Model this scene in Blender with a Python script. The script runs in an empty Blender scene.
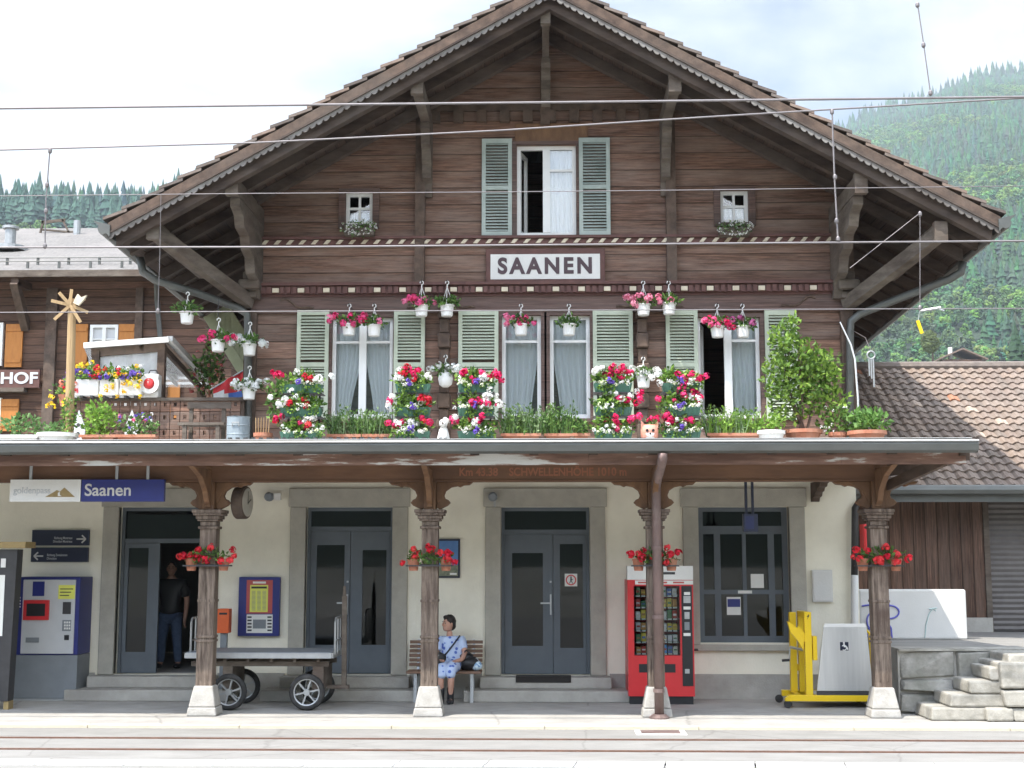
import bpy, bmesh, math, random
from mathutils import Vector, Matrix, noise
R = random.Random(11)
scene = bpy.context.scene
COL = scene.collection
rad = math.radians
# ---------------------------------------------------------------- camera measurement helpers
CAM = Vector((0.05, -21.75, 2.16)); FPX = 1350.0; TH = rad(7.42); PSI = rad(1.53)
_r = Vector((math.cos(PSI), math.sin(PSI), 0)); _fh = Vector((-math.sin(PSI), math.cos(PSI), 0)); _z = Vector((0, 0, 1))
_f = _fh*math.cos(TH) + _z*math.sin(TH); _u = _z*math.cos(TH) - _fh*math.sin(TH)
def P(px, py, Y):
    d = _r*(px-512) + _u*(384-py) + _f*FPX
    return CAM + d*((Y-CAM.y)/d.y)
def rect(a, b, c, d, Y):
    pl = P(a, (b+d)/2, Y); pr = P(c, (b+d)/2, Y); pt = P((a+c)/2, b, Y); pb = P((a+c)/2, d, Y)
    return pl.x, pr.x, pb.z, pt.z
def PX(px, py, Y): return P(px, py, Y).x
def PZ(px, py, Y): return P(px, py, Y).z
# ---------------------------------------------------------------- mesh builder
class MB:
    def __init__(s): s.v = []; s.f = []; s.m = []; s.c = []
    def add(s, vs, fs, mi=0, col=None):
        b = len(s.v); s.v += [tuple(v) for v in vs]
        for f in fs:
            s.f.append(tuple(b+i for i in f)); s.m.append(mi); s.c.append(col)
        return s
    def box(s, x0, x1, y0, y1, z0, z1, mi=0, col=None):
        return s.add([(x0,y0,z0),(x1,y0,z0),(x1,y1,z0),(x0,y1,z0),(x0,y0,z1),(x1,y0,z1),(x1,y1,z1),(x0,y1,z1)],
              [(0,3,2,1),(4,5,6,7),(0,1,5,4),(1,2,6,5),(2,3,7,6),(3,0,4,7)], mi, col)
    def cbox(s, c, sx, sy, sz, mi=0, col=None):
        return s.box(c[0]-sx/2,c[0]+sx/2,c[1]-sy/2,c[1]+sy/2,c[2]-sz/2,c[2]+sz/2,mi,col)
    def frust(s, cx, cy, z0, z1, a0, b0, a1, b1, mi=0, col=None):
        return s.add([(cx-a0,cy-b0,z0),(cx+a0,cy-b0,z0),(cx+a0,cy+b0,z0),(cx-a0,cy+b0,z0),(cx-a1,cy-b1,z1),(cx+a1,cy-b1,z1),(cx+a1,cy+b1,z1),(cx-a1,cy+b1,z1)],
              [(0,3,2,1),(4,5,6,7),(0,1,5,4),(1,2,6,5),(2,3,7,6),(3,0,4,7)], mi, col)
    def beam(s, p, q, w, h, up=(0,0,1), mi=0, col=None):
        p = Vector(p); q = Vector(q); d = (q-p).normalized(); u = Vector(up)
        sd = d.cross(u)
        if sd.length < 1e-4: sd = d.cross(Vector((1,0,0)))
        sd.normalize(); u = sd.cross(d).normalized(); a = sd*(w/2); b = u*(h/2)
        return s.add([p-a-b,p+a-b,p+a+b,p-a+b,q-a-b,q+a-b,q+a+b,q-a+b],
              [(0,1,2,3),(4,7,6,5),(0,4,5,1),(1,5,6,2),(2,6,7,3),(3,7,4,0)], mi, col)
    def tube(s, pts, r, n=6, mi=0, col=None):
        pts = [Vector(p) for p in pts]; rs = r if isinstance(r, (list, tuple)) else [r]*len(pts)
        vs = []; ref = None
        for i, p in enumerate(pts):
            d = (pts[min(i+1,len(pts)-1)]-pts[max(i-1,0)]).normalized()
            if ref is None: ref = Vector((0,0,1)) if abs(d.z) < .9 else Vector((1,0,0))
            a = d.cross(ref).normalized(); b = a.cross(d).normalized(); ref = b
            for k in range(n):
                t = 2*math.pi*k/n; vs.append(p + a*math.cos(t)*rs[i] + b*math.sin(t)*rs[i])
        fs = []
        for i in range(len(pts)-1):
            for k in range(n):
                fs.append((i*n+k, i*n+(k+1)%n, (i+1)*n+(k+1)%n, (i+1)*n+k))
        fs.append(tuple(range(n-1,-1,-1))); fs.append(tuple((len(pts)-1)*n+k for k in range(n)))
        return s.add(vs, fs, mi, col)
    def lathe(s, prof, c=(0,0,0), n=16, axis='z', mi=0, col=None, sx=1, sy=1):
        vs = []
        for r, z in prof:
            for k in range(n):
                t = 2*math.pi*k/n; a = r*math.cos(t)*sx; b = r*math.sin(t)*sy
                v = {'z':(a,b,z), 'x':(z,a,b), 'y':(b,z,a)}[axis]
                vs.append((v[0]+c[0], v[1]+c[1], v[2]+c[2]))
        fs = []
        for i in range(len(prof)-1):
            for k in range(n): fs.append((i*n+k, i*n+(k+1)%n, (i+1)*n+(k+1)%n, (i+1)*n+k))
        fs.append(tuple(range(n-1,-1,-1))); fs.append(tuple((len(prof)-1)*n+k for k in range(n)))
        return s.add(vs, fs, mi, col)
    def prism(s, poly, a0, a1, plane='xz', mi=0, col=None):
        def m(u, w, t): return (u,t,w) if plane == 'xz' else ((t,u,w) if plane == 'yz' else (u,w,t))
        n = len(poly); vs = [m(u,w,a0) for u,w in poly] + [m(u,w,a1) for u,w in poly]
        fs = [tuple(range(n)), tuple(range(2*n-1,n-1,-1))] + [(i,i+n,(i+1)%n+n,(i+1)%n) for i in range(n)]
        return s.add(vs, fs, mi, col)
    def quad(s, a, b, c, d, mi=0, col=None): return s.add([a,b,c,d], [(0,1,2,3)], mi, col)
    def xform(s, M, start=0):
        for i in range(start, len(s.v)): s.v[i] = tuple(M @ Vector(s.v[i]))
        return s
    def build(s, name, mats, parent=None, smooth=False, bevel=0, at=None, fix=True):
        if not isinstance(mats, (list, tuple)): mats = [mats]
        if parent is not None: off = OFF.get(parent.name, Vector((0,0,0)))
        elif at is not None: off = Vector(at)
        else:
            xs = [v[0] for v in s.v]; ys = [v[1] for v in s.v]; zs = [v[2] for v in s.v]
            off = Vector(((min(xs)+max(xs))/2, (min(ys)+max(ys))/2, min(zs)))
        me = bpy.data.meshes.new(name)
        me.from_pydata([(v[0]-off.x, v[1]-off.y, v[2]-off.z) for v in s.v], [], s.f)
        for m in mats: me.materials.append(m)
        me.polygons.foreach_set('material_index', s.m)
        if smooth: me.polygons.foreach_set('use_smooth', [True]*len(s.f))
        if any(c is not None for c in s.c):
            at_ = me.color_attributes.new('Col', 'FLOAT_COLOR', 'CORNER'); data = []
            for c, f in zip(s.c, s.f):
                c = c or (1,1,1); data += [c[0],c[1],c[2],1.0]*len(f)
            at_.data.foreach_set('color', data)
        if fix:
            bm = bmesh.new(); bm.from_mesh(me); bmesh.ops.recalc_face_normals(bm, faces=bm.faces); bm.to_mesh(me); bm.free()
        me.update()
        o = bpy.data.objects.new(name, me); COL.objects.link(o)
        if parent is not None: o.parent = parent
        else: o.location = off
        OFF[o.name] = off
        if bevel:
            b = o.modifiers.new('Bevel', 'BEVEL'); b.width = bevel; b.segments = 2; b.limit_method = 'ANGLE'
        return o
OFF = {}
def tag(o, label, cat, group=None, kind=None):
    o['label'] = label; o['category'] = cat
    if group: o['group'] = group
    if kind: o['kind'] = kind
    return o
def thing(name, label, cat, loc=(0,0,0), group=None):
    o = bpy.data.objects.new(name, None); COL.objects.link(o); o.location = loc; o.empty_display_size = .2
    OFF[o.name] = Vector(loc); return tag(o, label, cat, group)
def struct(o): o['kind'] = 'structure'; return o
def dup(root, loc, label=None, group=None, rot=None):
    r = root.copy(); COL.objects.link(r); r.location = loc
    if rot is not None: r.rotation_euler = rot
    if label: r['label'] = label
    if group: r['group'] = group
    for ch in list(root.children):
        c = ch.copy(); COL.objects.link(c); c.parent = r
        for g in list(ch.children):
            d = g.copy(); COL.objects.link(d); d.parent = c
    return r
def text(name, body, size, loc, mat, parent=None, align='LEFT', bold=0.0, shear=0.0, depth=.003, width=None, space=1.0, rot=(rad(90),0,0)):
    cu = bpy.data.curves.new(name, 'FONT'); cu.body = body; cu.size = size; cu.align_x = align; cu.align_y = 'CENTER'
    cu.extrude = depth; cu.offset = bold; cu.shear = shear; cu.space_character = space
    t = bpy.data.objects.new('tmp_text', cu); COL.objects.link(t); bpy.context.view_layer.update()
    me = bpy.data.meshes.new_from_object(t.evaluated_get(bpy.context.evaluated_depsgraph_get()))
    COL.objects.unlink(t); bpy.data.objects.remove(t)
    if width:
        xs = [v.co.x for v in me.vertices]; k = width/(max(xs)-min(xs))
        for v in me.vertices: v.co.x *= k
    me.materials.clear(); me.materials.append(mat)
    M_ = Matrix.Translation(Vector(loc) - (OFF.get(parent.name, Vector()) if parent else Vector())) @ Matrix.Rotation(rot[2],4,'Z') @ Matrix.Rotation(rot[0],4,'X')
    me.transform(M_)
    o = bpy.data.objects.new(name, me); COL.objects.link(o)
    if parent: o.parent = parent; OFF[o.name] = OFF.get(parent.name, Vector())
    return o
# ---------------------------------------------------------------- materials
def newmat(name):
    m = bpy.data.materials.new(name); m.use_nodes = True; nt = m.node_tree; nt.nodes.clear()
    out = nt.nodes.new('ShaderNodeOutputMaterial'); b = nt.nodes.new('ShaderNodeBsdfPrincipled'); nt.links.new(b.outputs[0], out.inputs[0])
    return m, nt, b, out
def nd(nt, typ, ins=None, **kw):
    n = nt.nodes.new(typ)
    for k, v in kw.items(): setattr(n, k, v)
    for k, v in (ins or {}).items():
        if isinstance(v, bpy.types.NodeSocket): nt.links.new(v, n.inputs[k])
        else: n.inputs[k].default_value = v
    return n
def c4(c): return (c[0], c[1], c[2], 1)
def ramp(nt, fac, stops):
    n = nt.nodes.new('ShaderNodeValToRGB'); nt.links.new(fac, n.inputs[0]); e = n.color_ramp.elements
    e[0].position, e[0].color = stops[0][0], c4(stops[0][1]); e[1].position, e[1].color = stops[-1][0], c4(stops[-1][1])
    for p, c in stops[1:-1]:
        x = e.new(p); x.color = c4(c)
    return n.outputs[0]
def M(name, c1, c2=None, rough=.6, scale=6, stretch=(1,1,1), bump=0.0, bscale=None, metallic=0.0, dirt=None, dirt_amt=.5, dscale=1.2, use_col=False, spec=.4):
    m, nt, b, out = newmat(name)
    tc = nd(nt, 'ShaderNodeTexCoord').outputs['Object']
    mp = nd(nt, 'ShaderNodeMapping', {'Vector': tc, 'Scale': stretch}).outputs[0]
    n1 = nd(nt, 'ShaderNodeTexNoise', {'Vector': mp, 'Scale': scale, 'Detail': 6.0, 'Roughness': .65}).outputs[0]
    c2 = c2 or tuple(x*.82 for x in c1)
    col = ramp(nt, n1, [(.32, c2), (.68, c1)])
    if dirt:
        n2 = nd(nt, 'ShaderNodeTexNoise', {'Vector': tc, 'Scale': dscale, 'Detail': 5.0, 'Roughness': .6}).outputs[0]
        k = ramp(nt, n2, [(.45, (0,0,0)), (.72, (dirt_amt,)*3)])
        col = nd(nt, 'ShaderNodeMix', {'Factor': k, 6: col, 7: c4(dirt)}, data_type='RGBA').outputs[2]
    if use_col:
        a = nd(nt, 'ShaderNodeVertexColor', layer_name='Col').outputs[0]
        col = nd(nt, 'ShaderNodeMix', {'Factor': 1.0, 6: col, 7: a}, data_type='RGBA', blend_type='MULTIPLY').outputs[2]
    nt.links.new(col, b.inputs['Base Color']); b.inputs['Roughness'].default_value = rough
    b.inputs['Metallic'].default_value = metallic; b.inputs['Specular IOR Level'].default_value = spec
    if bump:
        n3 = nd(nt, 'ShaderNodeTexNoise', {'Vector': mp, 'Scale': bscale or scale*3, 'Detail': 5.0}).outputs[0]
        bp = nd(nt, 'ShaderNodeBump', {'Height': n3, 'Strength': bump, 'Distance': .02}).outputs[0]
        nt.links.new(bp, b.inputs['Normal'])
    return m
def planks(name, c1, c2, grey, pitch=.29, axis='Z', gap=.05, rough=.75, grey_amt=.6, off=0.0):
    """Timber boards: every board its own tone, long grain, weathered grey patches, seams between boards."""
    m, nt, b, out = newmat(name)
    tc = nd(nt, 'ShaderNodeTexCoord').outputs['Object']
    sp = nd(nt, 'ShaderNodeSeparateXYZ', {0: tc})
    s = sp.outputs[axis]
    s = nd(nt, 'ShaderNodeMath', {0: s, 1: off}, operation='ADD').outputs[0]
    q = nd(nt, 'ShaderNodeMath', {0: s, 1: 1/pitch}, operation='MULTIPLY').outputs[0]
    fl = nd(nt, 'ShaderNodeMath', {0: q}, operation='FLOOR').outputs[0]
    fr = nd(nt, 'ShaderNodeMath', {0: q}, operation='FRACT').outputs[0]
    wn = nd(nt, 'ShaderNodeTexWhiteNoise', {'W': fl}, noise_dimensions='1D').outputs['Value']
    st = {'Z': (.5, .5, 9), 'X': (9, .5, .5), 'Y': (.5, 9, .5)}[axis]
    sh = nd(nt, 'ShaderNodeCombineXYZ', {'X': nd(nt,'ShaderNodeMath',{0:wn,1:17.0},operation='MULTIPLY').outputs[0], 'Z': nd(nt,'ShaderNodeMath',{0:wn,1:9.0},operation='MULTIPLY').outputs[0]}).outputs[0]
    ad = nd(nt, 'ShaderNodeVectorMath', {0: tc, 1: sh}, operation='ADD').outputs[0]
    mp = nd(nt, 'ShaderNodeMapping', {'Vector': ad, 'Scale': st}).outputs[0]
    g = nd(nt, 'ShaderNodeTexNoise', {'Vector': mp, 'Scale': 5.0, 'Detail': 8.0, 'Roughness': .72}).outputs[0]
    col = ramp(nt, g, [(.3, c2), (.7, c1)])
    st3 = {'Z': (.7, .7, 38), 'X': (38, .7, .7), 'Y': (.7, 38, .7)}[axis]
    g3 = nd(nt, 'ShaderNodeTexNoise', {'Vector': nd(nt, 'ShaderNodeMapping', {'Vector': ad, 'Scale': st3}).outputs[0], 'Scale': 2.2, 'Detail': 5.0, 'Roughness': .6}).outputs[0]
    s3 = nd(nt, 'ShaderNodeMapRange', {0: g3, 1: .32, 2: .68, 3: .5, 4: 1.45}).outputs[0]
    col = nd(nt, 'ShaderNodeMix', {'Factor': 1.0, 6: col, 7: nd(nt,'ShaderNodeCombineColor',{0:s3,1:s3,2:s3}).outputs[0]}, data_type='RGBA', blend_type='MULTIPLY').outputs[2]
    tone = nd(nt, 'ShaderNodeMapRange', {0: wn, 3: .66, 4: 1.3}).outputs[0]
    col = nd(nt, 'ShaderNodeMix', {'Factor': 1.0, 6: col, 7: nd(nt,'ShaderNodeCombineColor',{0:tone,1:tone,2:tone}).outputs[0]}, data_type='RGBA', blend_type='MULTIPLY').outputs[2]
    mp2 = nd(nt, 'ShaderNodeMapping', {'Vector': ad, 'Scale': tuple(min(x,3)*.6 for x in st)}).outputs[0]
    w = nd(nt, 'ShaderNodeTexNoise', {'Vector': mp2, 'Scale': 1.6, 'Detail': 6.0, 'Roughness': .7}).outputs[0]
    k = ramp(nt, w, [(.42, (0,0,0)), (.7, (grey_amt,)*3)])
    col = nd(nt, 'ShaderNodeMix', {'Factor': k, 6: col, 7: c4(grey)}, data_type='RGBA').outputs[2]
    e = nd(nt, 'ShaderNodeMath', {0: fr, 1: .5}, operation='SUBTRACT').outputs[0]
    e = nd(nt, 'ShaderNodeMath', {0: e}, operation='ABSOLUTE').outputs[0]
    seam = nd(nt, 'ShaderNodeMapRange', {0: e, 1: .5-gap, 2: .5, 3: 1.0, 4: 0.0}).outputs[0]
    sc = nd(nt, 'ShaderNodeMapRange', {0: seam, 3: .35, 4: 1.0}).outputs[0]
    col = nd(nt, 'ShaderNodeMix', {'Factor': 1.0, 6: col, 7: nd(nt,'ShaderNodeCombineColor',{0:sc,1:sc,2:sc}).outputs[0]}, data_type='RGBA', blend_type='MULTIPLY').outputs[2]
    nt.links.new(col, b.inputs['Base Color']); b.inputs['Roughness'].default_value = rough; b.inputs['Specular IOR Level'].default_value = .3
    h = nd(nt, 'ShaderNodeMath', {0: nd(nt,'ShaderNodeMath',{0:g,1:.25},operation='MULTIPLY').outputs[0], 1: seam}, operation='ADD').outputs[0]
    bp = nd(nt, 'ShaderNodeBump', {'Height': h, 'Strength': .7, 'Distance': .015}).outputs[0]
    nt.links.new(bp, b.inputs['Normal'])
    return m
def glassmat(name, tint=(.75,.8,.82), refl=.06, rough=.02):
    m, nt, b, out = newmat(name); nt.nodes.remove(b)
    t = nd(nt, 'ShaderNodeBsdfTransparent', {'Color': c4(tint)}); g = nd(nt, 'ShaderNodeBsdfGlossy', {'Color': (1,1,1,1), 'Roughness': rough})
    fr = nd(nt, 'ShaderNodeFresnel', {'IOR': 1.5}).outputs[0]
    f = nd(nt, 'ShaderNodeMath', {0: fr, 1: refl}, operation='ADD').outputs[0]
    mx = nd(nt, 'ShaderNodeMixShader', {0: f}); nt.links.new(t.outputs[0], mx.inputs[1]); nt.links.new(g.outputs[0], mx.inputs[2])
    nt.links.new(mx.outputs[0], out.inputs[0]); return m
def plantmat(name, trans=.3, rough=.55, vary=True):
    m, nt, b, out = newmat(name)
    a = nd(nt, 'ShaderNodeVertexColor', layer_name='Col').outputs[0]
    if vary:
        tc = nd(nt, 'ShaderNodeTexCoord').outputs['Object']
        n1 = nd(nt, 'ShaderNodeTexNoise', {'Vector': tc, 'Scale': 9.0, 'Detail': 3.0}).outputs[0]
        tone = nd(nt, 'ShaderNodeMapRange', {0: n1, 1: .3, 2: .7, 3: .75, 4: 1.25}).outputs[0]
        a = nd(nt, 'ShaderNodeMix', {'Factor': 1.0, 6: a, 7: nd(nt,'ShaderNodeCombineColor',{0:tone,1:tone,2:tone}).outputs[0]}, data_type='RGBA', blend_type='MULTIPLY').outputs[2]
    nt.links.new(a, b.inputs['Base Color']); b.inputs['Roughness'].default_value = rough; b.inputs['Specular IOR Level'].default_value = .3
    t = nd(nt, 'ShaderNodeBsdfTranslucent', {'Color': a})
    mx = nd(nt, 'ShaderNodeMixShader', {0: trans}); nt.links.new(b.outputs[0], mx.inputs[1]); nt.links.new(t.outputs[0], mx.inputs[2]); nt.links.new(mx.outputs[0], out.inputs[0])
    return m
MT = {}
MT['timber'] = planks('dark_timber_logs', (.26,.145,.1), (.056,.03,.021), (.3,.23,.19), .285, 'Z', .04, grey_amt=.62)
MT['timber_red'] = planks('reddish_timber', (.38,.24,.2), (.2,.115,.095), (.38,.3,.265), .6, 'Z', .0, grey_amt=.6)
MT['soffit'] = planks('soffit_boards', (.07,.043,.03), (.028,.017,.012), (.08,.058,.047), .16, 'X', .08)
MT['timber_y'] = M('timber_beam', (.13,.086,.062), (.045,.028,.02), .8, 5, (1,.25,1), .4, dirt=(.12,.098,.08), dirt_amt=.5)
MT['timber_grey'] = M('weathered_beam', (.17,.142,.115), (.06,.046,.036), .85, 6, (.35,.35,1), .4, dirt=(.09,.06,.045), dirt_amt=.7)
MT['post'] = M('weathered_post', (.27,.21,.165), (.055,.038,.028), .85, 9, (2.6,2.6,.22), .7, dirt=(.08,.052,.04), dirt_amt=.8, dscale=2.5)
MT['carved'] = M('carved_orange_wood', (.22,.118,.058), (.1,.05,.026), .7, 7, (1,1,.4), .3, dirt=(.12,.065,.035), dirt_amt=.6)
MT['beam'] = M('canopy_beam_wood', (.2,.105,.058), (.13,.066,.038), .7, 6, (.2,1,1), .25, dirt=(.09,.05,.03), dirt_amt=.5)
def peeling(name):
    m, nt, b, out = newmat(name); tc = nd(nt, 'ShaderNodeTexCoord').outputs['Object']
    mp = nd(nt, 'ShaderNodeMapping', {'Vector': tc, 'Scale': (.35,1,3)}).outputs[0]
    n1 = nd(nt, 'ShaderNodeTexNoise', {'Vector': mp, 'Scale': 1.7, 'Detail': 7.0, 'Roughness': .65}).outputs[0]
    col = ramp(nt, n1, [(.40,(.13,.07,.05)), (.55,(.26,.15,.11)), (.585,(.6,.58,.54)), (.68,(.7,.69,.66))])
    nt.links.new(col, b.inputs[0]); b.inputs['Roughness'].default_value = .8; return m
MT['peel'] = peeling('peeling_white_board')
MT['plaster'] = M('cream_plaster', (.9,.855,.72), (.83,.785,.65), .9, 1.5, (1,1,.5), .15, 40, dirt=(.55,.51,.42), dirt_amt=.4, dscale=1.1)
MT['stone_trim'] = M('grey_stone_trim', (.44,.415,.355), (.36,.34,.29), .9, 5, (1,1,1), .25, 60)
MT['plinth'] = M('grey_plinth', (.45,.43,.39), (.36,.34,.3), .9, 4, (1,1,1), .3, 40, dirt=(.22,.2,.18), dirt_amt=.5)
MT['concrete'] = M('platform_concrete', (.42,.4,.365), (.33,.315,.285), .9, 2.2, (1,1,1), .2, 60, dirt=(.2,.19,.175), dirt_amt=.5, dscale=.7)
MT['track'] = M('track_paving', (.255,.245,.226), (.19,.183,.168), .9, 3, (.4,1,1), .25, 50, dirt=(.21,.2,.185), dirt_amt=.5, dscale=.6)
MT['whitepaint'] = M('white_edge_paint', (.68,.67,.65), (.55,.54,.52), .7, 5, (1,1,1), .15, 40)
MT['rail'] = M('rail_rust', (.2,.11,.08), (.13,.075,.055), .5, 8, (1,1,1), .1, metallic=.3)
MT['white'] = M('white_window_paint', (.8,.8,.78), (.75,.75,.73), .4, 6)
MT['white_p'] = M('white_plastic', (.78,.77,.74), (.72,.71,.68), .45, 6)
MT['shutter'] = M('pale_green_shutter', (.47,.51,.4), (.4,.44,.34), .6, 5, (1,1,1), .1, dirt=(.28,.31,.23), dirt_amt=.4, dscale=3)
MT['shutter2'] = M('grey_green_shutter', (.39,.44,.405), (.33,.38,.345), .6, 5, (1,1,1), .1, dirt=(.2,.26,.23), dirt_amt=.4, dscale=3)
MT['door'] = M('blue_grey_door', (.105,.122,.14), (.088,.104,.12), .45, 4)
MT['dark'] = M('dark_interior', (.06,.058,.056), (.045,.043,.042), .9, 2)
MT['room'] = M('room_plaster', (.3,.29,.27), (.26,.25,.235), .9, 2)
MT['metal'] = M('galvanised_metal', (.42,.43,.43), (.34,.35,.355), .45, 8, metallic=.7)
MT['dmetal'] = M('dark_metal', (.06,.058,.06), (.045,.044,.045), .5, 8, metallic=.3)
MT['gutter'] = M('grey_gutter', (.125,.13,.122), (.09,.094,.088), .5, 5, (.4,1,1), metallic=.4, dirt=(.11,.1,.09), dirt_amt=.4)
MT['tin'] = M('pale_sheet_metal', (.58,.575,.56), (.45,.44,.42), .5, 6, (.4,1,1), metallic=.4)
MT['iron'] = M('brown_iron_pipe', (.22,.15,.135), (.13,.09,.08), .55, 6, (1,1,.3), metallic=.2, dirt=(.25,.2,.18), dirt_amt=.5, dscale=4)
MT['tile'] = M('roof_tile_old', (.22,.15,.115), (.12,.085,.068), .9, 9, (1,1,1), .3, use_col=False, dirt=(.09,.08,.07), dirt_amt=.6, dscale=2)
MT['tile_col'] = M('roof_tile_red', (1,1,1), (.72,.7,.68), .85, 9, (1,1,1), .3, use_col=True, dirt=(.62,.58,.52), dirt_amt=.5, dscale=1.2)
MT['grey_roof'] = M('grey_shingle_roof', (.18,.168,.155), (.1,.095,.09), .9, 14, (1.2,.35,.35), .5, 30, dirt=(.24,.22,.205), dirt_amt=.5, dscale=.5)
MT['plant'] = plantmat('leaf_and_petal')
MT['petal'] = plantmat('petals', .35, .6, False)
MT['terracotta'] = M('terracotta', (.42,.17,.1), (.34,.13,.075), .8, 7, dirt=(.45,.3,.22), dirt_amt=.4, dscale=5)
MT['green_box'] = M('green_planter', (.07,.17,.12), (.055,.14,.1), .5, 5)
MT['glass'] = glassmat('window_glass', (.93,.95,.96), .03)
MT['glass_dark'] = glassmat('door_glass', (.5,.53,.53), -.018)
MT['paper'] = M('paper', (.78,.78,.74), (.74,.74,.7), .7, 5)
MT['red'] = M('red_enamel', (.62,.035,.04), (.55,.03,.034), .35, 3)
MT['yellow'] = M('yellow_enamel', (.82,.56,.01), (.74,.49,.01), .4, 4, dirt=(.55,.38,.03), dirt_amt=.4, dscale=4)
MT['blue'] = M('blue_panel', (.022,.03,.19), (.018,.025,.16), .4, 4)
MT['navy'] = M('navy_sign', (.008,.012,.035), (.007,.01,.03), .4, 4)
MT['sgreen'] = M('sticker_yellow', (.75,.76,.14), (.7,.7,.12), .5, 5)
MT['grey'] = M('grey_paint', (.22,.24,.26), (.19,.205,.22), .5, 4)
MT['lgrey'] = M('light_grey_paint', (.55,.56,.57), (.5,.51,.52), .45, 4)
MT['black'] = M('black_plastic', (.018,.018,.02), (.014,.014,.016), .45, 5)
MT['rubber'] = M('tyre_rubber', (.03,.029,.028), (.02,.02,.02), .8, 8, dirt=(.09,.085,.08), dirt_amt=.5, dscale=6)
MT['alu'] = M('brushed_aluminium', (.62,.62,.61), (.55,.55,.545), .38, 4, (6,6,.4), metallic=.75)
MT['orange'] = M('orange_plastic', (.72,.13,.03), (.65,.11,.025), .5, 5)
MT['pine'] = M('pale_pine', (.42,.29,.15), (.3,.2,.1), .7, 6, (3,3,.4), .2)
MT['orange_wood'] = M('orange_brown_shutter', (.46,.185,.04), (.38,.145,.03), .6, 6, (2,2,.4), .1)
MT['stone'] = M('rough_limestone', (.42,.40,.36), (.2,.19,.165), .95, 4, (1,1,1), 1.0, 7, dirt=(.15,.15,.12), dirt_amt=.8, dscale=1.6)
MT['stone_light'] = M('pale_stone_block', (.4,.38,.335), (.25,.235,.2), .95, 5, (1,1,1), 1.0, 9, dirt=(.2,.19,.16), dirt_amt=.7, dscale=3)
MT['graffiti'] = M('graffiti_blue', (.13,.13,.5), (.1,.1,.42), .6, 6)
MT['bench'] = M('bench_slats', (.22,.13,.085), (.14,.08,.052), .6, 6, (.4,2,2), .2)
MT['whitewall'] = M('white_rendered_wall', (.68,.67,.64), (.6,.59,.56), .9, 2, (1,1,1), .15, 40, dirt=(.55,.54,.5), dirt_amt=.3, dscale=1)
MT['vplanks'] = planks('shed_boards', (.18,.1,.066), (.05,.029,.022), (.19,.135,.105), .21, 'X', .06, grey_amt=.5)
MT['hplanks'] = planks('restaurant_logs', (.16,.085,.055), (.05,.028,.019), (.13,.085,.062), .22, 'Z', .08, grey_amt=.45)
MT['roller'] = M('roller_door', (.16,.145,.135), (.13,.118,.11), .6, 5, (1,1,1), .05)
MT['mat'] = M('dark_doormat', (.035,.03,.027), (.02,.018,.017), .95, 60)
MT['rope'] = M('rope_cream', (.62,.55,.42), (.52,.45,.34), .8, 8)
MT['redbrown'] = M('redbrown_paint', (.13,.06,.05), (.085,.04,.034), .7, 8)
MT['skin'] = M('skin', (.52,.3,.22), (.47,.26,.19), .55, 8)
MT['hair'] = M('dark_hair', (.03,.022,.018), (.015,.011,.009), .6, 40, bump=.4)
MT['wire'] = M('wire_metal', (.22,.2,.2), (.18,.165,.165), .5, 5, metallic=.5)

# pedestal plaster, and cracks + oil stains in the paving
MT['pedestal'] = M('pedestal_stone', (.43,.415,.385), (.33,.315,.285), .9, 6, (1,1,1), .4, 30, dirt=(.27,.25,.22), dirt_amt=.6, dscale=5)
def cracks(m, scale, dark, stain, sscale):
    nt = m.node_tree; b = [n for n in nt.nodes if n.type == 'BSDF_PRINCIPLED'][0]; src = b.inputs['Base Color'].links[0].from_socket
    tc = nd(nt, 'ShaderNodeTexCoord').outputs['Object']; wob = nd(nt, 'ShaderNodeTexNoise', {'Vector': tc, 'Scale': 3.0, 'Detail': 4.0}).outputs[1]
    vv = nd(nt, 'ShaderNodeMix', {'Factor': .12, 4: tc, 5: wob}, data_type='VECTOR').outputs[1]
    v = nd(nt, 'ShaderNodeTexVoronoi', {'Vector': vv, 'Scale': scale}, feature='DISTANCE_TO_EDGE').outputs['Distance']
    k = ramp(nt, v, [(.0, (.4,)*3), (.008, (0,0,0))])
    c1 = nd(nt, 'ShaderNodeMix', {'Factor': k, 6: src, 7: c4(dark)}, data_type='RGBA').outputs[2]
    n = nd(nt, 'ShaderNodeTexNoise', {'Vector': nd(nt,'ShaderNodeMapping',{'Vector':tc,'Scale':(.5,1.6,1)}).outputs[0], 'Scale': sscale, 'Detail': 6.0, 'Roughness': .7}).outputs[0]
    k2 = ramp(nt, n, [(.55, (0,0,0)), (.68, (.55,)*3)])
    c2 = nd(nt, 'ShaderNodeMix', {'Factor': k2, 6: c1, 7: c4(stain)}, data_type='RGBA').outputs[2]
    nt.links.new(c2, b.inputs['Base Color'])
cracks(MT['concrete'], .33, (.12,.115,.1), (.24,.23,.21), 1.3)
cracks(MT['track'], .45, (.11,.1,.09), (.17,.155,.135), 2.0)
HAZE = .00017
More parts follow.
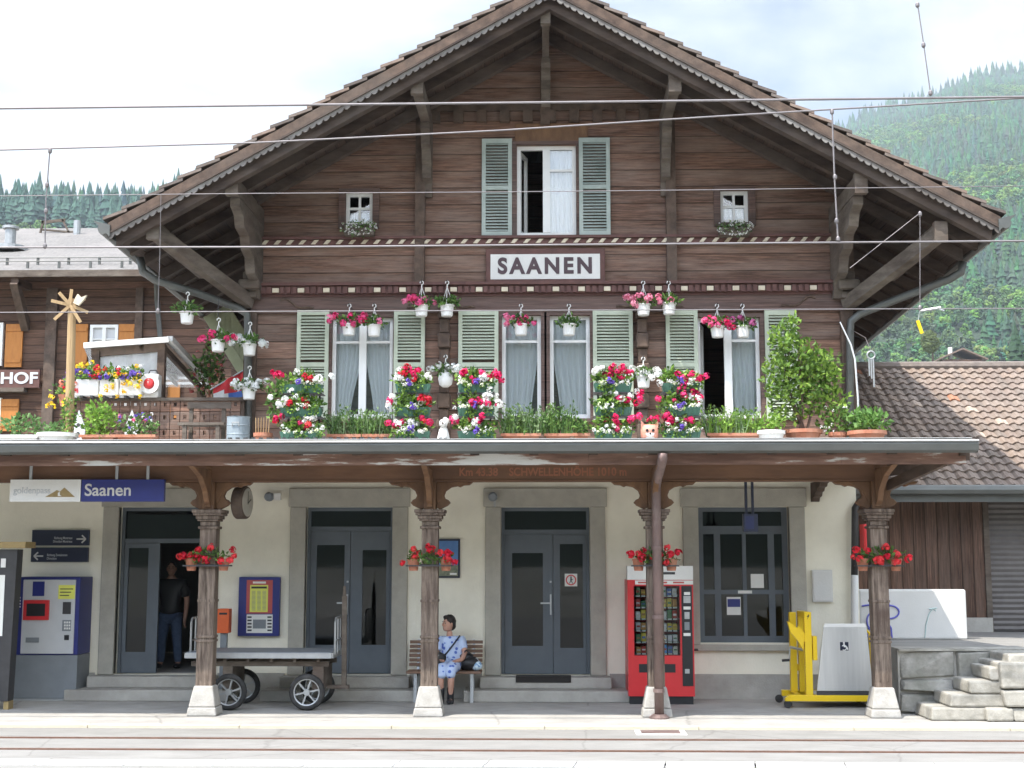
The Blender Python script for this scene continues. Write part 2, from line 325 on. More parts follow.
# ================================================================ world, sun, camera
SUN = Vector((-.45, -.42, 1)).normalized(); SUN_EL = math.asin(SUN.z); SUN_ROT = math.atan2(SUN.x, SUN.y)
w = bpy.data.worlds.new('World'); scene.world = w; w.use_nodes = True; nt = w.node_tree; nt.nodes.clear()
wo = nt.nodes.new('ShaderNodeOutputWorld'); bg = nt.nodes.new('ShaderNodeBackground'); nt.links.new(bg.outputs[0], wo.inputs[0])
sky = nt.nodes.new('ShaderNodeTexSky'); sky.sky_type = 'NISHITA'; sky.sun_disc = False; sky.sun_elevation = SUN_EL; sky.sun_rotation = SUN_ROT % (2*math.pi)
sky.air_density = 1.0; sky.dust_density = .6; sky.altitude = 1000
tc = nt.nodes.new('ShaderNodeTexCoord').outputs['Generated']
sp = nd(nt, 'ShaderNodeSeparateXYZ', {0: tc})
dz = nd(nt, 'ShaderNodeMath', {0: sp.outputs[2], 1: .12}, operation='ADD').outputs[0]
dz = nd(nt, 'ShaderNodeMath', {0: dz, 1: .1}, operation='MAXIMUM').outputs[0]
pr = nd(nt, 'ShaderNodeVectorMath', {0: tc, 1: nd(nt,'ShaderNodeCombineXYZ',{0:dz,1:dz,2:dz}).outputs[0]}, operation='DIVIDE').outputs[0]
cn = nd(nt, 'ShaderNodeTexNoise', {'Vector': pr, 'Scale': 1.1, 'Detail': 8.0, 'Roughness': .55, 'Distortion': .3}).outputs[0]
cf = ramp(nt, cn, [(.4, (0,)*3), (.57, (1,1,1))])
cs = nd(nt, 'ShaderNodeMix', {'Factor': cf, 6: sky.outputs[0], 7: (6.6, 6.85, 7.2, 1)}, data_type='RGBA').outputs[2]
sdot = nd(nt, 'ShaderNodeVectorMath', {0: nd(nt, 'ShaderNodeVectorMath', {0: tc}, operation='NORMALIZE').outputs[0], 1: tuple(SUN)}, operation='DOT_PRODUCT').outputs['Value']
glow = nd(nt, 'ShaderNodeMapRange', {0: sdot, 1: .1, 2: .5, 3: .23, 4: 1.12}, interpolation_type='SMOOTHSTEP').outputs[0]   # hazy cloud is brighter towards the sun
cs = nd(nt, 'ShaderNodeMix', {'Factor': 1.0, 6: cs, 7: nd(nt,'ShaderNodeCombineColor',{0:glow,1:glow,2:glow}).outputs[0]}, data_type='RGBA', blend_type='MULTIPLY').outputs[2]
nt.links.new(cs, bg.inputs[0]); bg.inputs[1].default_value = .15
sd = bpy.data.lights.new('sun', 'SUN'); sd.energy = 2.1; sd.angle = rad(.53); sd.color = (1, .95, .87)
so = bpy.data.objects.new('sun', sd); COL.objects.link(so); so.rotation_euler = (-SUN).to_track_quat('-Z', 'Y').to_euler()
cd = bpy.data.cameras.new('camera'); cd.sensor_width = 36; cd.lens = FPX/1024*36; cd.clip_end = 12000; cd.clip_start = .1
co = bpy.data.objects.new('camera', cd); COL.objects.link(co); co.location = CAM
co.rotation_euler = (rad(90)+TH, 0, PSI); scene.camera = co
scene.view_settings.view_transform = 'Standard'; scene.view_settings.look = 'None'; scene.view_settings.gamma = 1; scene.view_settings.exposure = 2.08
scene.render.engine = 'CYCLES'; cy = scene.cycles; cy.use_denoising = True; cy.max_bounces = 9; cy.diffuse_bounces = 6; cy.glossy_bounces = 3; cy.transparent_max_bounces = 10; cy.volume_bounces = 0
cy.caustics_reflective = False; cy.caustics_refractive = False
# ================================================================ terrain
def lerp(a, b, t): return a+(b-a)*t
def sstep(a, b, x):
    t = max(0, min(1, (x-a)/(b-a))); return t*t*(3-2*t)
def hill(phi, r):
    """ground height at azimuth phi (deg, right of straight ahead) and distance r from the camera"""
    k = sstep(-9, 9, phi) if abs(phi) < 60 else (1 if phi > 0 else 0)
    back = sstep(60, 95, abs(phi))  # unseen hills behind the camera, added so the glass reflects dark
    rc = lerp(lerp(800, 2300, k), 1500, back); r0 = lerp(lerp(300, 430, k), 420, back)
    Tl = .243 + .024*sstep(-17.5, -13.5, phi) ; Tr = .304 + .018*sstep(11.5, 14, phi) + .022*sstep(14, 19, phi)
    T = lerp(lerp(Tl, Tr, k), .26, back)
    n = noise.noise(Vector((phi*.09, r*.0016, 3.3)))*.5 + noise.noise(Vector((phi*.3, r*.006, 1.3)))*.2
    z = T*rc*((r-r0)/(rc-r0)) if r < rc else T*rc - (r-rc)*.25
    return max(0.0, z*(1 + (.06*n if r > r0 else 0)))
def polar(phi, r):
    a = rad(phi); return Vector((CAM.x + r*math.sin(a), CAM.y + r*math.cos(a), hill(phi, r)))
mb = MB(); phis = [-180+i*2.0 for i in range(181)]; rs = [150, 300, 360, 430, 520, 620, 700, 760, 800, 840, 920, 1050, 1200, 1400, 1600, 1850, 2100, 2300, 2500, 2900]
vs = []; fs = []
for r in rs:
    for p_ in phis: v = polar(p_, r); v.z -= 1.2 if r < 301 else .3; vs.append(v)
n = len(phis)
for i in range(len(rs)-1):
    for j in range(n-1): fs.append((i*n+j, i*n+j+1, (i+1)*n+j+1, (i+1)*n+j))
for f in fs: mb.add([vs[q] for q in f], [(0,1,2,3)], 1 if (abs(phis[f[0]%n]) > 50 or phis[f[0]%n] > 1) else 0)  # unseen rear slopes coloured dark for the glass reflections; right ones are forest floor
MT['dark_slopes'] = M('dark_wood_and_rear_slope', (.03,.05,.025), (.015,.028,.015), .95, .05)
MT['meadow'] = M('hill_meadow', (.13,.2,.05), (.06,.11,.03), .95, .02, (1,1,1), 0, dirt=(.16,.17,.08), dirt_amt=.6, dscale=.008)
struct(mb.build('hills', [MT['meadow'], MT['dark_slopes']], at=(0,0,0), smooth=True))
MT['ground'] = M('ground_earth', (.4,.38,.34), (.26,.25,.22), .95, .4, dirt=(.12,.14,.07), dirt_amt=.8, dscale=.05)
struct(MB().quad((-4000,-4000,-.06),(4000,-4000,-.06),(4000,4000,-.06),(-4000,4000,-.06)).build('ground', MT['ground'], at=(0,0,0)))
# track paving, platform, rails, edge slabs
struct(MB().box(-70, 70, -6.62, -3.75, -.058, -.028).build('track_paving', MT['track'], at=(0,-5,-.03)))
mb = MB().box(-70, 5.12, -3.58, 6, -.055, 0); mb.box(5.12, 70, -3.58, -2.0, -.055, 0)
struct(mb.build('platform', MT['concrete'], at=(0,0,0)))
mb = MB(); x = -36.0
MT['kerb'] = M('yellowish_edge_stone', (.56,.5,.38), (.47,.43,.33), .9, 4, (1,1,1), .2, 40, dirt=(.4,.37,.3), dirt_amt=.4)
while x < 36:
    mb.box(x, x+1.99, -3.75, -3.585, -.05, .006); x += 2.0
struct(mb.build('platform_edge_kerb', MT['kerb'], at=(0,-3.7,0)))
for yy in (-4.78, -5.78):
    mb = MB(); mb.box(-70, 70, yy-.033, yy+.033, -.028, -.014); mb.box(-70, 70, yy+.034, yy+.075, -.028, -.0255, 1)
    struct(mb.build('rail', [MT['rail'], MT['black']], at=(0,yy,-.03)))
mb = MB(); x = -30.4
while x < 30:
    mb.add([(x,-7.05,-.05),(x+.935,-7.05,-.05),(x+.985,-6.66,-.05),(x+.05,-6.66,-.05),(x,-7.05,-.01),(x+.935,-7.05,-.01),(x+.985,-6.66,-.01),(x+.05,-6.66,-.01)],
        [(0,3,2,1),(4,5,6,7),(0,1,5,4),(1,2,6,5),(2,3,7,6),(3,0,4,7)]); x += .96
struct(mb.build('platform_edge_white_slabs', MT['whitepaint'], at=(0,-6.85,0)))
struct(MB().box(-70, 70, -30, -7.06, -.056, -.016).build('opposite_platform', MT['track'], at=(0,-15,0)))
struct(MB().box(-70, 70, -6.655, -6.625, -.058, -.035).build('drain_gap', MT['dmetal'], at=(0,-6.64,0)))
mb = MB(); X0 = PX(660,730,-4.0)
mb.box(X0-.32, X0+.32, -4.28, -3.86, -.04, -.018)
for i in range(5): mb.box(X0-.25, X0+.25, -4.22+i*.07, -4.18+i*.07, -.018, -.012, 1)
struct(mb.build('drain_cover', [MT['whitewall'], MT['iron']]))
# ================================================================ forests
MT['forest'] = plantmat('forest_foliage', .15, .8, False)
def conifer(mb, p, h, rr, col, tiers=5, n=7):
    for t in range(tiers):
        z0 = h*(.10+.80*t/tiers); z1 = h*min(1, .10+.80*(t+1)/tiers+.16)
        r0 = rr*(1-.86*t/tiers)*R.uniform(.8,1.15); a0 = R.uniform(0, 6)
        vs = [(p.x+math.cos(a0+6.283*k/n)*r0*(R.uniform(.75,.9) if k%2 else R.uniform(.95,1.25)), p.y+math.sin(a0+6.283*k/n)*r0*(.8 if k%2 else 1.1), p.z+z0+R.uniform(-.03,.03)*h) for k in range(n)]
        vs.append((p.x+R.uniform(-.03,.03)*rr, p.y, p.z+z1))
        s = R.uniform(.78, 1.2)
        mb.add(vs, [(k, (k+1)%n, n) for k in range(n)], 0, tuple(c*s for c in col))
def broadleaf(mb, p, h, rr, col, n=None):
    """round crown of loose leaf clumps"""
    n = n or (70 if (p-CAM).length < 1300 else 30)
    lobes = [(Vector((R.uniform(-.45,.45)*rr, R.uniform(-.45,.45)*rr, h*R.uniform(.42,.82))), rr*R.uniform(.45,.7), R.uniform(.75,1.25)) for _ in range(5)]
    for k in range(n):
        c, q, s = lobes[k % 5]; v = Vector((R.gauss(0,1), R.gauss(0,1), R.gauss(0,1)+.35)).normalized(); o = p+c+v*q*R.uniform(.8,1.05)
        a = v.cross(Vector((R.gauss(0,1), R.gauss(0,1), R.gauss(0,1)))).normalized()*q*R.uniform(.25,.5); b_ = v.cross(a).normalized()*q*R.uniform(.25,.5); w_ = v*q*.15
        s *= R.uniform(.8,1.2)
        mb.add([o-a-w_, o-b_-w_, o+a-w_, o+b_-w_, o+w_], [(0,1,4),(1,2,4),(2,3,4),(3,0,4)], 0, tuple(x*s for x in col))
DG = (.034,.08,.038); LG = (.11,.19,.04)
mb = MB(); cnt = 0
while cnt < 23500:
    phi = R.uniform(3, 27); r = math.sqrt(R.uniform(540**2, 2330**2)); p = polar(phi, r)
    q = noise.noise(Vector((p.x*.006, p.y*.0035, 1.7))) + .5*noise.noise(Vector((p.x*.02, p.y*.012, 5.7)))
    cnt += 1
    if q > .08 and r < 2150:
        h = R.uniform(10, 19)*(.6+.4*r/2300); c = LG if R.random() < .45 else (.055,.12,.045); broadleaf(mb, p, h, h*.33, tuple(x*R.uniform(.75,1.2) for x in c))
    else:
        h = R.uniform(11, 27)*(.5+.5*r/2300); conifer(mb, p, h, h*R.uniform(.19,.3), tuple(x*R.uniform(.7,1.5) for x in DG))
for i in range(760):
    phi = R.uniform(3, 27); r = R.uniform(2240, 2330); h = R.uniform(22, 48); conifer(mb, polar(phi, r), h, h*.17, tuple(x*R.uniform(.7,1.3) for x in DG))
o = mb.build('forest', MT['forest'], at=(500,1400,300), fix=False); tag(o, 'green mixed forest covering the steep mountainside behind the tiled shed', 'forest', kind='stuff')
# meadow scrub and the wood behind the first row, left
mb = MB()
for i in range(1650):
    phi = R.uniform(-30, -4); r = R.uniform(790, 900); h = R.uniform(20, 29); conifer(mb, polar(phi, r), h, h*.19, tuple(x*R.uniform(.75,1.3) for x in (.045,.1,.07)))  # crown green made paler and bluer, distance haze put into the colour
for i in range(420):
    phi = R.uniform(-30, -4); r = R.uniform(640, 770); h = R.uniform(2, 6); broadleaf(mb, polar(phi, r), h, h*.7, tuple(x*R.uniform(.8,1.2) for x in (.11,.19,.05)))
o = mb.build('hillside_wood', MT['forest'], at=(-250,850,200), fix=False); tag(o, 'light green scrub and dark wood on the far hill above the grey roof', 'woodland', kind='stuff')
# the front row of spruces on the left crest: one prototype per shape, copied
protos = []
for k in range(4):
    mb = MB(); h = [25, 29, 22, 27][k]; conifer(mb, Vector((0,0,0)), h, h*[.17,.15,.2,.16][k], (.045,.1,.07), [9,11,8,10][k], 10)  # same haze-tinted crown colour as the wood behind
    t = thing('spruce_tree', 'tall dark spruce in the front row of the hazy treeline above the grey roof', 'tree', (0,0,0), 'spruces along the far left crest')
    mb.build('crown', MT['forest'], t, fix=False)
    MB().lathe([(.35,0),(.28,h*.3)], n=6).build('trunk', MT['timber_y'], t)
    protos.append(t)
i = 0; phi = -24.0; used = set()
while phi < -11.2:
    gap = -20.95 < phi < -20.65
    p = polar(phi, R.uniform(770, 815)); k = R.randrange(4)
    if not gap:
        if k in used: o = dup(protos[k], p)
        else: o = protos[k]; o.location = p; used.add(k)
        s = R.uniform(.7, 1.12); o.scale = (s*R.uniform(.85,1.2), s, s); o.rotation_euler = (0, 0, R.uniform(0, 6))
    phi += R.uniform(.06, .15)
# valley trees and house beyond the shed
for px, py, hh, lab in ((932, 338, 9, 'rounded olive green tree rising behind the shed ridge beside the far house'), (1016, 345, 13, 'dark conifer behind the shed ridge at the right of the far house')):
    Y = 330; b = P(px, py, Y); t = thing('valley_tree', lab, 'tree', (b.x, b.y, b.z-hh*.8)); mb = MB(); z0 = OFF[t.name]
    if px < 1000:
        broadleaf(mb, z0, hh, hh*.42, (.075,.1,.03), 420)
    else: conifer(mb, z0, hh*1.25, hh*.27, (.022,.05,.022), 9, 9)
    mb.build('crown', MT['forest'], t, fix=False); MB().tube([z0, z0+Vector((0,0,hh*.5))], [.35,.2], 7).build('trunk', MT['timber_y'], t)
h0 = P(960, 365, 320); t = thing('farmhouse', 'small dark roofed house far behind the tiled shed ridge', 'house', h0)
mb = MB().box(h0.x-5, h0.x+5, 318, 326, h0.z-6, h0.z+1.2); mb.build('wall', MT['hplanks'], t)
mb = MB().prism([(h0.x-6.2, h0.z+.9), (h0.x, h0.z+3.6), (h0.x+6.2, h0.z+.9), (h0.x+6.2, h0.z+1.25), (h0.x, h0.z+4.0), (h0.x-6.2, h0.z+1.25)], 317, 327)
rf = mb.build('roof', MT['tile'], t); MB().box(h0.x-2.6, h0.x-1.8, 320, 321, h0.z+1.5, h0.z+4.6).build('chimney', MT['whitewall'], rf)
# ================================================================ haze
hm = bpy.data.materials.new('haze_air'); hm.use_nodes = True; nt = hm.node_tree; nt.nodes.clear(); out = nt.nodes.new('ShaderNodeOutputMaterial')
pv = nt.nodes.new('ShaderNodeVolumePrincipled'); pv.inputs['Color'].default_value = (.8,.9,1,1); pv.inputs['Density'].default_value = HAZE; pv.inputs['Anisotropy'].default_value = .2
nt.links.new(pv.outputs[0], out.inputs['Volume'])
hz = MB().box(-2900, 2900, -2900, 2950, -1.2, 1000).build('haze', hm, at=(0,0,0)); hz['kind'] = 'stuff'; hz['label'] = 'thin bluish summer haze in the valley air'; hz['category'] = 'haze'; hz.display_type = 'WIRE'
# ================================================================ station building
XL = PX(252, 320, 0); XR = PX(848, 320, 0); XG = PX(858, 560, 0); ZF = 3.9
YF = -2.2; Xa = PX(549.5, -20, YF); ZA = PZ(549.5, -24, YF); ZE = PZ(106, 217, YF); HW = 6.6; SL = (ZA-ZE)/HW
def ztop(x): return ZA - SL*abs(x-Xa)
st = thing('station_building', 'large dark timber chalet station with wide gable roof, green shutters and white ground floor', 'station', (0, 4, 0))
def wall_holes(mb, x0, x1, z0, z1, y0, y1, holes, mi=0):
    xs = sorted({x0, x1, *[v for h in holes for v in h[:2]]}); zs = sorted({z0, z1, *[v for h in holes for v in h[2:]]})
    for i in range(len(xs)-1):
        for j in range(len(zs)-1):
            cx, cz = (xs[i]+xs[i+1])/2, (zs[j]+zs[j+1])/2
            if any(h[0] < cx < h[1] and h[2] < cz < h[3] for h in holes): continue
            for y in (y0, y1): mb.quad((xs[i],y,zs[j]),(xs[i+1],y,zs[j]),(xs[i+1],y,zs[j+1]),(xs[i],y,zs[j+1]), mi)
    for a, b, c, d in holes:
        mb.quad((a,y0,c),(a,y1,c),(a,y1,d),(a,y0,d),mi); mb.quad((b,y0,c),(b,y1,c),(b,y1,d),(b,y0,d),mi)
        mb.quad((a,y0,c),(b,y0,c),(b,y1,c),(a,y1,c),mi); mb.quad((a,y0,d),(b,y0,d),(b,y1,d),(a,y1,d),mi)
# openings
W1 = [rect(332,318,393,419,0), rect(502,316,541,419,0), rect(550,316,590,419,0), rect(697,318,760,419,0)]
G1 = rect(517,146,576,237,0); S1 = [rect(346,193,373,226,0), rect(720,191,748,224,0)]
DOORS = [rect(117,507,202,667,0), rect(305,507,392,672,0), rect(501,507,590,672,0)]; GW = rect(699,507,790,643,0)
for i in range(3): DOORS[i] = (DOORS[i][0], DOORS[i][1], .35, DOORS[i][3])
# ground floor
mb = MB(); wall_holes(mb, -13, XG, 0, ZF, 0, .35, DOORS+[GW])
mb.box(XG-.3, XG, .35, 10, 0, ZF); mb.box(-13, -12.7, .35, 10, 0, ZF); mb.box(-13, XG, 9.7, 10.0, 0, ZF)
mb.build('ground_floor_wall', MT['plaster'], st, fix=False)
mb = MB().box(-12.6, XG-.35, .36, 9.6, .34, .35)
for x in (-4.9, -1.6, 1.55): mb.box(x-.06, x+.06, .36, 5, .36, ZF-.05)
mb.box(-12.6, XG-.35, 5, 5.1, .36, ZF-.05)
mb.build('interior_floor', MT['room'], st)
# plinth + quoin strip
mb = MB(); zp = PZ(720, 674, 0)
for a, b in ((-13, DOORS[0][0]-.3), (DOORS[0][1]+.3, DOORS[1][0]-.3), (DOORS[1][1]+.3, DOORS[2][0]-.3), (DOORS[2][1]+.3, XG+.03)): MB().box(a, b, -.05, -.002, 0, zp).build('plinth', MT['plinth'], st)
MB().box(XG+.002, XG+.05, -.001, 9, 0, zp).build('plinth', MT['plinth'], st)
# stone surrounds
def surround(h, sill=False):
    a, b, c, d = h; mb = MB(); s = .25
    mb.box(a-s, a, -.06, .1, c if not sill else c-.02, d); mb.box(b, b+s, -.06, .1, c if not sill else c-.02, d)
    mb.box(a-s-.03, b+s+.03, -.075, .1, d+.002, d+.3)
    if sill: mb.box(a-s, b+s, -.1, .12, c-.12, c-.022)
    return mb.build('door_surround' if not sill else 'window_surround', MT['stone_trim'], st, bevel=.012)
for h in DOORS: surround(h)
surround(GW, True)
# steps at the doors
for h in DOORS:
    mb = MB(); mb.box(h[0]-.32, h[1]+.32, -.34, .3, .172, .345); mb.box(h[0]-.55, h[1]+.62, -.68, -.02, 0, .17)
    o = mb.build('door_step', MT['plinth'], st, bevel=.015)
# doors
def leaf(mb, x0, x1, z0, z1, y, gx0, gx1, gz0, gz1):
    mb.box(x0, gx0, y, y+.06, z0, z1); mb.box(gx1, x1, y, y+.06, z0, z1); mb.box(gx0, gx1, y, y+.06, z0, gz0); mb.box(gx0, gx1, y, y+.06, gz1, z1)
def double_door(h, g1, g2, tz, split, openright=False):
    a, b, c, d = h; y = .16; z0 = c+.01
    mb = MB(); mb.box(a, b, y, y+.08, tz, tz+.07); mb.box(a, a+.05, y-.01, y+.09, z0, d); mb.box(b-.05, b, y-.01, y+.09, z0, d); mb.box(a+.05, b-.05, y, y+.08, d-.06, d)
    fr = mb.build('door_frame', MT['door'], st)
    MB().box(a+.05, b-.05, y+.03, y+.04, tz+.07, d-.06).build('transom_pane', MT['glass_dark'], fr)
    xs = a+(b-a)*split
    for k, (x0, x1, g) in enumerate(((a+.055, xs-.004, g1), (xs+.004, b-.055, g2))):
        mb = MB(); leaf(mb, x0, x1, z0, tz-.005, y, *g)
        if openright and k == 1:   # swung inward
            Mx = Matrix.Translation((x1, y, 0)) @ Matrix.Rotation(rad(-80), 4, 'Z') @ Matrix.Translation((-x1, -y, 0)); mb.xform(Mx)
        dr = mb.build('door', MT['door'], st)
        mb = MB().box(g[0], g[1], y+.025, y+.033, g[2], g[3])
        if openright and k == 1: mb.xform(Mx)
        mb.build('pane', MT['glass_dark'], dr)
        if k == 0 and not openright:
            zc = z0+1.05; mb = MB(); mb.box(xs-.05, xs-.025, y-.05, y-.001, zc-.12, zc+.2); mb.box(xs-.2, xs-.05, y-.065, y-.045, zc+.05, zc+.075); mb.cbox((xs-.038,y-.01,zc+.4),.03,.02,.03)
            mb.build('handle', MT['metal'], dr)
    return fr
def gl(px0, py0, px1, py1): return rect(px0, py0, px1, py1, .16)
double_door(DOORS[0], gl(127,548,147,652), gl(163,548,196,652), PZ(160,543,.16), .46, True)
double_door(DOORS[1], gl(316,545,344,645), gl(362,550,386,645), PZ(348,531,.16), .5)
double_door(DOORS[2], gl(512,553,543,646), gl(560,544,583,648), PZ(545,534,.16), .585)
# station window, ground floor
a, b, c, d = GW; y = .14; mb = MB(); zt = PZ(745, 531, y)
for x0, x1 in ((a, a+.09), (b-.09, b)): mb.box(x0, x1, y, y+.08, c, d)
mb.box(a+.09, b-.09, y, y+.08, c, c+.1); mb.box(a+.09, b-.09, y, y+.08, d-.07, d); mb.box(a+.09, b-.09, y, y+.08, zt-.05, zt+.08)
for px, w_ in ((718,.05), (745,.03), (772,.05)): X0 = PX(px, 590, y); mb.box(X0-w_, X0+w_, y+.004, y+.075, c+.1, zt-.05)
zm = PZ(745, 592, y); mb.box(a+.09, b-.09, y+.008, y+.07, zm-.035, zm+.035)
wf = mb.build('ticket_window', MT['door'], st); MB().box(a+.09, b-.09, y+.03, y+.036, c+.1, d-.07).build('pane', MT['glass_dark'], wf)
mb = MB()
for q in ((751,574,764,588), (727,597,741,615)): r_ = rect(*q, y); MB().box(r_[0], r_[1], y+.018, y+.028, r_[2], r_[3]).build('window_notice', MT['paper'], wf)
r_ = rect(727,599,741,607,y); MB().box(r_[0]+.01, r_[1]-.01, y+.014, y+.0175, r_[2], r_[3]).build('notice_picture', MT['blue'], wf)
r_ = rect(738,590.5,752,593.5,y); MB().box(r_[0], r_[1], y-.004, y-.001, r_[2], r_[3]).build('label_strip', MT['paper'], wf)
r_ = rect(776,632,782,641,.3); MB().box(r_[0], r_[1], .3, .38, r_[2], r_[3]).build('brown_box', MT['pine'], wf)
# upper floors: timber wall clipped to the gable
holes = W1+[G1]+S1
mb = MB(); wall_holes(mb, XL, XR, ZF, ZA, -.04, .22, holes)
o = mb.build('timber_wall', MT['timber'], st, fix=False)
bm = bmesh.new(); bm.from_mesh(o.data); of = OFF[o.name]
for sgn in (1, -1):
    nrm = Vector((sgn*SL, 0, 1)).normalized()
    bmesh.ops.bisect_plane(bm, geom=bm.verts[:]+bm.edges[:]+bm.faces[:], plane_co=Vector((Xa-of.x, 0, ZA-.245-of.z)), plane_no=nrm, clear_outer=True)
bm.to_mesh(o.data); bm.free()
zs = ztop(XL)-.3
mb = MB(); mb.box(XL, XL+.22, .22, 20, ZF, zs); mb.box(XR-.22, XR, .22, 20, ZF, zs); mb.box(XL, XR, 19.8, 20, ZF, zs+2.5)
mb.box(XL+.23, XR-.23, .23, 10.8, ZF-.18, ZF-.02); zz = PZ(545, 246, 0); mb.box(XL+.23, XR-.23, .23, 10.8, zz-.2, zz)
mb.box(XL+.23, XR-.23, 4.0, 4.1, ZF, zs+2.0)
mb.build('side_wall', MT['hplanks'], st)
# corner posts, log ends, mid posts
mb = MB()
def vpost(mb, px, py0, py1, w_=.16, dpt=.14, mi=0):
    X0 = PX(px, (py0+py1)/2, 0); mb.box(X0-w_/2, X0+w_/2, -.04-dpt, -.042, PZ(px, py1, 0), PZ(px, py0, 0), mi); return X0
for px, py0, py1 in ((421,100,286), (670,100,286), (252,195,305), (846,195,305), (545,70,127)): mb = MB(); vpost(mb, px, py0, py1); mb.build('timber_post', MT['timber_y'], st)
for px in (251, 847): mb = MB(); vpost(mb, px, 312, 440, .2, .1); mb.build('timber_post', MT['timber_y'], st)
for px in (445, 642):      # carved log-end columns between the first-floor windows
    X0 = PX(px, 370, 0); mb = MB(); zt_, zb_ = PZ(px, 306, 0), PZ(px, 440, 0)
    n_ = 9; hh = (zt_-zb_)/n_
    for i in range(n_):
        wv = .2 if i % 2 == 0 else .15; mb.box(X0-wv/2, X0+wv/2, -.3 if i % 2 == 0 else -.24, -.043, zb_+i*hh+.005, zb_+(i+1)*hh-.005)
    mb.build('log_end_column', MT['timber_y'], st, bevel=.02)
# string courses
zb = PZ(545, 243, 0)
mb = MB().box(XL-.1, XR+.1, -.14, -.042, zb-.05, zb+.045); mb.box(XL-.1, XR+.1, -.19, -.042, zb+.047, zb+.09); mb.build('upper_string_course', MT['redbrown'], st)
mb = MB(); x = XL-.05
while x < XR:
    mb.add([(x,-.145,zb-.035),(x+.07,-.145,zb-.035),(x+.13,-.145,zb+.035),(x+.06,-.145,zb+.035),(x,-.165,zb-.035),(x+.07,-.165,zb-.035),(x+.13,-.165,zb+.035),(x+.06,-.165,zb+.035)], [(0,1,2,3),(7,6,5,4),(0,4,5,1),(1,5,6,2),(2,6,7,3),(3,7,4,0)]); x += .205
mb.build('rope_moulding', MT['rope'], st)
zl = PZ(545, 291, 0)
mb = MB().box(XL-.12, XR+.12, -.16, -.042, zl-.06, zl+.07); mb.box(XL-.12, XR+.12, -.22, -.042, zl+.072, zl+.12); mb.box(XL-.12, XR+.12, -.12, -.042, zl-.1, zl-.062); mb.build('lower_string_course', MT['redbrown'], st)
mb = MB(); x = XL-.05; k = 0
while x < XR+.05:
    if k % 4 == 0: mb.box(x, x+.105, -.205, -.161, zl-.04, zl+.03, 1)
    else: mb.box(x+.02, x+.085, -.195, -.161, zl-.055, zl+.05, 0)
    x += .104; k += 1
mb.build('dentil_row', [MT['redbrown'], MT['rope']], st)
# broad carved beam above the first-floor windows, with swan-neck ends
z1, z0 = zl-.1, PZ(545, 313, 0)
mb = MB().box(XL, XR, -.1, -.042, z0, z1); mb.build('lintel_beam', MT['timber_red'], st)
mb = MB()
for px, s in ((298,1),(458,1),(633,-1),(797,-1),(425,-1),(665,1)):
    X0 = PX(px, 300, 0); pts = [Vector((X0-s*.28+s*.07*t, -.112, z1-.06-(.09 if t < 4 else .0)*0 - .14*sstep(1,7,t) + .03*math.sin(t*1.1))) for t in range(9)]
    MB().tube(pts, .018, 5).build('carved_scroll', MT['timber_y'], st)
# dentils under the gable
z2 = PZ(545, 118, 0); mb = MB(); x0, x1 = PX(425,118,0), PX(666,118,0)
mb.box(x0, x1, -.1, -.042, z2+.1, z2+.2)
x = x0+.1
while x < x1-.1: mb.box(x, x+.16, -.17, -.042, z2-.1, z2+.098); x += .385
mb.build('gable_dentils', MT['timber_y'], st)
r_ = rect(515,125,588,145,0); MB().box(r_[0], r_[1], -.085, -.042, r_[2], r_[3]).build('orange_lintel', MT['carved'], st)
# windows
def casement(h, trim='timber_red', curt='both', transom=None, openleft=False, mull=True, trimw=.09, name='window'):
    a, b, c, d = h; y = .02; mb = MB()
    if trim:
        tm = MB(); tm.box(a-trimw, a-.002, -.09, .05, c-.05, d+.06); tm.box(b+.002, b+trimw, -.09, .05, c-.05, d+.06); tm.box(a-.002, b+.002, -.09, .05, d+.002, d+.06); tm.box(a-.002, b+.002, -.13, .05, c-.06, c-.002)
        tm.build('window_trim', MT[trim], st)
    f = .06; mb.box(a, a+f, y, y+.07, c, d); mb.box(b-f, b, y, y+.07, c, d); mb.box(a+f, b-f, y, y+.07, c, c+f*1.3); mb.box(a+f, b-f, y, y+.07, d-f, d)
    xm = (a+b)/2
    if mull: mb.box(xm-f, xm+f, y-.012, y+.072, c+f*1.3, d-f)
    if transom: mb.box((xm+f if openleft else a+f), b-f, y+.01, y+.06, transom-.02, transom+.02)
    wf = mb.build(name, MT['white'], st)
    MB().box(xm+f if openleft else a+f, b-f, y+.03, y+.036, c+f, d-f).build('pane', MT['glass'], wf)
    if openleft:   # left leaf swung into the room
        lf = MB(); q = rad(75); L = xm-a-.06
        lf.box(0, L, 0, .05, c+.06, c+.14); lf.box(0, L, 0, .05, d-.12, d-.06); lf.box(0, .06, 0, .05, c+.14, d-.12); lf.box(L-.06, L, 0, .05, c+.14, d-.12)
        lf.xform(Matrix.Translation((a+.06, y+.08, 0)) @ Matrix.Rotation(q, 4, 'Z')); lf.build('open_sash', MT['white'], wf)
    return wf
MT['curtain'] = plantmat('curtain_cloth', .08, .9, False)
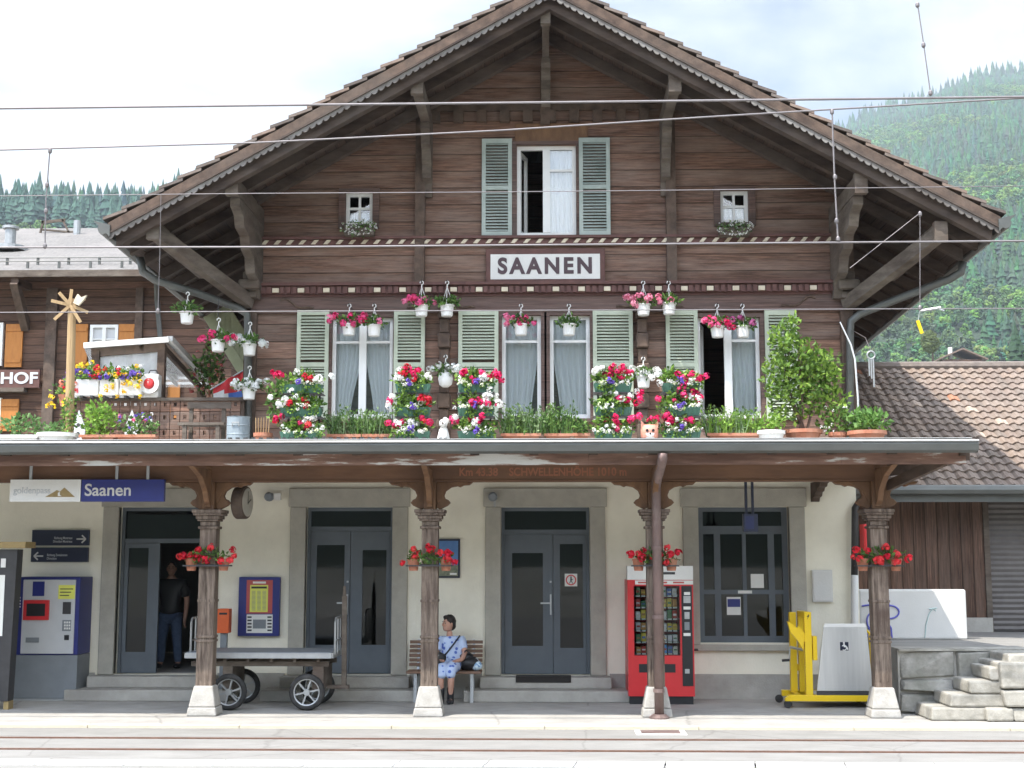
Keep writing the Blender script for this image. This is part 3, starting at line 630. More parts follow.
def curtain(wf, x0, x1, z0, z1, gather=None, side=1, y=.16, col=(.9,.92,.92)):
    mb = MB(); nx, nz = 26, 10; vs = []
    for j in range(nz+1):
        t = j/nz; z = z1+(z0-z1)*t
        for i in range(nx+1):
            u = i/nx
            wd = 1 - (gather or 0)*sstep(.25, 1, t)
            x = x0+(x1-x0)*u*wd if side > 0 else x1-(x1-x0)*(1-u)*wd
            vs.append((x, y+.022*math.sin(u*34+math.sin(t*2+x0*7)*.8)*(.5+t), z))
    mb.add(vs, [(j*(nx+1)+i, j*(nx+1)+i+1, (j+1)*(nx+1)+i+1, (j+1)*(nx+1)+i) for j in range(nz) for i in range(nx)], 0, col)
    mb.build('curtain', MT['curtain'], wf, smooth=True, fix=False)
for i, h in enumerate(W1):
    a, b, c, d = h; tr = PZ(362, 342, 0); xm = (a+b)/2
    if i == 0:
        wf = casement(h, transom=tr); curtain(wf, a+.05, xm-.03, c, d-.05, .45, 1); curtain(wf, xm+.03, b-.05, c, d-.05, .35, -1)
    elif i == 3:
        wf = casement(h, transom=tr, openleft=True); curtain(wf, xm+.03, b-.04, c, d-.05, .08, -1)
    else:
        wf = casement(h, transom=tr, mull=False); curtain(wf, a+.05, b-.05, c, d-.05, .22, 1 if i == 1 else -1)
wf = casement(G1, 'timber_red', openleft=True, trimw=.1, transom=PZ(560,170,0)); a, b, c, d = G1; curtain(wf, (a+b)/2+.02, b-.05, c, d-.05, .0, -1, .12, (.85,.87,.88))
for i, h in enumerate(S1):
    wf = casement(h, 'timber_red', transom=(h[2]+h[3])/2+.02, mull=False, trimw=.11); a, b, c, d = h; xm = (a+b)/2
    MB().box(xm-.02, xm+.02, .031, .078, c+.06, d-.06).build('glazing_bar', MT['white'], wf)
    curtain(wf, a+.04, b-.04, c+.0, c+(d-c)*(.45 if i == 0 else .55), 0, 1, .13, (.8,.82,.84))
def shutter(px0, py0, px1, py1, mat):
    a, b, c, d = rect(px0, py0, px1, py1, -.05); mb = MB(); f = .065; y0, y1 = -.125, -.075
    mb.box(a, a+f, y0, y1, c, d); mb.box(b-f, b, y0, y1, c, d); mb.box(a+f, b-f, y0, y1, c, c+f*1.4); mb.box(a+f, b-f, y0, y1, d-f*1.2, d); zm = (c+d)/2; mb.box(a+f, b-f, y0, y1, zm-.035, zm+.035)
    z = c+f*1.4+.02
    while z < d-f*1.2-.01:
        if abs(z-zm) > .05:
            mb.add([(a+f,y0+.004,z-.012),(b-f,y0+.004,z-.012),(b-f,y1-.004,z+.024),(a+f,y1-.004,z+.024),(a+f,y0+.004,z-.004),(b-f,y0+.004,z-.004),(b-f,y1-.004,z+.032),(a+f,y1-.004,z+.032)], [(0,3,2,1),(4,5,6,7),(0,1,5,4),(1,2,6,5),(2,3,7,6),(3,0,4,7)])
        z += .052
    o = mb.build('shutter', mat, st)
    MB().box(a+.02, b-.02, y1+.003, y1+.012, c+.02, d-.02).build('shutter_back', MT['timber_y'], o)
for q in ((297,311,329), (394,311,425), (458.5,311,498.5), (593,311,633), (666,311,698), (765,311,797)): shutter(q[0], q[1], q[2], 420, MT['shutter'])
shutter(482, 140, 512, 238, MT['shutter2']); shutter(579, 139, 610, 237, MT['shutter2'])
# ---------------------------------------------------------------- roof
def hw(Y): return HW + (Y-YF)*.025
YB = 22.0
mb = MB()
for s in (-1, 1):
    a0 = Vector((Xa, YF, ZA-.1)); b0 = Vector((Xa+s*hw(YF), YF, ZA-.1-SL*hw(YF))); a1 = Vector((Xa, YB, ZA-.1)); b1 = Vector((Xa+s*hw(YB), YB, ZA-.1-SL*hw(YB)))
    dn = Vector((0,0,-.14)); mb.add([a0,b0,b1,a1,a0+dn,b0+dn,b1+dn,a1+dn], [(0,1,2,3),(7,6,5,4),(0,4,5,1),(1,5,6,2),(2,6,7,3),(3,7,4,0)])
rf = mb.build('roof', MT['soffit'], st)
mb = MB(); NR = 24
for s in (-1, 1):
    for k in range(NR):
        t0, t1 = k/NR, (k+1)/NR+.012
        vs = []
        for Y in (YF-.06, YB):
            h = hw(Y)
            for t, dz in ((t0, .0), (t1, .07)):
                x = Xa+s*h*t; z = ZA-SL*h*t+dz-.085
                vs += [(x,Y,z), (x,Y,z+.045)]
        c = [(.36,.29,.25),(.3,.25,.22),(.44,.33,.27),(.24,.2,.18)][R.randrange(4)]
        mb.add(vs, [(0,2,3,1),(4,5,7,6),(1,3,7,5),(0,4,6,2),(2,6,7,3),(0,1,5,4)], 0, tuple(x*.55 for x in c))
mb.build('roof_tiles', MT['tile_col'], rf)
mb = MB().tube([(Xa,YF-.1,ZA+.03),(Xa,YB,ZA+.03)], .12, 8); mb.build('ridge_cap', MT['tile'], rf)
# barge boards, scalloped trim, rake rafters
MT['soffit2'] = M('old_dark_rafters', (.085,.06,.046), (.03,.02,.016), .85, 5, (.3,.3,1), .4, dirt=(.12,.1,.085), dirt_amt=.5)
bb = MB(); sc = MB(); rk = MB(); rl = MB()
for s in (-1, 1):
    def pt(t, dz, Y): return Vector((Xa+s*HW*t, Y, ZA-SL*HW*t+dz))
    def slab(m, dz0, dz1, Y0, Y1, t0=0.0, t1=1.0):
        m.add([pt(t0,dz0,Y0),pt(t1,dz0,Y0),pt(t1,dz1,Y0),pt(t0,dz1,Y0),pt(t0,dz0,Y1),pt(t1,dz0,Y1),pt(t1,dz1,Y1),pt(t0,dz1,Y1)], [(0,1,2,3),(7,6,5,4),(0,4,5,1),(1,5,6,2),(2,6,7,3),(3,7,4,0)])
    slab(bb, -.1, -.25, YF-.05, YF); slab(rl, -.252, -.285, YF-.07, YF)
    slab(rk, -.29, -.5, YF+.06, YF+.22, 0, .985)
    for Yr in (-1.3, -.55): slab(rk, -.245, -.42, Yr-.07, Yr+.07, 0, .99)
    n_ = 64
    for k in range(n_):
        t0, t1 = k/n_, (k+1)/n_; tm = (t0+t1)/2; ta, tb = t0+(t1-t0)*.2, t0+(t1-t0)*.8
        A = [pt(t0,-.286,0), pt(t1,-.286,0), pt(t1,-.325,0), pt(tb,-.36,0), pt(tm,-.372,0), pt(ta,-.36,0), pt(t0,-.325,0)]
        sc.prism([(v.x, v.z) for v in A], YF-.045, YF-.02)
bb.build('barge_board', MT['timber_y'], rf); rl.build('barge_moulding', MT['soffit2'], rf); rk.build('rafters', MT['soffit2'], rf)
MT['scallop'] = M('scalloped_trim_weathered', (.27,.255,.24), (.15,.135,.122), .8, 5, dirt=(.07,.055,.046), dirt_amt=.9, dscale=.55)
sc.build('scalloped_trim', MT['scallop'], rf)
# eave rafters running down the slope at the sides (seen from below), spaced in depth
mb = MB()
for s in (-1, 1):
    for k in range(26):
        Y = .5+k*.78; h = hw(Y); x0 = Xa+s*4.6; x1 = Xa+s*(h-.08)
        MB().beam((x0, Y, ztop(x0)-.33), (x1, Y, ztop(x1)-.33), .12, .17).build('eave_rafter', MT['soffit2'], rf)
# purlins with brackets
def purlin(px, py, w_=.15, h_=.25, Y0=-2.02):
    p = P(px, py, Y0); mb = MB().box(p.x-w_/2, p.x+w_/2, Y0, 1.0, p.z-h_/2, p.z+h_/2); mb.box(p.x-w_/2-.02, p.x+w_/2+.02, Y0-.02, Y0+.1, p.z-h_/2-.03, p.z+h_/2+.02)
    mb.build('purlin', MT['timber_grey'], rf); return p
pr_ = [purlin(545.5, 14, .11), purlin(417, 84), purlin(675, 82), purlin(232, 185), purlin(861, 183), purlin(153, 229), purlin(941, 231)]
def scroll(x, w_, ztop_, L, H):
    pts = [(0,0),(-L,0),(-L,-.1*H),(-L*.86,-.16*H),(-L*.8,-.3*H),(-L*.62,-.34*H),(-L*.55,-.5*H),(-L*.4,-.55*H),(-L*.34,-.74*H),(-L*.16,-.8*H),(-L*.1,-1*H),(0,-H)]
    return MB().prism([(u, ztop_+w) for u, w in pts], x-w_/2, x+w_/2, 'yz')
for i, (L, H) in enumerate(((.55,.9),(.6,1.1),(.6,1.1),(1.75,1.25),(1.75,1.25))):
    p = pr_[i]; m = scroll(p.x, .15, p.z-.142, L, H); m.xform(Matrix.Translation((0,-.045,0))); m.build('bracket', MT['timber_grey'], st)
for i, (px, py) in ((5, (250, 303)), (6, (846, 305))):
    q = P(px, py, -.15); p = pr_[i]; mb = MB().beam((p.x, -1.9, p.z-.02), q, .17, .2); mb.build('diagonal_strut', MT['timber_grey'], st)
for px in (251, 847):
    mb = MB(); p = P(px, 286, -.2); mb.cbox(p, .34, .4, .16); mb.cbox(p+Vector((0,.05,.16)), .24, .3, .14); mb.cbox(p+Vector((0,.05,-.15)), .22, .26, .12)
    mb.build('corner_console', MT['timber_grey'], st, bevel=.03)
# gutters and rain pipes
for s in (-1, 1):
    mb = MB(); g0 = Vector((Xa+s*(hw(YF)+.06), YF-.08, ZE-.2)); g1 = Vector((Xa+s*(hw(YB)+.06), YB, ZA-SL*hw(YB)-.2))
    mb.tube([g0, g1], .085, 8); mb.add([g0+Vector((-.1*s,0,-.12)), g0+Vector((.16*s,0,.13)), g0+Vector((-.1*s,0,.06)), g0+Vector((-.1*s,.3,-.12)), g0+Vector((.16*s,.3,.13)), g0+Vector((-.1*s,.3,.06))], [(0,1,2),(5,4,3),(0,3,4,1),(1,4,5,2),(2,5,3,0)])
    mb.build('eave_gutter', MT['gutter'], rf)
def rpipe(pts, r, mat, name='rain_pipe'): return MB().tube(pts, r, 8).build(name, mat, st, smooth=True)
rpipe([P(140,258,-1.2), P(143,272,-1.2), P(155,280,-1.15), P(200,294,-.7), P(238,308,-.25), P(247,314,-.2), P(248,324,-.2), P(248,440,-.2)], .065, MT['gutter'])
rpipe([P(963,262,-1.2), P(961,272,-1.2), P(950,279,-1.15), P(900,298,-.7), P(860,314,-.25), P(851,321,-.2), P(850,332,-.2), P(850,440,-.2)], .065, MT['gutter'])
rpipe([P(872,497,-.12), P(860,500,-.12), P(855,508,-.12), P(854.5,577,-.12)], .055, MT['dmetal'])
rpipe([P(854.5,575,-.12), P(854.5,684,-.12)], .06, MT['whitewall'])
# wall fittings
r_ = rect(812,570,832,602,-.02); bx = MB().box(r_[0], r_[1], -.07, -.002, r_[2], r_[3]); bx.box(r_[0]+.02, r_[1]-.02, -.078, -.071, r_[2]+.02, r_[3]-.02)
tag(bx.build('meter_cabinet', MT['whitewall'], bevel=.005), 'flat white meter cabinet on the white wall right of the station window', 'cabinet')
for px, lab in ((270, 'small grey box lamp on the stone surround above the plain left double door'), (493, 'small round grey wall lamp at the corner of the middle door surround')):
    p = P(px, 497, -.1); t = thing('wall_lamp', lab, 'wall lamp', p)
    MB().lathe([(.05,-.0),(.075,.03),(.075,.1),(.05,.13)], (p.x, p.y-.13, p.z), 12, 'y').build('lamp_housing', MT['grey'], t)
    MB().box(p.x-.03, p.x+.03, p.y-.02, p.y+.05, p.z-.04, p.z+.04).build('mount', MT['metal'], t)
    if px == 270: MB().cbox((p.x+.13, p.y-.05, p.z), .11, .06, .11).build('sensor', MT['white_p'], t)
    else: MB().cbox((p.x+.03, p.y-.06, p.z-.1), .03, .03, .12).build('switch_arm', MT['metal'], t)
# name board
r_ = rect(486,249,605,283,-.1); t = thing('name_board', 'white board reading SAANEN in a brown frame under the gable window', 'sign', ((r_[0]+r_[1])/2, -.1, r_[2]))
MB().box(r_[0], r_[1], -.15, -.11, r_[2], r_[3]).build('frame', MT['redbrown'], t, bevel=.01)
r_ = rect(490.5,254,600,279,-.16); MB().box(r_[0], r_[1], -.158, -.151, r_[2], r_[3]).build('board', MT['whitewall'], t)
MT['letter'] = M('dark_letters', (.085,.055,.062), (.065,.042,.048), .7, 8)
text('lettering', 'SAANEN', .36, ((r_[0]+r_[1])/2, -.163, (r_[2]+r_[3])/2), MT['letter'], t, 'CENTER', .014, 0, .004, (r_[1]-r_[0])*.86, 1.3)
# ================================================================ platform canopy
YC = -2.45; YE = -3.7; XE = PX(972, 450, YE); XW = -13.0
def zdeck(Y): return 3.76 + (Y-YE)*.05
cn = thing('platform_canopy', 'long flat platform canopy on four carved wooden columns with white stone feet', 'canopy', (0, YC, 0))
mb = MB()
mb.add([(XW,YE,zdeck(YE)-.05),(XE,YE,zdeck(YE)-.05),(XG+.15,-.05,zdeck(-.05)-.05),(XW,-.05,zdeck(-.05)-.05),(XW,YE,zdeck(YE)),(XE,YE,zdeck(YE)),(XG+.15,-.05,zdeck(-.05)),(XW,-.05,zdeck(-.05))], [(0,3,2,1),(4,5,6,7),(0,1,5,4),(1,2,6,5),(2,3,7,6),(3,0,4,7)])
mb.box(XW, XL-.25, -.05, 8, zdeck(-.05)-.12, zdeck(-.05))
mb.build('deck', MT['tin'], cn)
mb = MB(); x = XW
while x < XG+.0:
    mb.add([(x,YE+.12,zdeck(YE)-.2),(x+.12,YE+.12,zdeck(YE)-.2),(x+.12,-.02,zdeck(0)-.2),(x,-.02,zdeck(0)-.2),(x,YE+.12,zdeck(YE)-.052),(x+.12,YE+.12,zdeck(YE)-.052),(x+.12,-.02,zdeck(0)-.052),(x,-.02,zdeck(0)-.052)], [(0,3,2,1),(4,5,6,7),(0,1,5,4),(1,2,6,5),(2,3,7,6),(3,0,4,7)]); x += .8
mb.build('joist', MT['timber_y'], cn)
# gutter with lip, edge flashing, peeling fascia, carved beam
zg1, zg0 = PZ(500, 441, YE), PZ(500, 454, YE)
mb = MB(); prof = [(YE, zg1-.012), (YE-.13, zg1-.03), (YE-.14, zg1-.06), (YE-.12, zg0+.03), (YE-.05, zg0), (YE+.02, zg0+.02), (YE+.02, zg1-.03)]
mb.prism(prof, XW, XE+.05, 'yz'); mb.build('gutter', MT['gutter'], cn)
mb = MB().tube([(XW,YE-.145,zg1-.018),(XE+.05,YE-.145,zg1-.018)], .014, 6); mb.box(XW, XE, YE-.03, YE+.3, zdeck(YE)+.002, zdeck(YE)+.012)
mb.build('edge_flashing', MT['tin'], cn)
mb = MB(); x = PX(230,440,YE)
while x < PX(430,440,YE): mb.cbox((x, YE+.0, zdeck(YE)+.02), .05, .05, .03); x += .105
mb.build('flashing_clips', MT['dmetal'], cn)
zf1, zf0 = PZ(500, 455.5, YE+.22), PZ(500, 465, YE+.22)
mb = MB(); x = XW; i = 0
while x < XE-.05: x2 = min(x+3.4, XE-.02); mb.box(x, x2-.004, YE+.2, YE+.24, zf0, zf1+.05); x = x2
mb.build('fascia_board', MT['peel'], cn)
zb1, zb0 = PZ(500, 466, YC-.1), PZ(500, 481.5, YC-.1)
colx = [PX(px, 600, YC) for px in (208, 430, 655, 879)]
mb = MB().box(XW, colx[3]+.15, YC-.11, YC+.11, zb0+.022, zb1+.12); mb.box(XW, colx[3]+.15, YC-.125, YC+.125, zb0, zb0+.02)
bmn = mb.build('beam', MT['beam'], cn)
MT['carvedtext'] = M('carved_text_red', (.33,.135,.075), (.26,.1,.055), .7, 8)
xa, xb = PX(459, 469, YC-.1), PX(626, 469, YC-.1)
zt_ = (zb0+zb1)/2+.02
text('lettering', 'Km 43.38    SCHWELLENHÖHE 1010 m', .16, (xa, YC-.113, zt_), MT['carvedtext'], bmn, 'LEFT', .004, 0, .002, xb-xa)
def bracket_poly(s, x):
    p = [(0,0),(0,-.62),(.06,-.66),(.19,-.57),(.24,-.5),(.2,-.43),(.15,-.4),(.13,-.33),(.16,-.22),(.25,-.13),(.36,-.1),(.4,-.13),(.46,-.085),(.56,-.075),(.62,0)]
    return [(x+s*(a*.84+.085), b) for a, b in p]
for i, X0 in enumerate(colx):
    zt0 = zb0-.002; zcap = PZ(430, 514.5, YC)
    rail = YC
    c_ = MB(); zp = PZ(430, 687, YC)
    c_.box(X0-.115, X0+.115, YC-.115, YC+.115, zp, zcap-.205)
    for z, g in ((zp+.62,.012),(zp+.68,.012),(zp+1.18,.01)): c_.box(X0-.115-g, X0+.115+g, YC-.115-g, YC+.115+g, z, z+.035)
    for sx in (-1, 1):
        c_.box(X0+sx*.05-.012, X0+sx*.05+.012, YC-.122, YC-.1155, zp+.1, zp+.6); c_.box(X0+sx*.05-.012, X0+sx*.05+.012, YC-.122, YC-.1155, zp+.75, zp+1.15)
    o = c_.build('column', MT['post'], cn, bevel=.012)
    c_ = MB(); z = zcap-.205
    for a, h in ((.14,.04),(.115,.07),(.15,.03),(.17,.05),(.2,.035),(.215,.05)): c_.box(X0-a, X0+a, YC-a, YC+a, z, z+h-.002); z += h
    c_.build('capital', MT['post'], o, bevel=.008); zc2 = z
    c_ = MB(); c_.frust(X0, YC, 0, .12, .212, .212, .195, .195); c_.frust(X0, YC, .122, zp+.02, .19, .19, .135, .135); c_.build('stone_foot', MT['pedestal'], o, bevel=.02)
    c_ = MB(); c_.box(X0-.085, X0+.085, YC-.15, YC+.1, zc2, zt0); c_.box(X0-.04, X0+.04, YC-.18, YC-.151, zc2+.03, zb1)
    for s in (-1, 1):
        c_.prism([(u, zt0+w*(zt0-zc2)/.66) for u, w in bracket_poly(s, X0)], YC-.05, YC+.05)
        c_.prism([(X0+s*u, zt0-.001+w) for u, w in ((.087,0),(.087,-.3),(.12,-.3),(.2,-.12),(.35,-.04),(.4,0))], YC-.07, YC+.07)
    p = [(0,0),(0,-.5),(.1,-.44),(.2,-.3),(.5,-.12),(1.0,0)]
    c_.prism([(YC-.16-u, zt0+.16+w) for u, w in p], X0-.04, X0+.04, 'yz')
    c_.build('carved_bracket', MT['carved'], cn, bevel=.008)
# downpipe at the third column, end strut at the right
X0 = PX(658, 600, YC-.2); mb = MB(); mb.tube([(X0,YE-.05,zg0),(X0,YE-.05,zg0-.06),(X0-.01,YC-.32,zg0-.35),(X0-.01,YC-.27,zg0-.6),(X0-.01,YC-.27,.0)], .066, 10)
o = mb.build('downpipe', MT['iron'], cn, smooth=True)
for z in (.35, 1.35, 2.3): MB().lathe([(.078,z),(.078,z+.05)], (X0-.01,YC-.27,0), 12).build('pipe_clamp', MT['iron'], o)
MB().lathe([(.14,.0),(.14,.02),(.09,.06)], (X0-.01,YC-.27,0), 12).build('pipe_foot', MT['iron'], o)
mb = MB().beam((XE-.02, YE+.2, zf1), (XE-.02, YC, zf1+.05), .1, .16); mb.beam((XE-.3, YE+.25, zf0+.05), (colx[3]+.15, YC, zb0-.08), .08, .14); mb.beam((XE-.06,YE+.15,zf1+.06),(XG+.1,-.1,zf1+.2),.1,.16)
mb.beam((colx[3]+.1, YC, zb1-.05), (XE-.28, YC, zb1+.0), .14, .2)
mb.build('end_strut', MT['timber_y'], cn)
r_ = rect(812,484,838,497,-.3); scroll(PX(818,490,-.3), .12, PZ(818,482,-.3), .9, .3).build('wall_bracket', MT['timber_y'], cn)
# ================================================================ things on the platform
# hanging station sign
yS = YC-.25; t = thing('station_sign', 'hanging station sign, white half with a gold mountain emblem and blue half reading Saanen', 'sign', P(88,503,yS))
r1 = rect(10,480,80.5,502.5,yS); r2 = rect(81,479.5,164,501.5,yS)
MB().box(r1[0], r1[1], yS, yS+.08, r2[2], r2[3]).build('white_panel', MT['white_p'], t)
MB().box(r2[0]+.004, r2[1], yS, yS+.08, r2[2], r2[3]).build('blue_panel', MT['blue'], t)
zc = (r2[2]+r2[3])/2
text('name_lettering', 'Saanen', .24, (r2[0]+.05, yS-.004, zc), MT['whitepaint'], t, 'LEFT', .0035, 0, .002, PX(131,490,yS)-PX(85,490,yS))
text('brand_lettering', 'goldenpass', .13, (r1[0]+.05, yS-.004, zc+.0), MT['lgrey'], t, 'LEFT', .001, 0, .002, PX(51,490,yS)-PX(14,490,yS))
MT['gold'] = M('gold_print', (.36,.26,.11), (.28,.2,.085), .5, 20)
def pxy(L, Y): return [(P(a,b,Y).x, P(a,b,Y).z) for a, b in L]
mb = MB(); mb.prism(pxy([(45,497),(54,492),(57,490),(60,491.5),(64.5,487.5),(75,497)], yS), yS-.005, yS-.001); mb.build('mountain_emblem', MT['gold'], t)
mb = MB(); mb.prism(pxy([(58,493),(60,491.6),(60,495),(62,496.2),(58,496)], yS), yS-.008, yS-.0055); mb.build('emblem_snow', MT['white_p'], t)
mb = MB()
for px in (31, 117, 148): X0 = PX(px,475,yS+.04); MB().box(X0-.02, X0+.02, yS+.03, yS+.05, r2[3], zdeck(yS)-.2).build('hanger', MT['metal'], t)
# clock
p = P(242, 502.5, YC+.25); t = thing('platform_clock', 'round double-faced clock with dark casing hanging edge-on from the canopy beam', 'clock', p)
Mx = Matrix.Translation(p) @ Matrix.Rotation(rad(-9), 4, 'Z')
MB().lathe([(.19,-.085),(.23,-.08),(.24,-.065),(.24,.065),(.23,.08),(.19,.085)], (0,0,0), 28, 'x').xform(Mx).build('casing', MT['timber_y'], t, smooth=False)
MB().lathe([(.205,.086),(.205,.092)], (0,0,0), 28, 'x').lathe([(.205,-.092),(.205,-.086)], (0,0,0), 28, 'x').xform(Mx).build('dial', MT['stone_trim'], t)
for s in (-1, 1):
    MB().box(.0935*s-.001, .0935*s+.001, -.008, .008, -.03, .16).xform(Mx).build('clock_hand', MT['black'], t)
    MB().beam((.0965*s,0,-.01),(.0965*s,.11,.05),.002,.014).xform(Mx).build('clock_hand', MT['black'], t)
MB().tube([p+Vector((0,0,.25)), p+Vector((0,0,zb0-p.z+.02))], .03, 8).lathe([(.07,0),(.03,.09)], p+Vector((0,0,.245)), 10).build('hanger', MT['dmetal'], t)
MT['navy2'] = M('dark_blue_print', (.012,.018,.075), (.01,.015,.06), .4, 4)
# hanging blue platform marker seen end on
yB = YC+.3; p = P(749, 523, yB); t = thing('platform_marker', 'narrow dark blue sign hanging on two thin rods in front of the station window', 'sign', p)
r_ = rect(742.5,514,757,532,yB); MB().box(r_[0], r_[1], yB-.1, yB+.02, r_[2], r_[3]).build('panel', MT['navy'], t, bevel=.005)
mb = MB()
for px in (746, 752.5): X0 = PX(px,495,yB); mb.box(X0-.018, X0+.018, yB, yB+.04, r_[3], zdeck(yB)-.2)
mb.build('rods', MT['navy'], t)
r_ = rect(745.5,516,754,529,yB-.1)
MB().box(r_[0], r_[1], yB-.108, yB-.101, r_[2], r_[3]).build('face', MT['navy2'], t)
# direction signs
for q, arrow, lines, lab in (((32,530,89,545.5), 1, ('Richtung Montreux','Direction Montreux'), 'dark blue direction plate with a white arrow pointing right'), ((31,547.5,88,562), -1, ('Richtung Zweisimmen','Direction'), 'dark blue direction plate with a white arrow pointing left')):
    r_ = rect(*q, -.05); t = thing('direction_sign', lab, 'sign', ((r_[0]+r_[1])/2, -.03, r_[2]))
    MB().box(r_[0], r_[1], -.05, -.004, r_[2], r_[3]).build('plate', MT['navy'], t); zc = (r_[2]+r_[3])/2; ht = r_[3]-r_[2]
    tip = r_[1]-.05 if arrow > 0 else r_[0]+.05; mb = MB(); mb.box(min(tip, tip-arrow*.15), max(tip, tip-arrow*.15), -.057, -.051, zc-.032, zc-.01)
    for s in (-1, 1): mb.beam((tip,-.054,zc-.021),(tip-arrow*.065,-.054,zc-.021+s*.06),.022,.006,(0,1,0))
    mb.build('arrow', MT['whitepaint'], t)
    for k, s_ in enumerate(lines):  # one mesh per line
        wd = .0165*len(s_)*1.05
        if arrow > 0: text('lettering', s_, .055, (r_[1]-.27-wd, -.053, zc-.005-k*.055), MT['lgrey'], t, 'LEFT', .0005, 0, .0015, wd)
        else: text('lettering', s_, .055, (r_[0]+.26, -.053, zc-.005-k*.055), MT['lgrey'], t, 'LEFT', .0005, 0, .0015, wd)
# ticket machine
yT = -.62; r_ = rect(13,577,77,684,yT); x0, x1, _, z1 = r_; zb_ = PZ(45,655,yT); t = thing('ticket_machine', 'blue and white ticket machine with red framed screen on a grey base', 'ticket machine', ((x0+x1)/2, yT+.3, 0))
MB().box(x0, x1+.02, yT, -.03, zb_, z1).build('cabinet', MT['blue'], t, bevel=.012)
MB().box(x0, x1+.02, yT+.01, -.04, .03, zb_-.004).build('base', MT['grey'], t); MB().box(x0+.0, x1+.0, yT+.03, -.05, 0, .028).build('foot', MT['lgrey'], t)
r_ = rect(22.5,579,75,655,yT); MB().box(r_[0], r_[1], yT-.03, yT-.002, r_[2]+.02, r_[3]-.01).build('front_panel', MT['lgrey'], t, bevel=.008)
def tp(name, q, mat, d0=.045, d1=.0305, **k): a, b, c, d = rect(*q, yT-.03); return MB().box(a, b, yT-d0, yT-d1, c, d).build(name, mat, t, **k)
sr = tp('screen_frame', (24,600,49.5,620), MT['red'], .07, bevel=.006); a, b, c, d = rect(27.5,603.5,46,616,yT-.03); MB().box(a,b,yT-.074,yT-.0705,c,d).build('screen', MT['black'], sr)
tp('info_sticker', (33,581.5,44.5,596), MT['blue']); tp('notice', (58.5,585,75,599), MT['sgreen'], .036); tp('card_reader', (63,602,71,614), MT['dmetal']); tp('keypad', (62.5,620,71,631), MT['grey']); tp('coin_slot', (64.5,635,69,640), MT['black']); tp('banknote_slot', (26,637.5,39,642.5), MT['grey'])
mb = MB()
for z in range(3):
    for k in range(3): a, b, c, d = rect(64+k*2.3,621.5+z*3,65.6+k*2.3,623.4+z*3,yT-.05); mb.box(a,b,yT-.049,yT-.0455,c,d)
mb.build('keys', MT['white_p'], t)
mb = MB(); a, b, c, d = rect(17,583,20,592,yT-.005); mb.box(a,b,yT-.006,yT-.001,c,d)
for k in range(4): a, b, c, d = rect(16.5,597+k*3,20.5,598.5+k*3,yT-.005); mb.box(a,b,yT-.006,yT-.001,c,d)
mb.build('side_print', MT['white_p'], t)
a, b, c, d = rect(60,587.5,73,597,yT-.036); mb = MB()
for k in range(3): mb.box(a, b-.03*k, yT-.0385, yT-.0365, d-.03-k*.05, d-.015-k*.05)
mb.build('notice_print', MT['dmetal'], t)
# display case with yellow cap at the left edge
yD = -1.9; t = thing('display_case', 'dark notice case with a yellow capping at the left edge of the platform', 'notice case', (PX(4,705,yD), yD+.3, 0))
xr, zt_ = PX(17,560,yD), PZ(10,548,yD); mb = MB()
mb.add([(-9.2,yD,.12),(PX(8,690,yD),yD,.12),(PX(8,690,yD),yD+.22,.12),(-9.2,yD+.22,.12),(-9.2,yD,zt_-.02),(xr,yD,zt_-.02),(xr,yD+.22,zt_-.02),(-9.2,yD+.22,zt_-.02)], [(0,3,2,1),(4,5,6,7),(0,1,5,4),(1,2,6,5),(2,3,7,6),(3,0,4,7)]); mb.build('case', MT['dmetal'], t)
MB().box(-9.3, PX(28,545,yD), yD-.1, yD+.3, zt_, zt_+.09).build('capping', MT['gold'], t)
a = PX(4,600,yD); MB().box(-9.1, a, yD-.008, yD-.001, PZ(2,636,yD), PZ(2,575,yD)).build('timetable', MT['paper'], t)
MB().cbox((PX(3.5,563,yD), yD-.006, PZ(3,563,yD)), .07, .01, .13).build('number_sticker', MT['white_p'], t)
MB().box(PX(3,700,yD), PX(8,700,yD), yD+.02, yD+.2, 0, .119).build('foot', MT['gold'], t)
# timetable board
r_ = rect(239,577,280,636,-.05); t = thing('timetable_board', 'blue framed notice board with a yellow departure sheet and a white map sheet', 'notice board', ((r_[0]+r_[1])/2, -.05, r_[2]))
MB().box(r_[0], r_[1], -.1, -.004, r_[2], r_[3]).build('frame', MT['blue'], t, bevel=.008)
def tb(name, q, mat, d): a, b, c, d_ = rect(*q, -.1); return MB().box(a, b, -.1-d, -.1-d+.0035, c, d_).build(name, mat, t)
MT['salmon'] = M('faded_red_print', (.5,.1,.09), (.44,.085,.08), .6, 5)
tb('red_sheet', (246.5,580,272.5,613.5), MT['salmon'], .0045); sh = tb('yellow_sheet', (250,585,268,612), MT['sgreen'], .009); tb('white_sheet', (246.5,614.5,272.5,633), MT['paper'], .0045)
a, b, c, d = rect(251.5,586.5,267,588.5,-.1); MB().box(a,b,-.1125,-.1095,c,d).build('heading', MT['black'], sh)
mb = MB()
for k in range(16):
    for j in range(3): a, b, c, d = rect(252+j*5.3,591+k*1.25,255.6+j*5.3,591.45+k*1.25,-.1); mb.box(a,b,-.1105,-.1095,c,d)
mb.build('columns', MT['grey'], sh); tb('map', (253,619.5,266,628.5), MT['grey'], .009); tb('red_heading', (253,581.5,266,583.5), MT['paper'], .009)
mb = MB()
for k in range(5):
    for u in (247.5, 267.5): a, b, c, d = rect(u,616.3+k*3.3,u+4.2,617.9+k*3.3,-.1); mb.box(a,b,-.109,-.1055,c,d)
mb.build('small_print', MT['dmetal'], t)
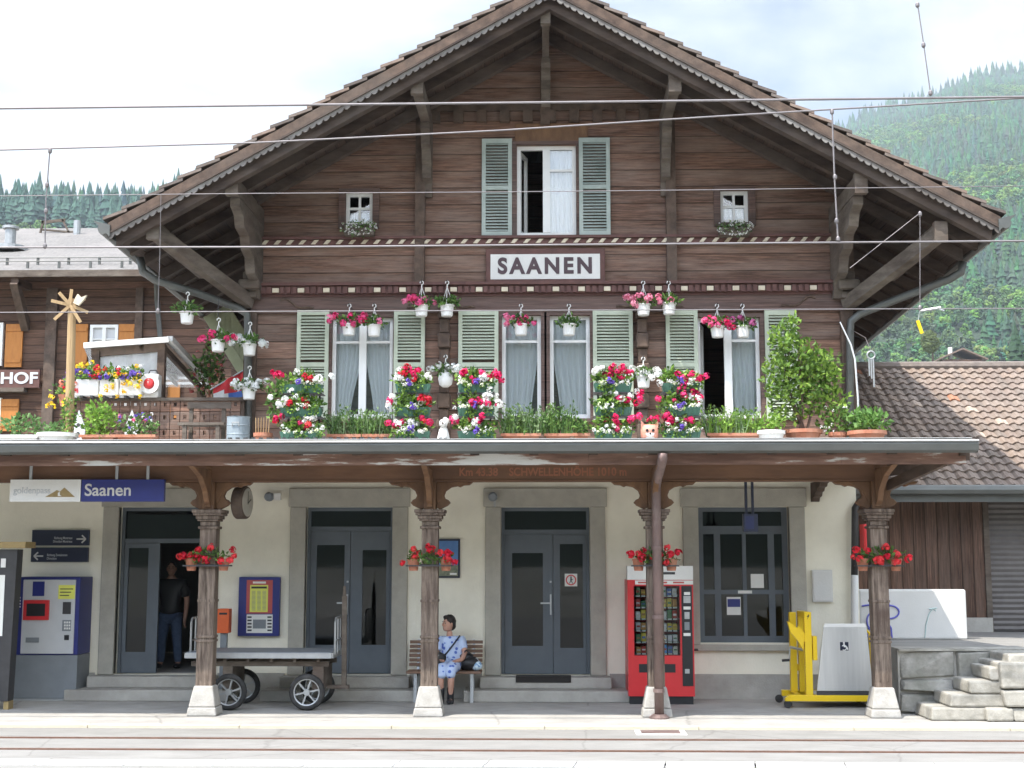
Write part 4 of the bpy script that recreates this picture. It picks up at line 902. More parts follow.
# red-orange ticket canceller
r_ = rect(222.5,608,234,632,-.15); t = thing('ticket_validator', 'small orange red ticket stamping box on a post beside the blue notice board', 'ticket validator', ((r_[0]+r_[1])/2, -.35, 0))
MB().box(r_[0], r_[1], -.5, -.3, r_[2], r_[3]).build('box', MT['orange'], t, bevel=.01); MB().box((r_[0]+r_[1])/2-.05, (r_[0]+r_[1])/2+.05, -.44, -.36, 0, r_[2]-.002).build('post', MT['grey'], t)
MB().box(r_[0]+.03, r_[1]-.03, -.505, -.501, r_[3]-.09, r_[3]-.06).build('slot', MT['black'], t)
# poster
r_ = rect(436,539,460,578,-.03); t = thing('wall_poster', 'framed blue landscape poster partly hidden behind the second column', 'poster', ((r_[0]+r_[1])/2, -.03, r_[2]))
MB().box(r_[0], r_[1], -.04, -.003, r_[2], r_[3]).build('frame', MT['navy'], t)
MT['poster'] = M('poster_blue', (.12,.25,.5), (.05,.13,.34), .4, 2)
MB().box(r_[0]+.03, r_[1]-.03, -.0435, -.0405, r_[2]+.2, r_[3]-.03).build('sky_print', MT['poster'], t)
MT['poster2'] = M('poster_green', (.3,.3,.2), (.06,.09,.06), .4, 12)
MB().box(r_[0]+.03, r_[1]-.03, -.0435, -.0405, r_[2]+.03, r_[2]+.2).build('ground_print', MT['poster2'], t)
MB().box(r_[1]-.16, r_[1]-.05, -.047, -.044, r_[2]+.05, r_[2]+.08).build('logo', MT['paper'], t)
# no-entry sticker on middle door
p = P(571, 580, .14); t = thing('door_sticker', 'square white sticker with a red ring and walking figure on the door glass', 'sticker', p)
MB().box(p.x-.1, p.x+.1, .148, .155, p.z-.1, p.z+.1).build('sheet', MT['paper'], t)
mb = MB(); n = 24; vs = []
for r in (.085, .066):
    for y in (.144, .1475): vs += [(p.x+r*math.cos(6.283*k/n), y, p.z+r*math.sin(6.283*k/n)) for k in range(n)]
mb.add(vs, [(a*n+k, a*n+(k+1)%n, b*n+(k+1)%n, b*n+k) for a, b in ((0,1),(1,3),(3,2),(2,0)) for k in range(n)]); mb.build('ring', MT['red'], t)
mb = MB().lathe([(.014,.1435),(.014,.1475)], (p.x,0,p.z+.045), 8, 'y'); mb.box(p.x-.012,p.x+.012,.1435,.1475,p.z-.01,p.z+.03)
mb.beam((p.x,.1455,p.z-.005),(p.x-.025,.1455,p.z-.055),.012,.004,(0,1,0)); mb.beam((p.x,.1455,p.z-.005),(p.x+.025,.1455,p.z-.055),.012,.004,(0,1,0)); mb.beam((p.x,.1455,p.z+.025),(p.x+.028,.1455,p.z-.0),.01,.004,(0,1,0))
mb.build('figure', MT['black'], t)
# doormat
r_ = rect(516,678,571,687,-.2); tag(MB().box(r_[0], r_[1], -.36, -.06, .346, .362).box(r_[0], r_[1], -.36, -.345, .27, .3455).build('doormat', MT['mat'], bevel=.004), 'dark brown doormat hanging over the step of the middle double door', 'doormat')
MT['vglass'] = glassmat('vending_glass', (.8,.82,.82), -.03)
# vending machine
yV = -.92; x0, x1, _, z1 = rect(628,580,694,697,yV); zt_ = PZ(660,566,yV); t = thing('vending_machine', 'red vending machine with lit snack shelves and a black control strip', 'vending machine', ((x0+x1)/2, yV+.4, 0))
gx0, gx1, gz0, gz1 = rect(634,586,680,655.5,yV)
mb = MB(); mb.box(x0, gx0, yV, -.1, .12, z1); mb.box(gx1, x1, yV, -.1, .12, z1); mb.box(gx0, gx1, yV, -.1, .12, gz0); mb.box(gx0, gx1, yV, -.1, gz1, z1); mb.box(gx0, gx1, yV+.45, -.1, gz0, gz1)
mb.build('body', MT['red'], t)
MB().box(x0+.02, x1-.02, yV+.03, -.12, .0, .119).build('plinth', MT['black'], t)
hd = MB().box(x0-.0, x1+.0, yV-.01, yV+.25, z1+.003, zt_).build('header', MT['white_p'], t)
a, b, c, d = rect(661,572,675,574.5,yV-.01); MB().box(a,b,yV-.014,yV-.0105,c,d).build('header_print', MT['dmetal'], hd)
a, b, c, d = rect(635,580.5,693,584.5,yV); MB().box(a,b,yV-.006,yV-.001,c,d).build('white_strip', MT['paper'], t)
mb = MB()
for u0, u1 in ((638,646),(662,667),(673,684)): a, b, c, d = rect(u0,581.7,u1,583.3,yV); mb.box(a,b,yV-.009,yV-.0065,c,d)
mb.build('strip_print', MT['salmon'], t)
MB().box(gx0, gx1, yV+.012, yV+.018, gz0, gz1).build('glass', MT['vglass'], t)
pal = [(.75,.7,.6),(.5,.08,.06),(.7,.55,.1),(.1,.25,.12),(.65,.65,.68),(.12,.2,.5),(.4,.22,.1),(.8,.8,.8),(.55,.3,.1)]
shf = MB(); pk = MB(); rows = 6; rh = (gz1-gz0)/rows
for r in range(rows):
    z = gz0+r*rh; shf.box(gx0+.002, gx1-.002, yV+.06, yV+.44, z+.01, z+.03); n_ = 8
    for k in range(n_):
        xx = gx0+.03+(gx1-gx0-.06)*(k+.5)/n_; h = rh*R.uniform(.5,.75); c = pal[R.randrange(9)]; c2 = pal[R.randrange(9)]
        if r == 0 and k in (2,5): c = ((.2,.6,.15),(.1,.35,.75))[k//4]
        pk.box(xx-.033, xx+.033, yV+.08, yV+.3, z+.031, z+.031+h, 0, c); pk.box(xx-.025, xx+.025, yV+.076, yV+.0795, z+.05+h*.2, z+.031+h*.6, 0, c2)
        shf.box(xx-.03, xx+.03, yV+.052, yV+.059, z+.008, z+.03, 1)
MT['colored'] = plantmat('printed_packets', 0, .45, False)
shf.build('shelves', [MT['dmetal'], MT['paper']], t); pk.build('packets', MT['colored'], t)
a, b, c, d = rect(682,586,692.5,686,yV); pn = MB().box(a,b,yV-.012,yV-.001,c,d).build('control_panel', MT['black'], t)
mb = MB()
for q, m in (((684,592,690,595),0),((683.5,596,690.5,603),1),((683.5,606.5,690.5,609.5),0),((684.5,612,689.5,619),1),((684.5,622,689.5,630),2),((683.5,633,690.5,636),0),((685,669,689.5,673.5),1)): a, b, c, d = rect(*q,yV-.012); mb.box(a,b,yV-.018,yV-.0125,c,d,m)
mb.build('buttons', [MT['paper'], MT['metal'], MT['grey']], pn)
a, b, c, d = rect(639,664,675.5,672.5,yV); MB().box(a,b,yV-.006,yV-.001,c,d).build('flap', MT['black'], t)
p = P(697.5,650,yV+.1); MB().tube([(x1,yV+.2,p.z),(x1+.07,yV+.2,p.z),(x1+.07,yV+.2,p.z-.02)], .018, 6).build('side_lock', MT['dmetal'], t)
# luggage cart
yF = -1.98; t = thing('luggage_cart', 'old flat luggage trolley with four spoked rubber wheels and tubular end rails', 'luggage cart', (PX(265,700,yF), yF+.5, 0))
xa, xb = PX(186,652,yF), PX(331,652,yF); zd = PZ(260,655,yF)
mb = MB(); mb.box(xa, xb, yF, yF+1.0, zd-.02, zd+.04); dk = mb.build('deck', MT['grey'], t, bevel=.006)
mb = MB().box(xa-.01, xb+.01, yF-.045, yF-.003, zd-.045, zd+.03); mb.box(xa-.01, xb+.01, yF+1.003, yF+1.04, zd-.045, zd+.03); mb.box(xb+.003, xb+.035, yF-.003, yF+1.003, zd-.045, zd+.03)
mb.build('edge_rail', MT['metal'], dk)
mb = MB()
for y in (yF+.12, yF+.85): mb.box(xa+.05, xb-.05, y, y+.06, zd-.17, zd-.1)
k = xa+.2
while k < xb-.1: mb.box(k, k+.04, yF+.02, yF+.95, zd-.1, zd-.0205); k += .34
mb.box(xb-.28, xb-.12, yF+.1, yF+.9, .3, zd-.17); mb.box(xa+.52, xa+.66, yF+.1, yF+.9, .28, zd-.17)
mb.box(xb-.12, xb+.2, yF+.42, yF+.52, .28, .33)
mb.build('undercarriage', MT['timber_grey'], t)
def cartwheel(x, y):
    rw = .262; ty = MB(); prof = []
    for k in range(9): a = math.pi*2*k/8; prof.append((rw-.045+.045*math.cos(a), .05*math.sin(a)))
    vs = []; n = 28
    for r, o_ in prof[:-1]: vs += [(x+r*math.cos(6.283*k/n), y+o_, rw+r*math.sin(6.283*k/n)) for k in range(n)]
    m_ = len(prof)-1; ty.add(vs, [(i*n+k, i*n+(k+1)%n, ((i+1)%m_)*n+(k+1)%n, ((i+1)%m_)*n+k) for i in range(m_) for k in range(n)])
    wh = ty.build('wheel', MT['rubber'], t, smooth=True)
    rm = MB(); vs = []
    for r, o_ in ((.175,-.04),(.19,-.045),(.19,.045),(.175,.04)): vs += [(x+r*math.cos(6.283*k/n), y+o_, rw+r*math.sin(6.283*k/n)) for k in range(n)]
    rm.add(vs, [(i*n+k, i*n+(k+1)%n, ((i+1)%4)*n+(k+1)%n, ((i+1)%4)*n+k) for i in range(4) for k in range(n)])
    a0 = R.uniform(0,1)
    for k in range(6): a = a0+6.283*k/6; rm.beam((x+.03*math.cos(a),y-.012,rw+.03*math.sin(a)),(x+.178*math.cos(a),y-.012,rw+.178*math.sin(a)),.04,.022)
    rm.lathe([(.045,-.05),(.05,-.03),(.05,.05)], (x,y,rw), 14, 'y'); rm.build('rim', MT['metal'], wh)
for px, dy in ((229, .08), (307, .08), (229, 1.0), (307, 1.0)): cartwheel(PX(px, 694, yF+.08), yF+dy)
for X0, nm in ((xb+.04, 0), (xa+.04, 1)):
    mb = MB(); zt_ = zd+.52
    for y in (yF+.1, yF+.9): mb.tube([(X0,y,zd),(X0,y,zt_-.06),(X0,y+(.06 if y < yF+.5 else -.06),zt_)], .016, 6)
    mb.tube([(X0,yF+.16,zt_),(X0,yF+.84,zt_)], .016, 6)
    for y in (yF+.35, yF+.6): mb.tube([(X0,y,zd),(X0,y,zt_)], .012, 6)
    mb.tube([(X0,yF+.1,zd+.2),(X0,yF+.9,zd+.2)], .012, 6); mb.build('end_rail', MT['metal'], t)
X0 = PX(346,640,yF+.47); mb = MB(); mb.beam((X0-.02,yF+.47,.3),(X0-.03,yF+.47,PZ(346,596,yF+.47)),.07,.06,(0,1,0)); mb.tube([(X0-.03,yF+.47,PZ(346,598,yF+.47)),(X0-.035,yF+.47,PZ(346,586,yF+.47))],[.03,.022],6)
mb.tube([(X0-.2,yF+.47,.3),(X0,yF+.47,.3)],.03,6); mb.build('drawbar', MT['timber_grey'], t)
# wheelchair lift
yL = -1.35; Yb = yL+.75; t = thing('wheelchair_lift', 'yellow hand-cranked wheelchair lift with a sloping aluminium ramp plate', 'wheelchair lift', (PX(830,704,yL), yL+.4, 0))
def LX(px, py, Y=yL): v = P(px,py,Y); return v
za, zb_ = .1, .19
x0, x1 = PX(789,700,yL), PX(874,700,yL)
mb = MB().box(x0, x1, yL-.05, yL+.05, za, zb_); mb.box(x0+.02, x1, Yb-.05, Yb+.05, za, zb_); mb.box(x0+.12, x0+.2, yL+.05, Yb-.05, za, zb_); mb.box(x1-.1, x1, yL+.05, Yb-.05, za, zb_-.02); mb.add([(x0-.06,yL-.04,za),(x0,yL-.05,za),(x0,yL+.05,za),(x0-.06,yL+.04,za),(x0-.06,yL-.04,za+.04),(x0,yL-.05,zb_),(x0,yL+.05,zb_),(x0-.06,yL+.04,za+.04)],[(0,3,2,1),(4,5,6,7),(0,1,5,4),(1,2,6,5),(2,3,7,6),(3,0,4,7)])
mb.build('base_frame', MT['yellow'], t, bevel=.006)
for x, y in ((x0-.02,yL-.02),(x0-.02,Yb),(x1-.06,yL-.02),(x1-.06,Yb)):
    MB().lathe([(.055,-.02),(.06,-.012),(.06,.012),(.055,.02)],(x,y,.06),14,'y').build('caster', MT['rubber'], t)
xm0, xm1 = PX(804.5,650,yL), PX(811.5,650,yL); ztm = PZ(808,612,yL)
mb = MB().box(xm0, xm1, yL-.05, yL+.05, zb_, ztm); mb.box(xm0, xm1, Yb-.3, Yb-.2, zb_, ztm); mb.box(xm0, xm1, yL+.051, Yb-.301, ztm-.08, ztm); mb.box(xm0+.12, xm1+.08, yL-.03, yL+.06, zb_+.5, PZ(812,636,yL)); mb.box(xm0-.13, xm0-.03, Yb-.3, Yb-.2, zb_, ztm-.02)
mb.box(xm0-.03, xm0-.001, Yb-.28, Yb-.22, .5, .6)
ms = mb.build('mast', MT['yellow'], t, bevel=.006)
mb = MB(); pts = [P(787,621,yL), P(795,626,yL), P(803,638,yL), P(803,622+28,yL), P(797,640,yL), P(790,632,yL)]
mb.prism([(v.x, v.z) for v in pts], yL-.04, yL+.04); mb.beam(P(796,628,yL),P(806,640,yL),.07,.09); mb.build('handle_arm', MT['yellow'], t)
a, b, c, d = rect(806.5,613.5,809.5,620,yL-.05); MB().prism([(a,c),(a+.02,(c+d)/2),(a,(c+d)/2),(b,d),(b-.015,(c+d)/2+.02),(b,(c+d)/2+.02)], yL-.054, yL-.0505).build('warning_mark', MT['black'], ms)
# ramp plate
pz1, pz0 = PZ(844,627,yL-.02), PZ(844,691,yL-.02)
pl = [(PX(823,627,yL),pz1),(PX(866,627,yL),pz1),(PX(873,691,yL),pz0),(PX(816.5,691,yL),pz0)]
pp = MB().prism(pl, yL-.03, yL+.0).build('ramp_plate', MT['alu'], t, bevel=.004)
MB().prism([(pl[0][0]-.0,pz1+.002),(pl[1][0]+.0,pz1+.002),(pl[1][0]-.02,pz1+.05),(pl[0][0]+.02,pz1+.05)], yL-.03, yL+.0).build('top_lip', MT['white_p'], pp)
MB().box(pl[3][0]-.0, pl[2][0]-.02, yL-.045, yL+.0, pz0-.06, pz0-.003).build('hinge_strip', MT['dmetal'], pp)
MB().box(pl[3][0]+.0, pl[2][0]-.02, yL+.002, Yb-.055, pz0-.1, pz0-.06).build('platform_floor', MT['alu'], t)
a, b, c, d = rect(840,642,848.5,650.5,yL-.03); em = MB().box(a,b,yL-.035,yL-.0305,c,d).build('wheelchair_emblem', MT['navy'], t)
cx, cz = (a+b)/2, (c+d)/2; mb = MB().lathe([(.015,yL-.039),(.015,yL-.0355)],(cx-.005,0,cz+.05),8,'y'); mb.beam((cx-.005,yL-.037,cz+.035),(cx,yL-.037,cz-.01),.022,.003,(0,1,0)); mb.beam((cx,yL-.037,cz-.005),(cx+.035,yL-.037,cz-.01),.016,.003,(0,1,0)); mb.beam((cx+.035,yL-.037,cz-.008),(cx+.05,yL-.037,cz-.05),.016,.003,(0,1,0))
vs=[]
for r in (.042,.03):
    for y in (yL-.039, yL-.0355): vs += [(cx-.004+r*math.cos(6.283*k/n-2.2), y, cz-.02+r*math.sin(6.283*k/n-2.2)) for k in range(n)]
mb.add(vs, [(a_*n+k, a_*n+(k+1)%n, b_*n+(k+1)%n, b_*n+k) for a_, b_ in ((0,1),(1,3),(3,2),(2,0)) for k in range(int(n*.75))]); mb.build('emblem_figure', MT['white_p'], em)
mb = MB(); q0 = P(870,634,yL+.1); q1 = P(874,690,yL+.1); mb.beam(q0,q1,.05,.05); mb.tube([q0+Vector((0,0,0)), q0+Vector((-.07,0,.07))],.02,6); mb.build('end_post', MT['yellow'], t)
mb = MB(); q = P(803,650,yL+.2); c0 = P(790,647,yL+.2); c1 = P(789.5,660,yL+.2); c2 = P(782,660.5,yL+.2); mb.tube([q,c0],.022,6); mb.tube([c0,c1],.012,6); mb.build('crank', MT['metal'], t); MB().tube([c1,c2],.02,7).build('crank_grip', MT['black'], t)
# bench
yN = -.8; t = thing('slatted_bench', 'brown slatted wooden bench against the wall between the two closed double doors', 'bench', (PX(443,697,yN), yN+.25, 0))
x0, x1 = PX(406,665,yN), PX(481,665,yN); zs_ = .47
mb = MB()
for k in range(4): mb.box(x0, x1, yN+k*.115, yN+k*.115+.09, zs_-.035, zs_)
mb.build('seat', MT['bench'], t, bevel=.006)
mb = MB()
for k in range(6): y = yN+.47+k*.022; z = zs_+.07+k*.068; mb.beam((x0,y,z),(x1,y,z),.022,.05)
mb.build('backrest', MT['bench'], t)
for x in (x0+.14, x1-.14):
    mb = MB().beam((x,yN+.05,0),(x,yN+.08,zs_-.036),.05,.06,(0,1,0)); mb.beam((x,yN+.42,0),(x,yN+.4,zs_-.036),.05,.06,(0,1,0)); mb.box(x-.025,x+.025,yN+.02,yN+.46,zs_-.08,zs_-.037); mb.beam((x,yN+.47,zs_-.06),(x,yN+.61,zs_+.44),.04,.04,(0,1,0)); mb.build('leg', MT['metal'], t)
# ================================================================ planting helpers
GR = [(.11,.2,.045),(.075,.15,.035),(.15,.26,.06),(.055,.115,.03)]
LIME = [(.2,.34,.05),(.15,.28,.045),(.24,.38,.07)]
GREYG = [(.17,.25,.11),(.22,.3,.14),(.13,.2,.08)]
RED = [(.75,.03,.05),(.62,.015,.04),(.8,.06,.07)]; MAG = [(.72,.02,.13),(.62,.015,.1),(.8,.05,.2)]; PINK = [(.9,.13,.34),(.88,.1,.28),(.93,.28,.46)]
WHT = [(.85,.85,.82),(.8,.82,.8),(.88,.87,.84)]; PUR = [(.16,.09,.5),(.22,.14,.6),(.12,.06,.38)]; YEL = [(.85,.6,.03),(.9,.7,.08),(.8,.5,.02)]; CRE = [(.8,.84,.6),(.75,.8,.55)]; SAL=[(.8,.3,.2),(.75,.24,.16)]
def rdir(up=0.0):
    v = Vector((R.gauss(0,1), R.gauss(0,1), R.gauss(0,1)+up)); return v.normalized() if v.length > .01 else Vector((0,0,1))
def leaf(mb, p, d, L, W, col):
    s = d.cross(rdir()).normalized()*W; n_ = d.cross(s).normalized()*L*.12; k = R.uniform(.75,1.25); c = tuple(x*k for x in col)
    mb.add([p, p+d*L*.5+s+n_, p+d*L, p+d*L*.5-s+n_], [(0,1,2),(0,2,3)], 0, c)
def clump(mb, c, rx, ry, rz, n, L, cols, up=.4, shell=.5):
    c = Vector(c)
    for _ in range(n):
        v = rdir(); r = R.random()**shell; p = c+Vector((v.x*rx*r, v.y*ry*r, v.z*rz*r)); d = (v*.6+rdir(up)).normalized(); leaf(mb, p, d, L*R.uniform(.7,1.3), L*.32, cols[R.randrange(len(cols))])
def bloom(mb, c, r, cols, n=22):
    c = Vector(c); col = cols[R.randrange(len(cols))]
    for _ in range(n):
        v = rdir(.3); p = c+v*r*R.uniform(.55,1); s = v.cross(rdir()).normalized()*r*.42; t_ = v.cross(s).normalized()*r*.42; k = R.uniform(.8,1.15); cc = tuple(min(.95,x*k) for x in col)
        mb.add([p-s, p-t_, p+s, p+t_], [(0,1,2,3)], 0, cc)
def blades(mb, c, rx, ry, h, n, cols, lean=.3, W=.008):
    for _ in range(n):
        x = c[0]+R.uniform(-rx,rx); y = c[1]+R.uniform(-ry,ry); hh = h*1.15*R.uniform(.3,1); dx = R.gauss(0,lean)*hh; dy = R.gauss(0,lean)*hh
        a = Vector((x,y,c[2])); b = Vector((x+dx*.4,y+dy*.4,c[2]+hh*.6)); e = Vector((x+dx,y+dy,c[2]+hh)); s = Vector((W,0,0)); col = cols[R.randrange(len(cols))]; k = R.uniform(.75,1.25); cc = tuple(q*k for q in col)
        mb.add([a-s,a+s,b+s*.9,b-s*.9,e],[(0,1,2,3),(3,2,4)],0,cc)
        for _ in range(4): q = R.uniform(.3,1); leaf(mb, a.lerp(e,q), rdir(.5), .06, .016, cc)
# ================================================================ tiered flower boxes along the canopy edge
YP = -3.12
stands = [(276,327,'beside leftmost shutter','pale'),(391,435,'left of round white pot','mix'),(453,499,'right of dog figure','mix2'),(589,637,'left of cat pot','red'),(657,705,'right of cat pot','purple')]
tiers = [('lowest',0.0),('middle',.33),('top',.66)]
zbase = zdeck(YP)
for si, (pa, pb, where, kind) in enumerate(stands):
    xa, xb = PX(pa,400,YP), PX(pb,400,YP); xm = (xa+xb)/2; wv = xb-xa
    sdn = thing('flower_stand', 'three tier metal flower stand '+where, 'flower stand', (xm, YP, zbase), 'flower stands on the canopy edge')
    mb = MB()
    for s in (-1, 1): mb.beam((xm+s*wv*.3,YP+.2,zbase),(xm+s*wv*.3,YP+.24,zbase+.82),.025,.025,(0,1,0))
    mb.build('frame', MT['dmetal'], sdn)
    for _, dz in tiers: MB().box(xa+.06, xb-.06, YP-.07, YP+.22, zbase+dz-(.0 if dz else -.002), zbase+dz+.014).build('shelf', MT['dmetal'], sdn)
    for ti, (tn, dz) in enumerate(tiers):
        hues = {'pale':'white and few crimson blooms','mix':'red, white and purple blooms','mix2':'crimson, white and purple blooms','red':'bright red and white geraniums','purple':'crimson, purple and white petunias'}[kind]
        z = zbase+dz+.016
        fb = thing('flower_box', 'green flower box of '+hues+', '+tn+' tier '+where, 'flower box', (xm, YP+.06, z), 'flower boxes on the tiered stands')
        mb = MB(); mb.add([(xm-wv*.36,YP-.05,z),(xm+wv*.36,YP-.05,z),(xm+wv*.36,YP+.1,z),(xm-wv*.36,YP+.1,z),(xm-wv*.4,YP-.08,z+.12),(xm+wv*.4,YP-.08,z+.12),(xm+wv*.4,YP+.13,z+.12),(xm-wv*.4,YP+.13,z+.12)],[(0,3,2,1),(4,5,6,7),(0,1,5,4),(1,2,6,5),(2,3,7,6),(3,0,4,7)])
        for k in range(7): xx = xm-wv*.34+k*wv*.113; mb.box(xx-.006,xx+.006,YP-.078,YP-.05,z+.03,z+.118)
        mb.build('trough', MT['green_box'], fb)
        f = MB(); clump(f, (xm, YP+.0, z+.19), wv*.46, .14, .075, 230, .075, GR+LIME+LIME, .3)
        clump(f, (xm+R.uniform(-.2,.2)*wv, YP-.06, z+.27), wv*.2, .08, .06, 50, .07, GR+LIME, .6)
        for k in range(3): clump(f, (xm+R.uniform(-.42,.42)*wv, YP-.11, z+R.uniform(.06,.12)), .08, .04, R.uniform(.04,.09), 26, .05, GR+LIME, -.4)
        f.build('foliage', MT['plant'], fb, fix=False)
        g = MB(); h_ = MB(); pp = MB()
        nred = {'pale':(2,3),'mix':(3,3),'mix2':(3,3),'red':(4,2),'purple':(4,2)}[kind]
        if kind == 'mix2' and ti == 2: nred = (5,3)
        cr = MAG if kind in ('mix2','red','purple') else RED+MAG
        def cluster(mb, u, n, r, cols, zl=(.17,.3)):
            z0_ = z+R.uniform(*zl); col_ = [cols[R.randrange(len(cols))]]
            for _ in range(n): bloom(mb, (xm+u*wv+R.gauss(0,.055), YP-.11+R.uniform(-.03,.06), z0_+R.gauss(0,.035)), r*R.uniform(.8,1.2), col_ if R.random() < .7 else cols, 22)
        us = [R.uniform(-.5,.5) for _ in range(nred[0])]; [cluster(g, u, R.randint(2,4), .052, cr) for u in us]
        [cluster(h_, R.uniform(-.52,.52), R.randint(1,4), .05, WHT) for _ in range(nred[1])]
        for c0 in (-.22, .2) if R.random() < .75 else (R.uniform(-.2,.2),):
            for _ in range(9): bloom(h_, (xm+(c0+R.gauss(0,.085))*wv, YP-.14+R.uniform(-.02,.03), z+R.uniform(.09,.16)), R.uniform(.02,.034), WHT+CRE, 10)
        if kind in ('mix','mix2','purple') or ti == 2:
            u0 = R.uniform(-.06,.06)
            for _ in range(4): bloom(pp, (xm+(u0+R.uniform(-.06,.06))*wv, YP-.165, z+R.uniform(.1,.17)), R.uniform(.03,.042), PUR, 12)
            pp.build('purple_blossoms', MT['petal'], fb, fix=False)
        g.build('red_blossoms', MT['petal'], fb, fix=False); h_.build('white_blossoms', MT['petal'], fb, fix=False)
# ================================================================ hanging baskets
def basket(px, py, hook, Y, cols, label, spread=1.0, n=9, white=False, w_=.125, round_=False, arm=True, back=0.0):
    c = P(px, py, Y); hz_ = PZ(px, hook, Y); t = thing('hanging_basket', label, 'hanging basket', c+Vector((0,0,-.1)), 'white hanging flower baskets')
    if round_: MB().lathe([(.05,-.13),(.1,-.09),(.12,0),(.105,.08),(.09,.1)], c, 14).build('pot', MT['white_p'], t, smooth=True)
    else:
        MB().lathe([(.082,-.09),(.09,-.08),(.108,.07),(.122,.075),(.122,.095),(.1,.095)], c, 16).build('pot', MT['white_p'], t)
    mb = MB()
    for k in range(3): a = 6.283*k/3+.5; mb.tube([c+Vector((.115*math.cos(a),.115*math.sin(a),.09)), Vector((c.x,c.y,hz_-.1))], .006, 4)
    hk = [Vector((c.x,c.y,hz_-.12)), Vector((c.x,c.y,hz_-.06))]+[Vector((c.x+.028*math.cos(a)-.0, c.y, hz_-.03+.03*math.sin(a))) for a in (-1.2,-.3,.6,1.6,2.6,3.4)]
    mb.tube(hk, .009, 5); mb.build('hanger', MT['white_p'], t)
    f = MB(); clump(f, c+Vector((0,-.02,.14)), .19*spread, .15, .09, 150, .075, GR, .3)
    f.build('foliage', MT['plant'], t, fix=False)
    if n:
        g = MB()
        for _ in range(int(n*1.35)): bloom(g, c+Vector((R.uniform(-.24,.24)*spread, R.uniform(-.15,-.02), R.uniform(.08,.22))), R.uniform(.048,.07), cols)
        g.build('blossoms', MT['petal'], t, fix=False)
    if arm: MB().tube([(c.x, back, hz_-.03), (c.x, Y-.03, hz_-.02), (c.x, Y-.05, hz_+.01)], .009, 5).build('wall_hook', MT['dmetal'], st)
    return t
yb = -.42
basket(361.0, 331, 304, yb, PINK+MAG, 'pink geranium basket over the left casement of the first white window', 1.3)if False else None
basket(349, 330, 304, yb, PINK+MAG, 'pink geranium basket over the left casement of the first white window', 1.3, 10)
basket(374, 331, 304, yb, PINK, 'green leafy basket with few flowers over the right casement of the first white window', .9, 1)
basket(421.5, 311, 281, yb, PINK, 'pink geranium basket above the right shutter of the first white window', 1.1, 10)
basket(447, 311, 281, yb, PINK, 'plain green basket above the first carved log column', 1.1, 0)
basket(445.5, 379, 355, -.55, WHT, 'round white hanging pot between the first two red flower stands', 1.1, 9, round_=True, back=-.25)
basket(521, 330, 304, yb, PINK, 'pink basket over the narrow white window left of the middle', 1.0, 7)
basket(569, 330, 304, yb, PINK, 'green basket over the narrow white window right of the middle', 1.0, 0)
basket(643.5, 310, 281, yb, [(.88,.36,.48),(.85,.28,.42)], 'large pale pink basket above the second carved log column', 1.25, 13)
basket(669, 309, 281, yb, PINK, 'green basket with a single pink bloom above the shutter right of the pale pink one', 1.0, 1)
basket(643.5, 382, 357, -.55, WHT, 'white flowered hanging pot above the cat face pot', 1.1, 11, back=-.25)
basket(717.5, 332, 304, yb, PINK+MAG, 'pink basket in front of the dark open casement', 1.1, 9)
basket(743, 332, 304, yb, [(.6,.15,.35)], 'small basket with sparse purple pink blooms over the right hand casement of the open window', 1.1, 3)
basket(249.5, 350, 322, -.45, WHT, 'white flowered basket on the left rain pipe, upper one', 1.2, 12, arm=False)
basket(249, 394, 366, -.45, WHT, 'white flowered basket on the left rain pipe, lower one', 1.3, 12, arm=False)
basket(218, 346, 318, -.9, PINK+MAG, 'hot pink basket left of the rain pipe over the terrace', 1.2, 11, arm=False)
basket(187, 318, 292, -1.0, PINK, 'green basket hanging highest under the sloping rain pipe', 1.2, 0, arm=False)
mb = MB()
for px, py, Y in ((249.5,318,-.45),(249,362,-.45)): q = P(px,py+3,Y); mb.tube([(PX(248,py,-.2),-.2,q.z),(q.x,Y-.02,q.z)],.009,5)
q = P(218,317,-.9); e = P(218,302,-.62); mb.tube([q, (q.x,-.9,e.z), e], .007, 5); q = P(187,291,-1.0); mb.tube([q, P(187,289,-.85)], .007, 5)
mb.build('pipe_hook', MT['dmetal'], st)
# small window boxes in the gable
for px, py, lab in ((359.5,231,'white flowered window box under the small left gable window'),(734,231,'white flowered window box under the small right gable window')):
    c = P(px,py,-.28); t = thing('window_box', lab, 'window box', c+Vector((0,0,-.07))); MB().box(c.x-.24,c.x+.24,-.36,-.135,c.z-.08,c.z+.04).build('trough', MT['timber_grey'], t)
    f = MB(); clump(f, c+Vector((0,-.03,.04)), .3,.14,.13,170,.06,GREYG+GR,.0); f.build('foliage', MT['plant'], t, fix=False); g = MB()
    for _ in range(55): v = rdir(); bloom(g, c+Vector((v.x*.3,-.1-abs(v.y)*.07,.04+v.z*.13)), .022, WHT, 7)
    g.build('blossoms', MT['petal'], t, fix=False)
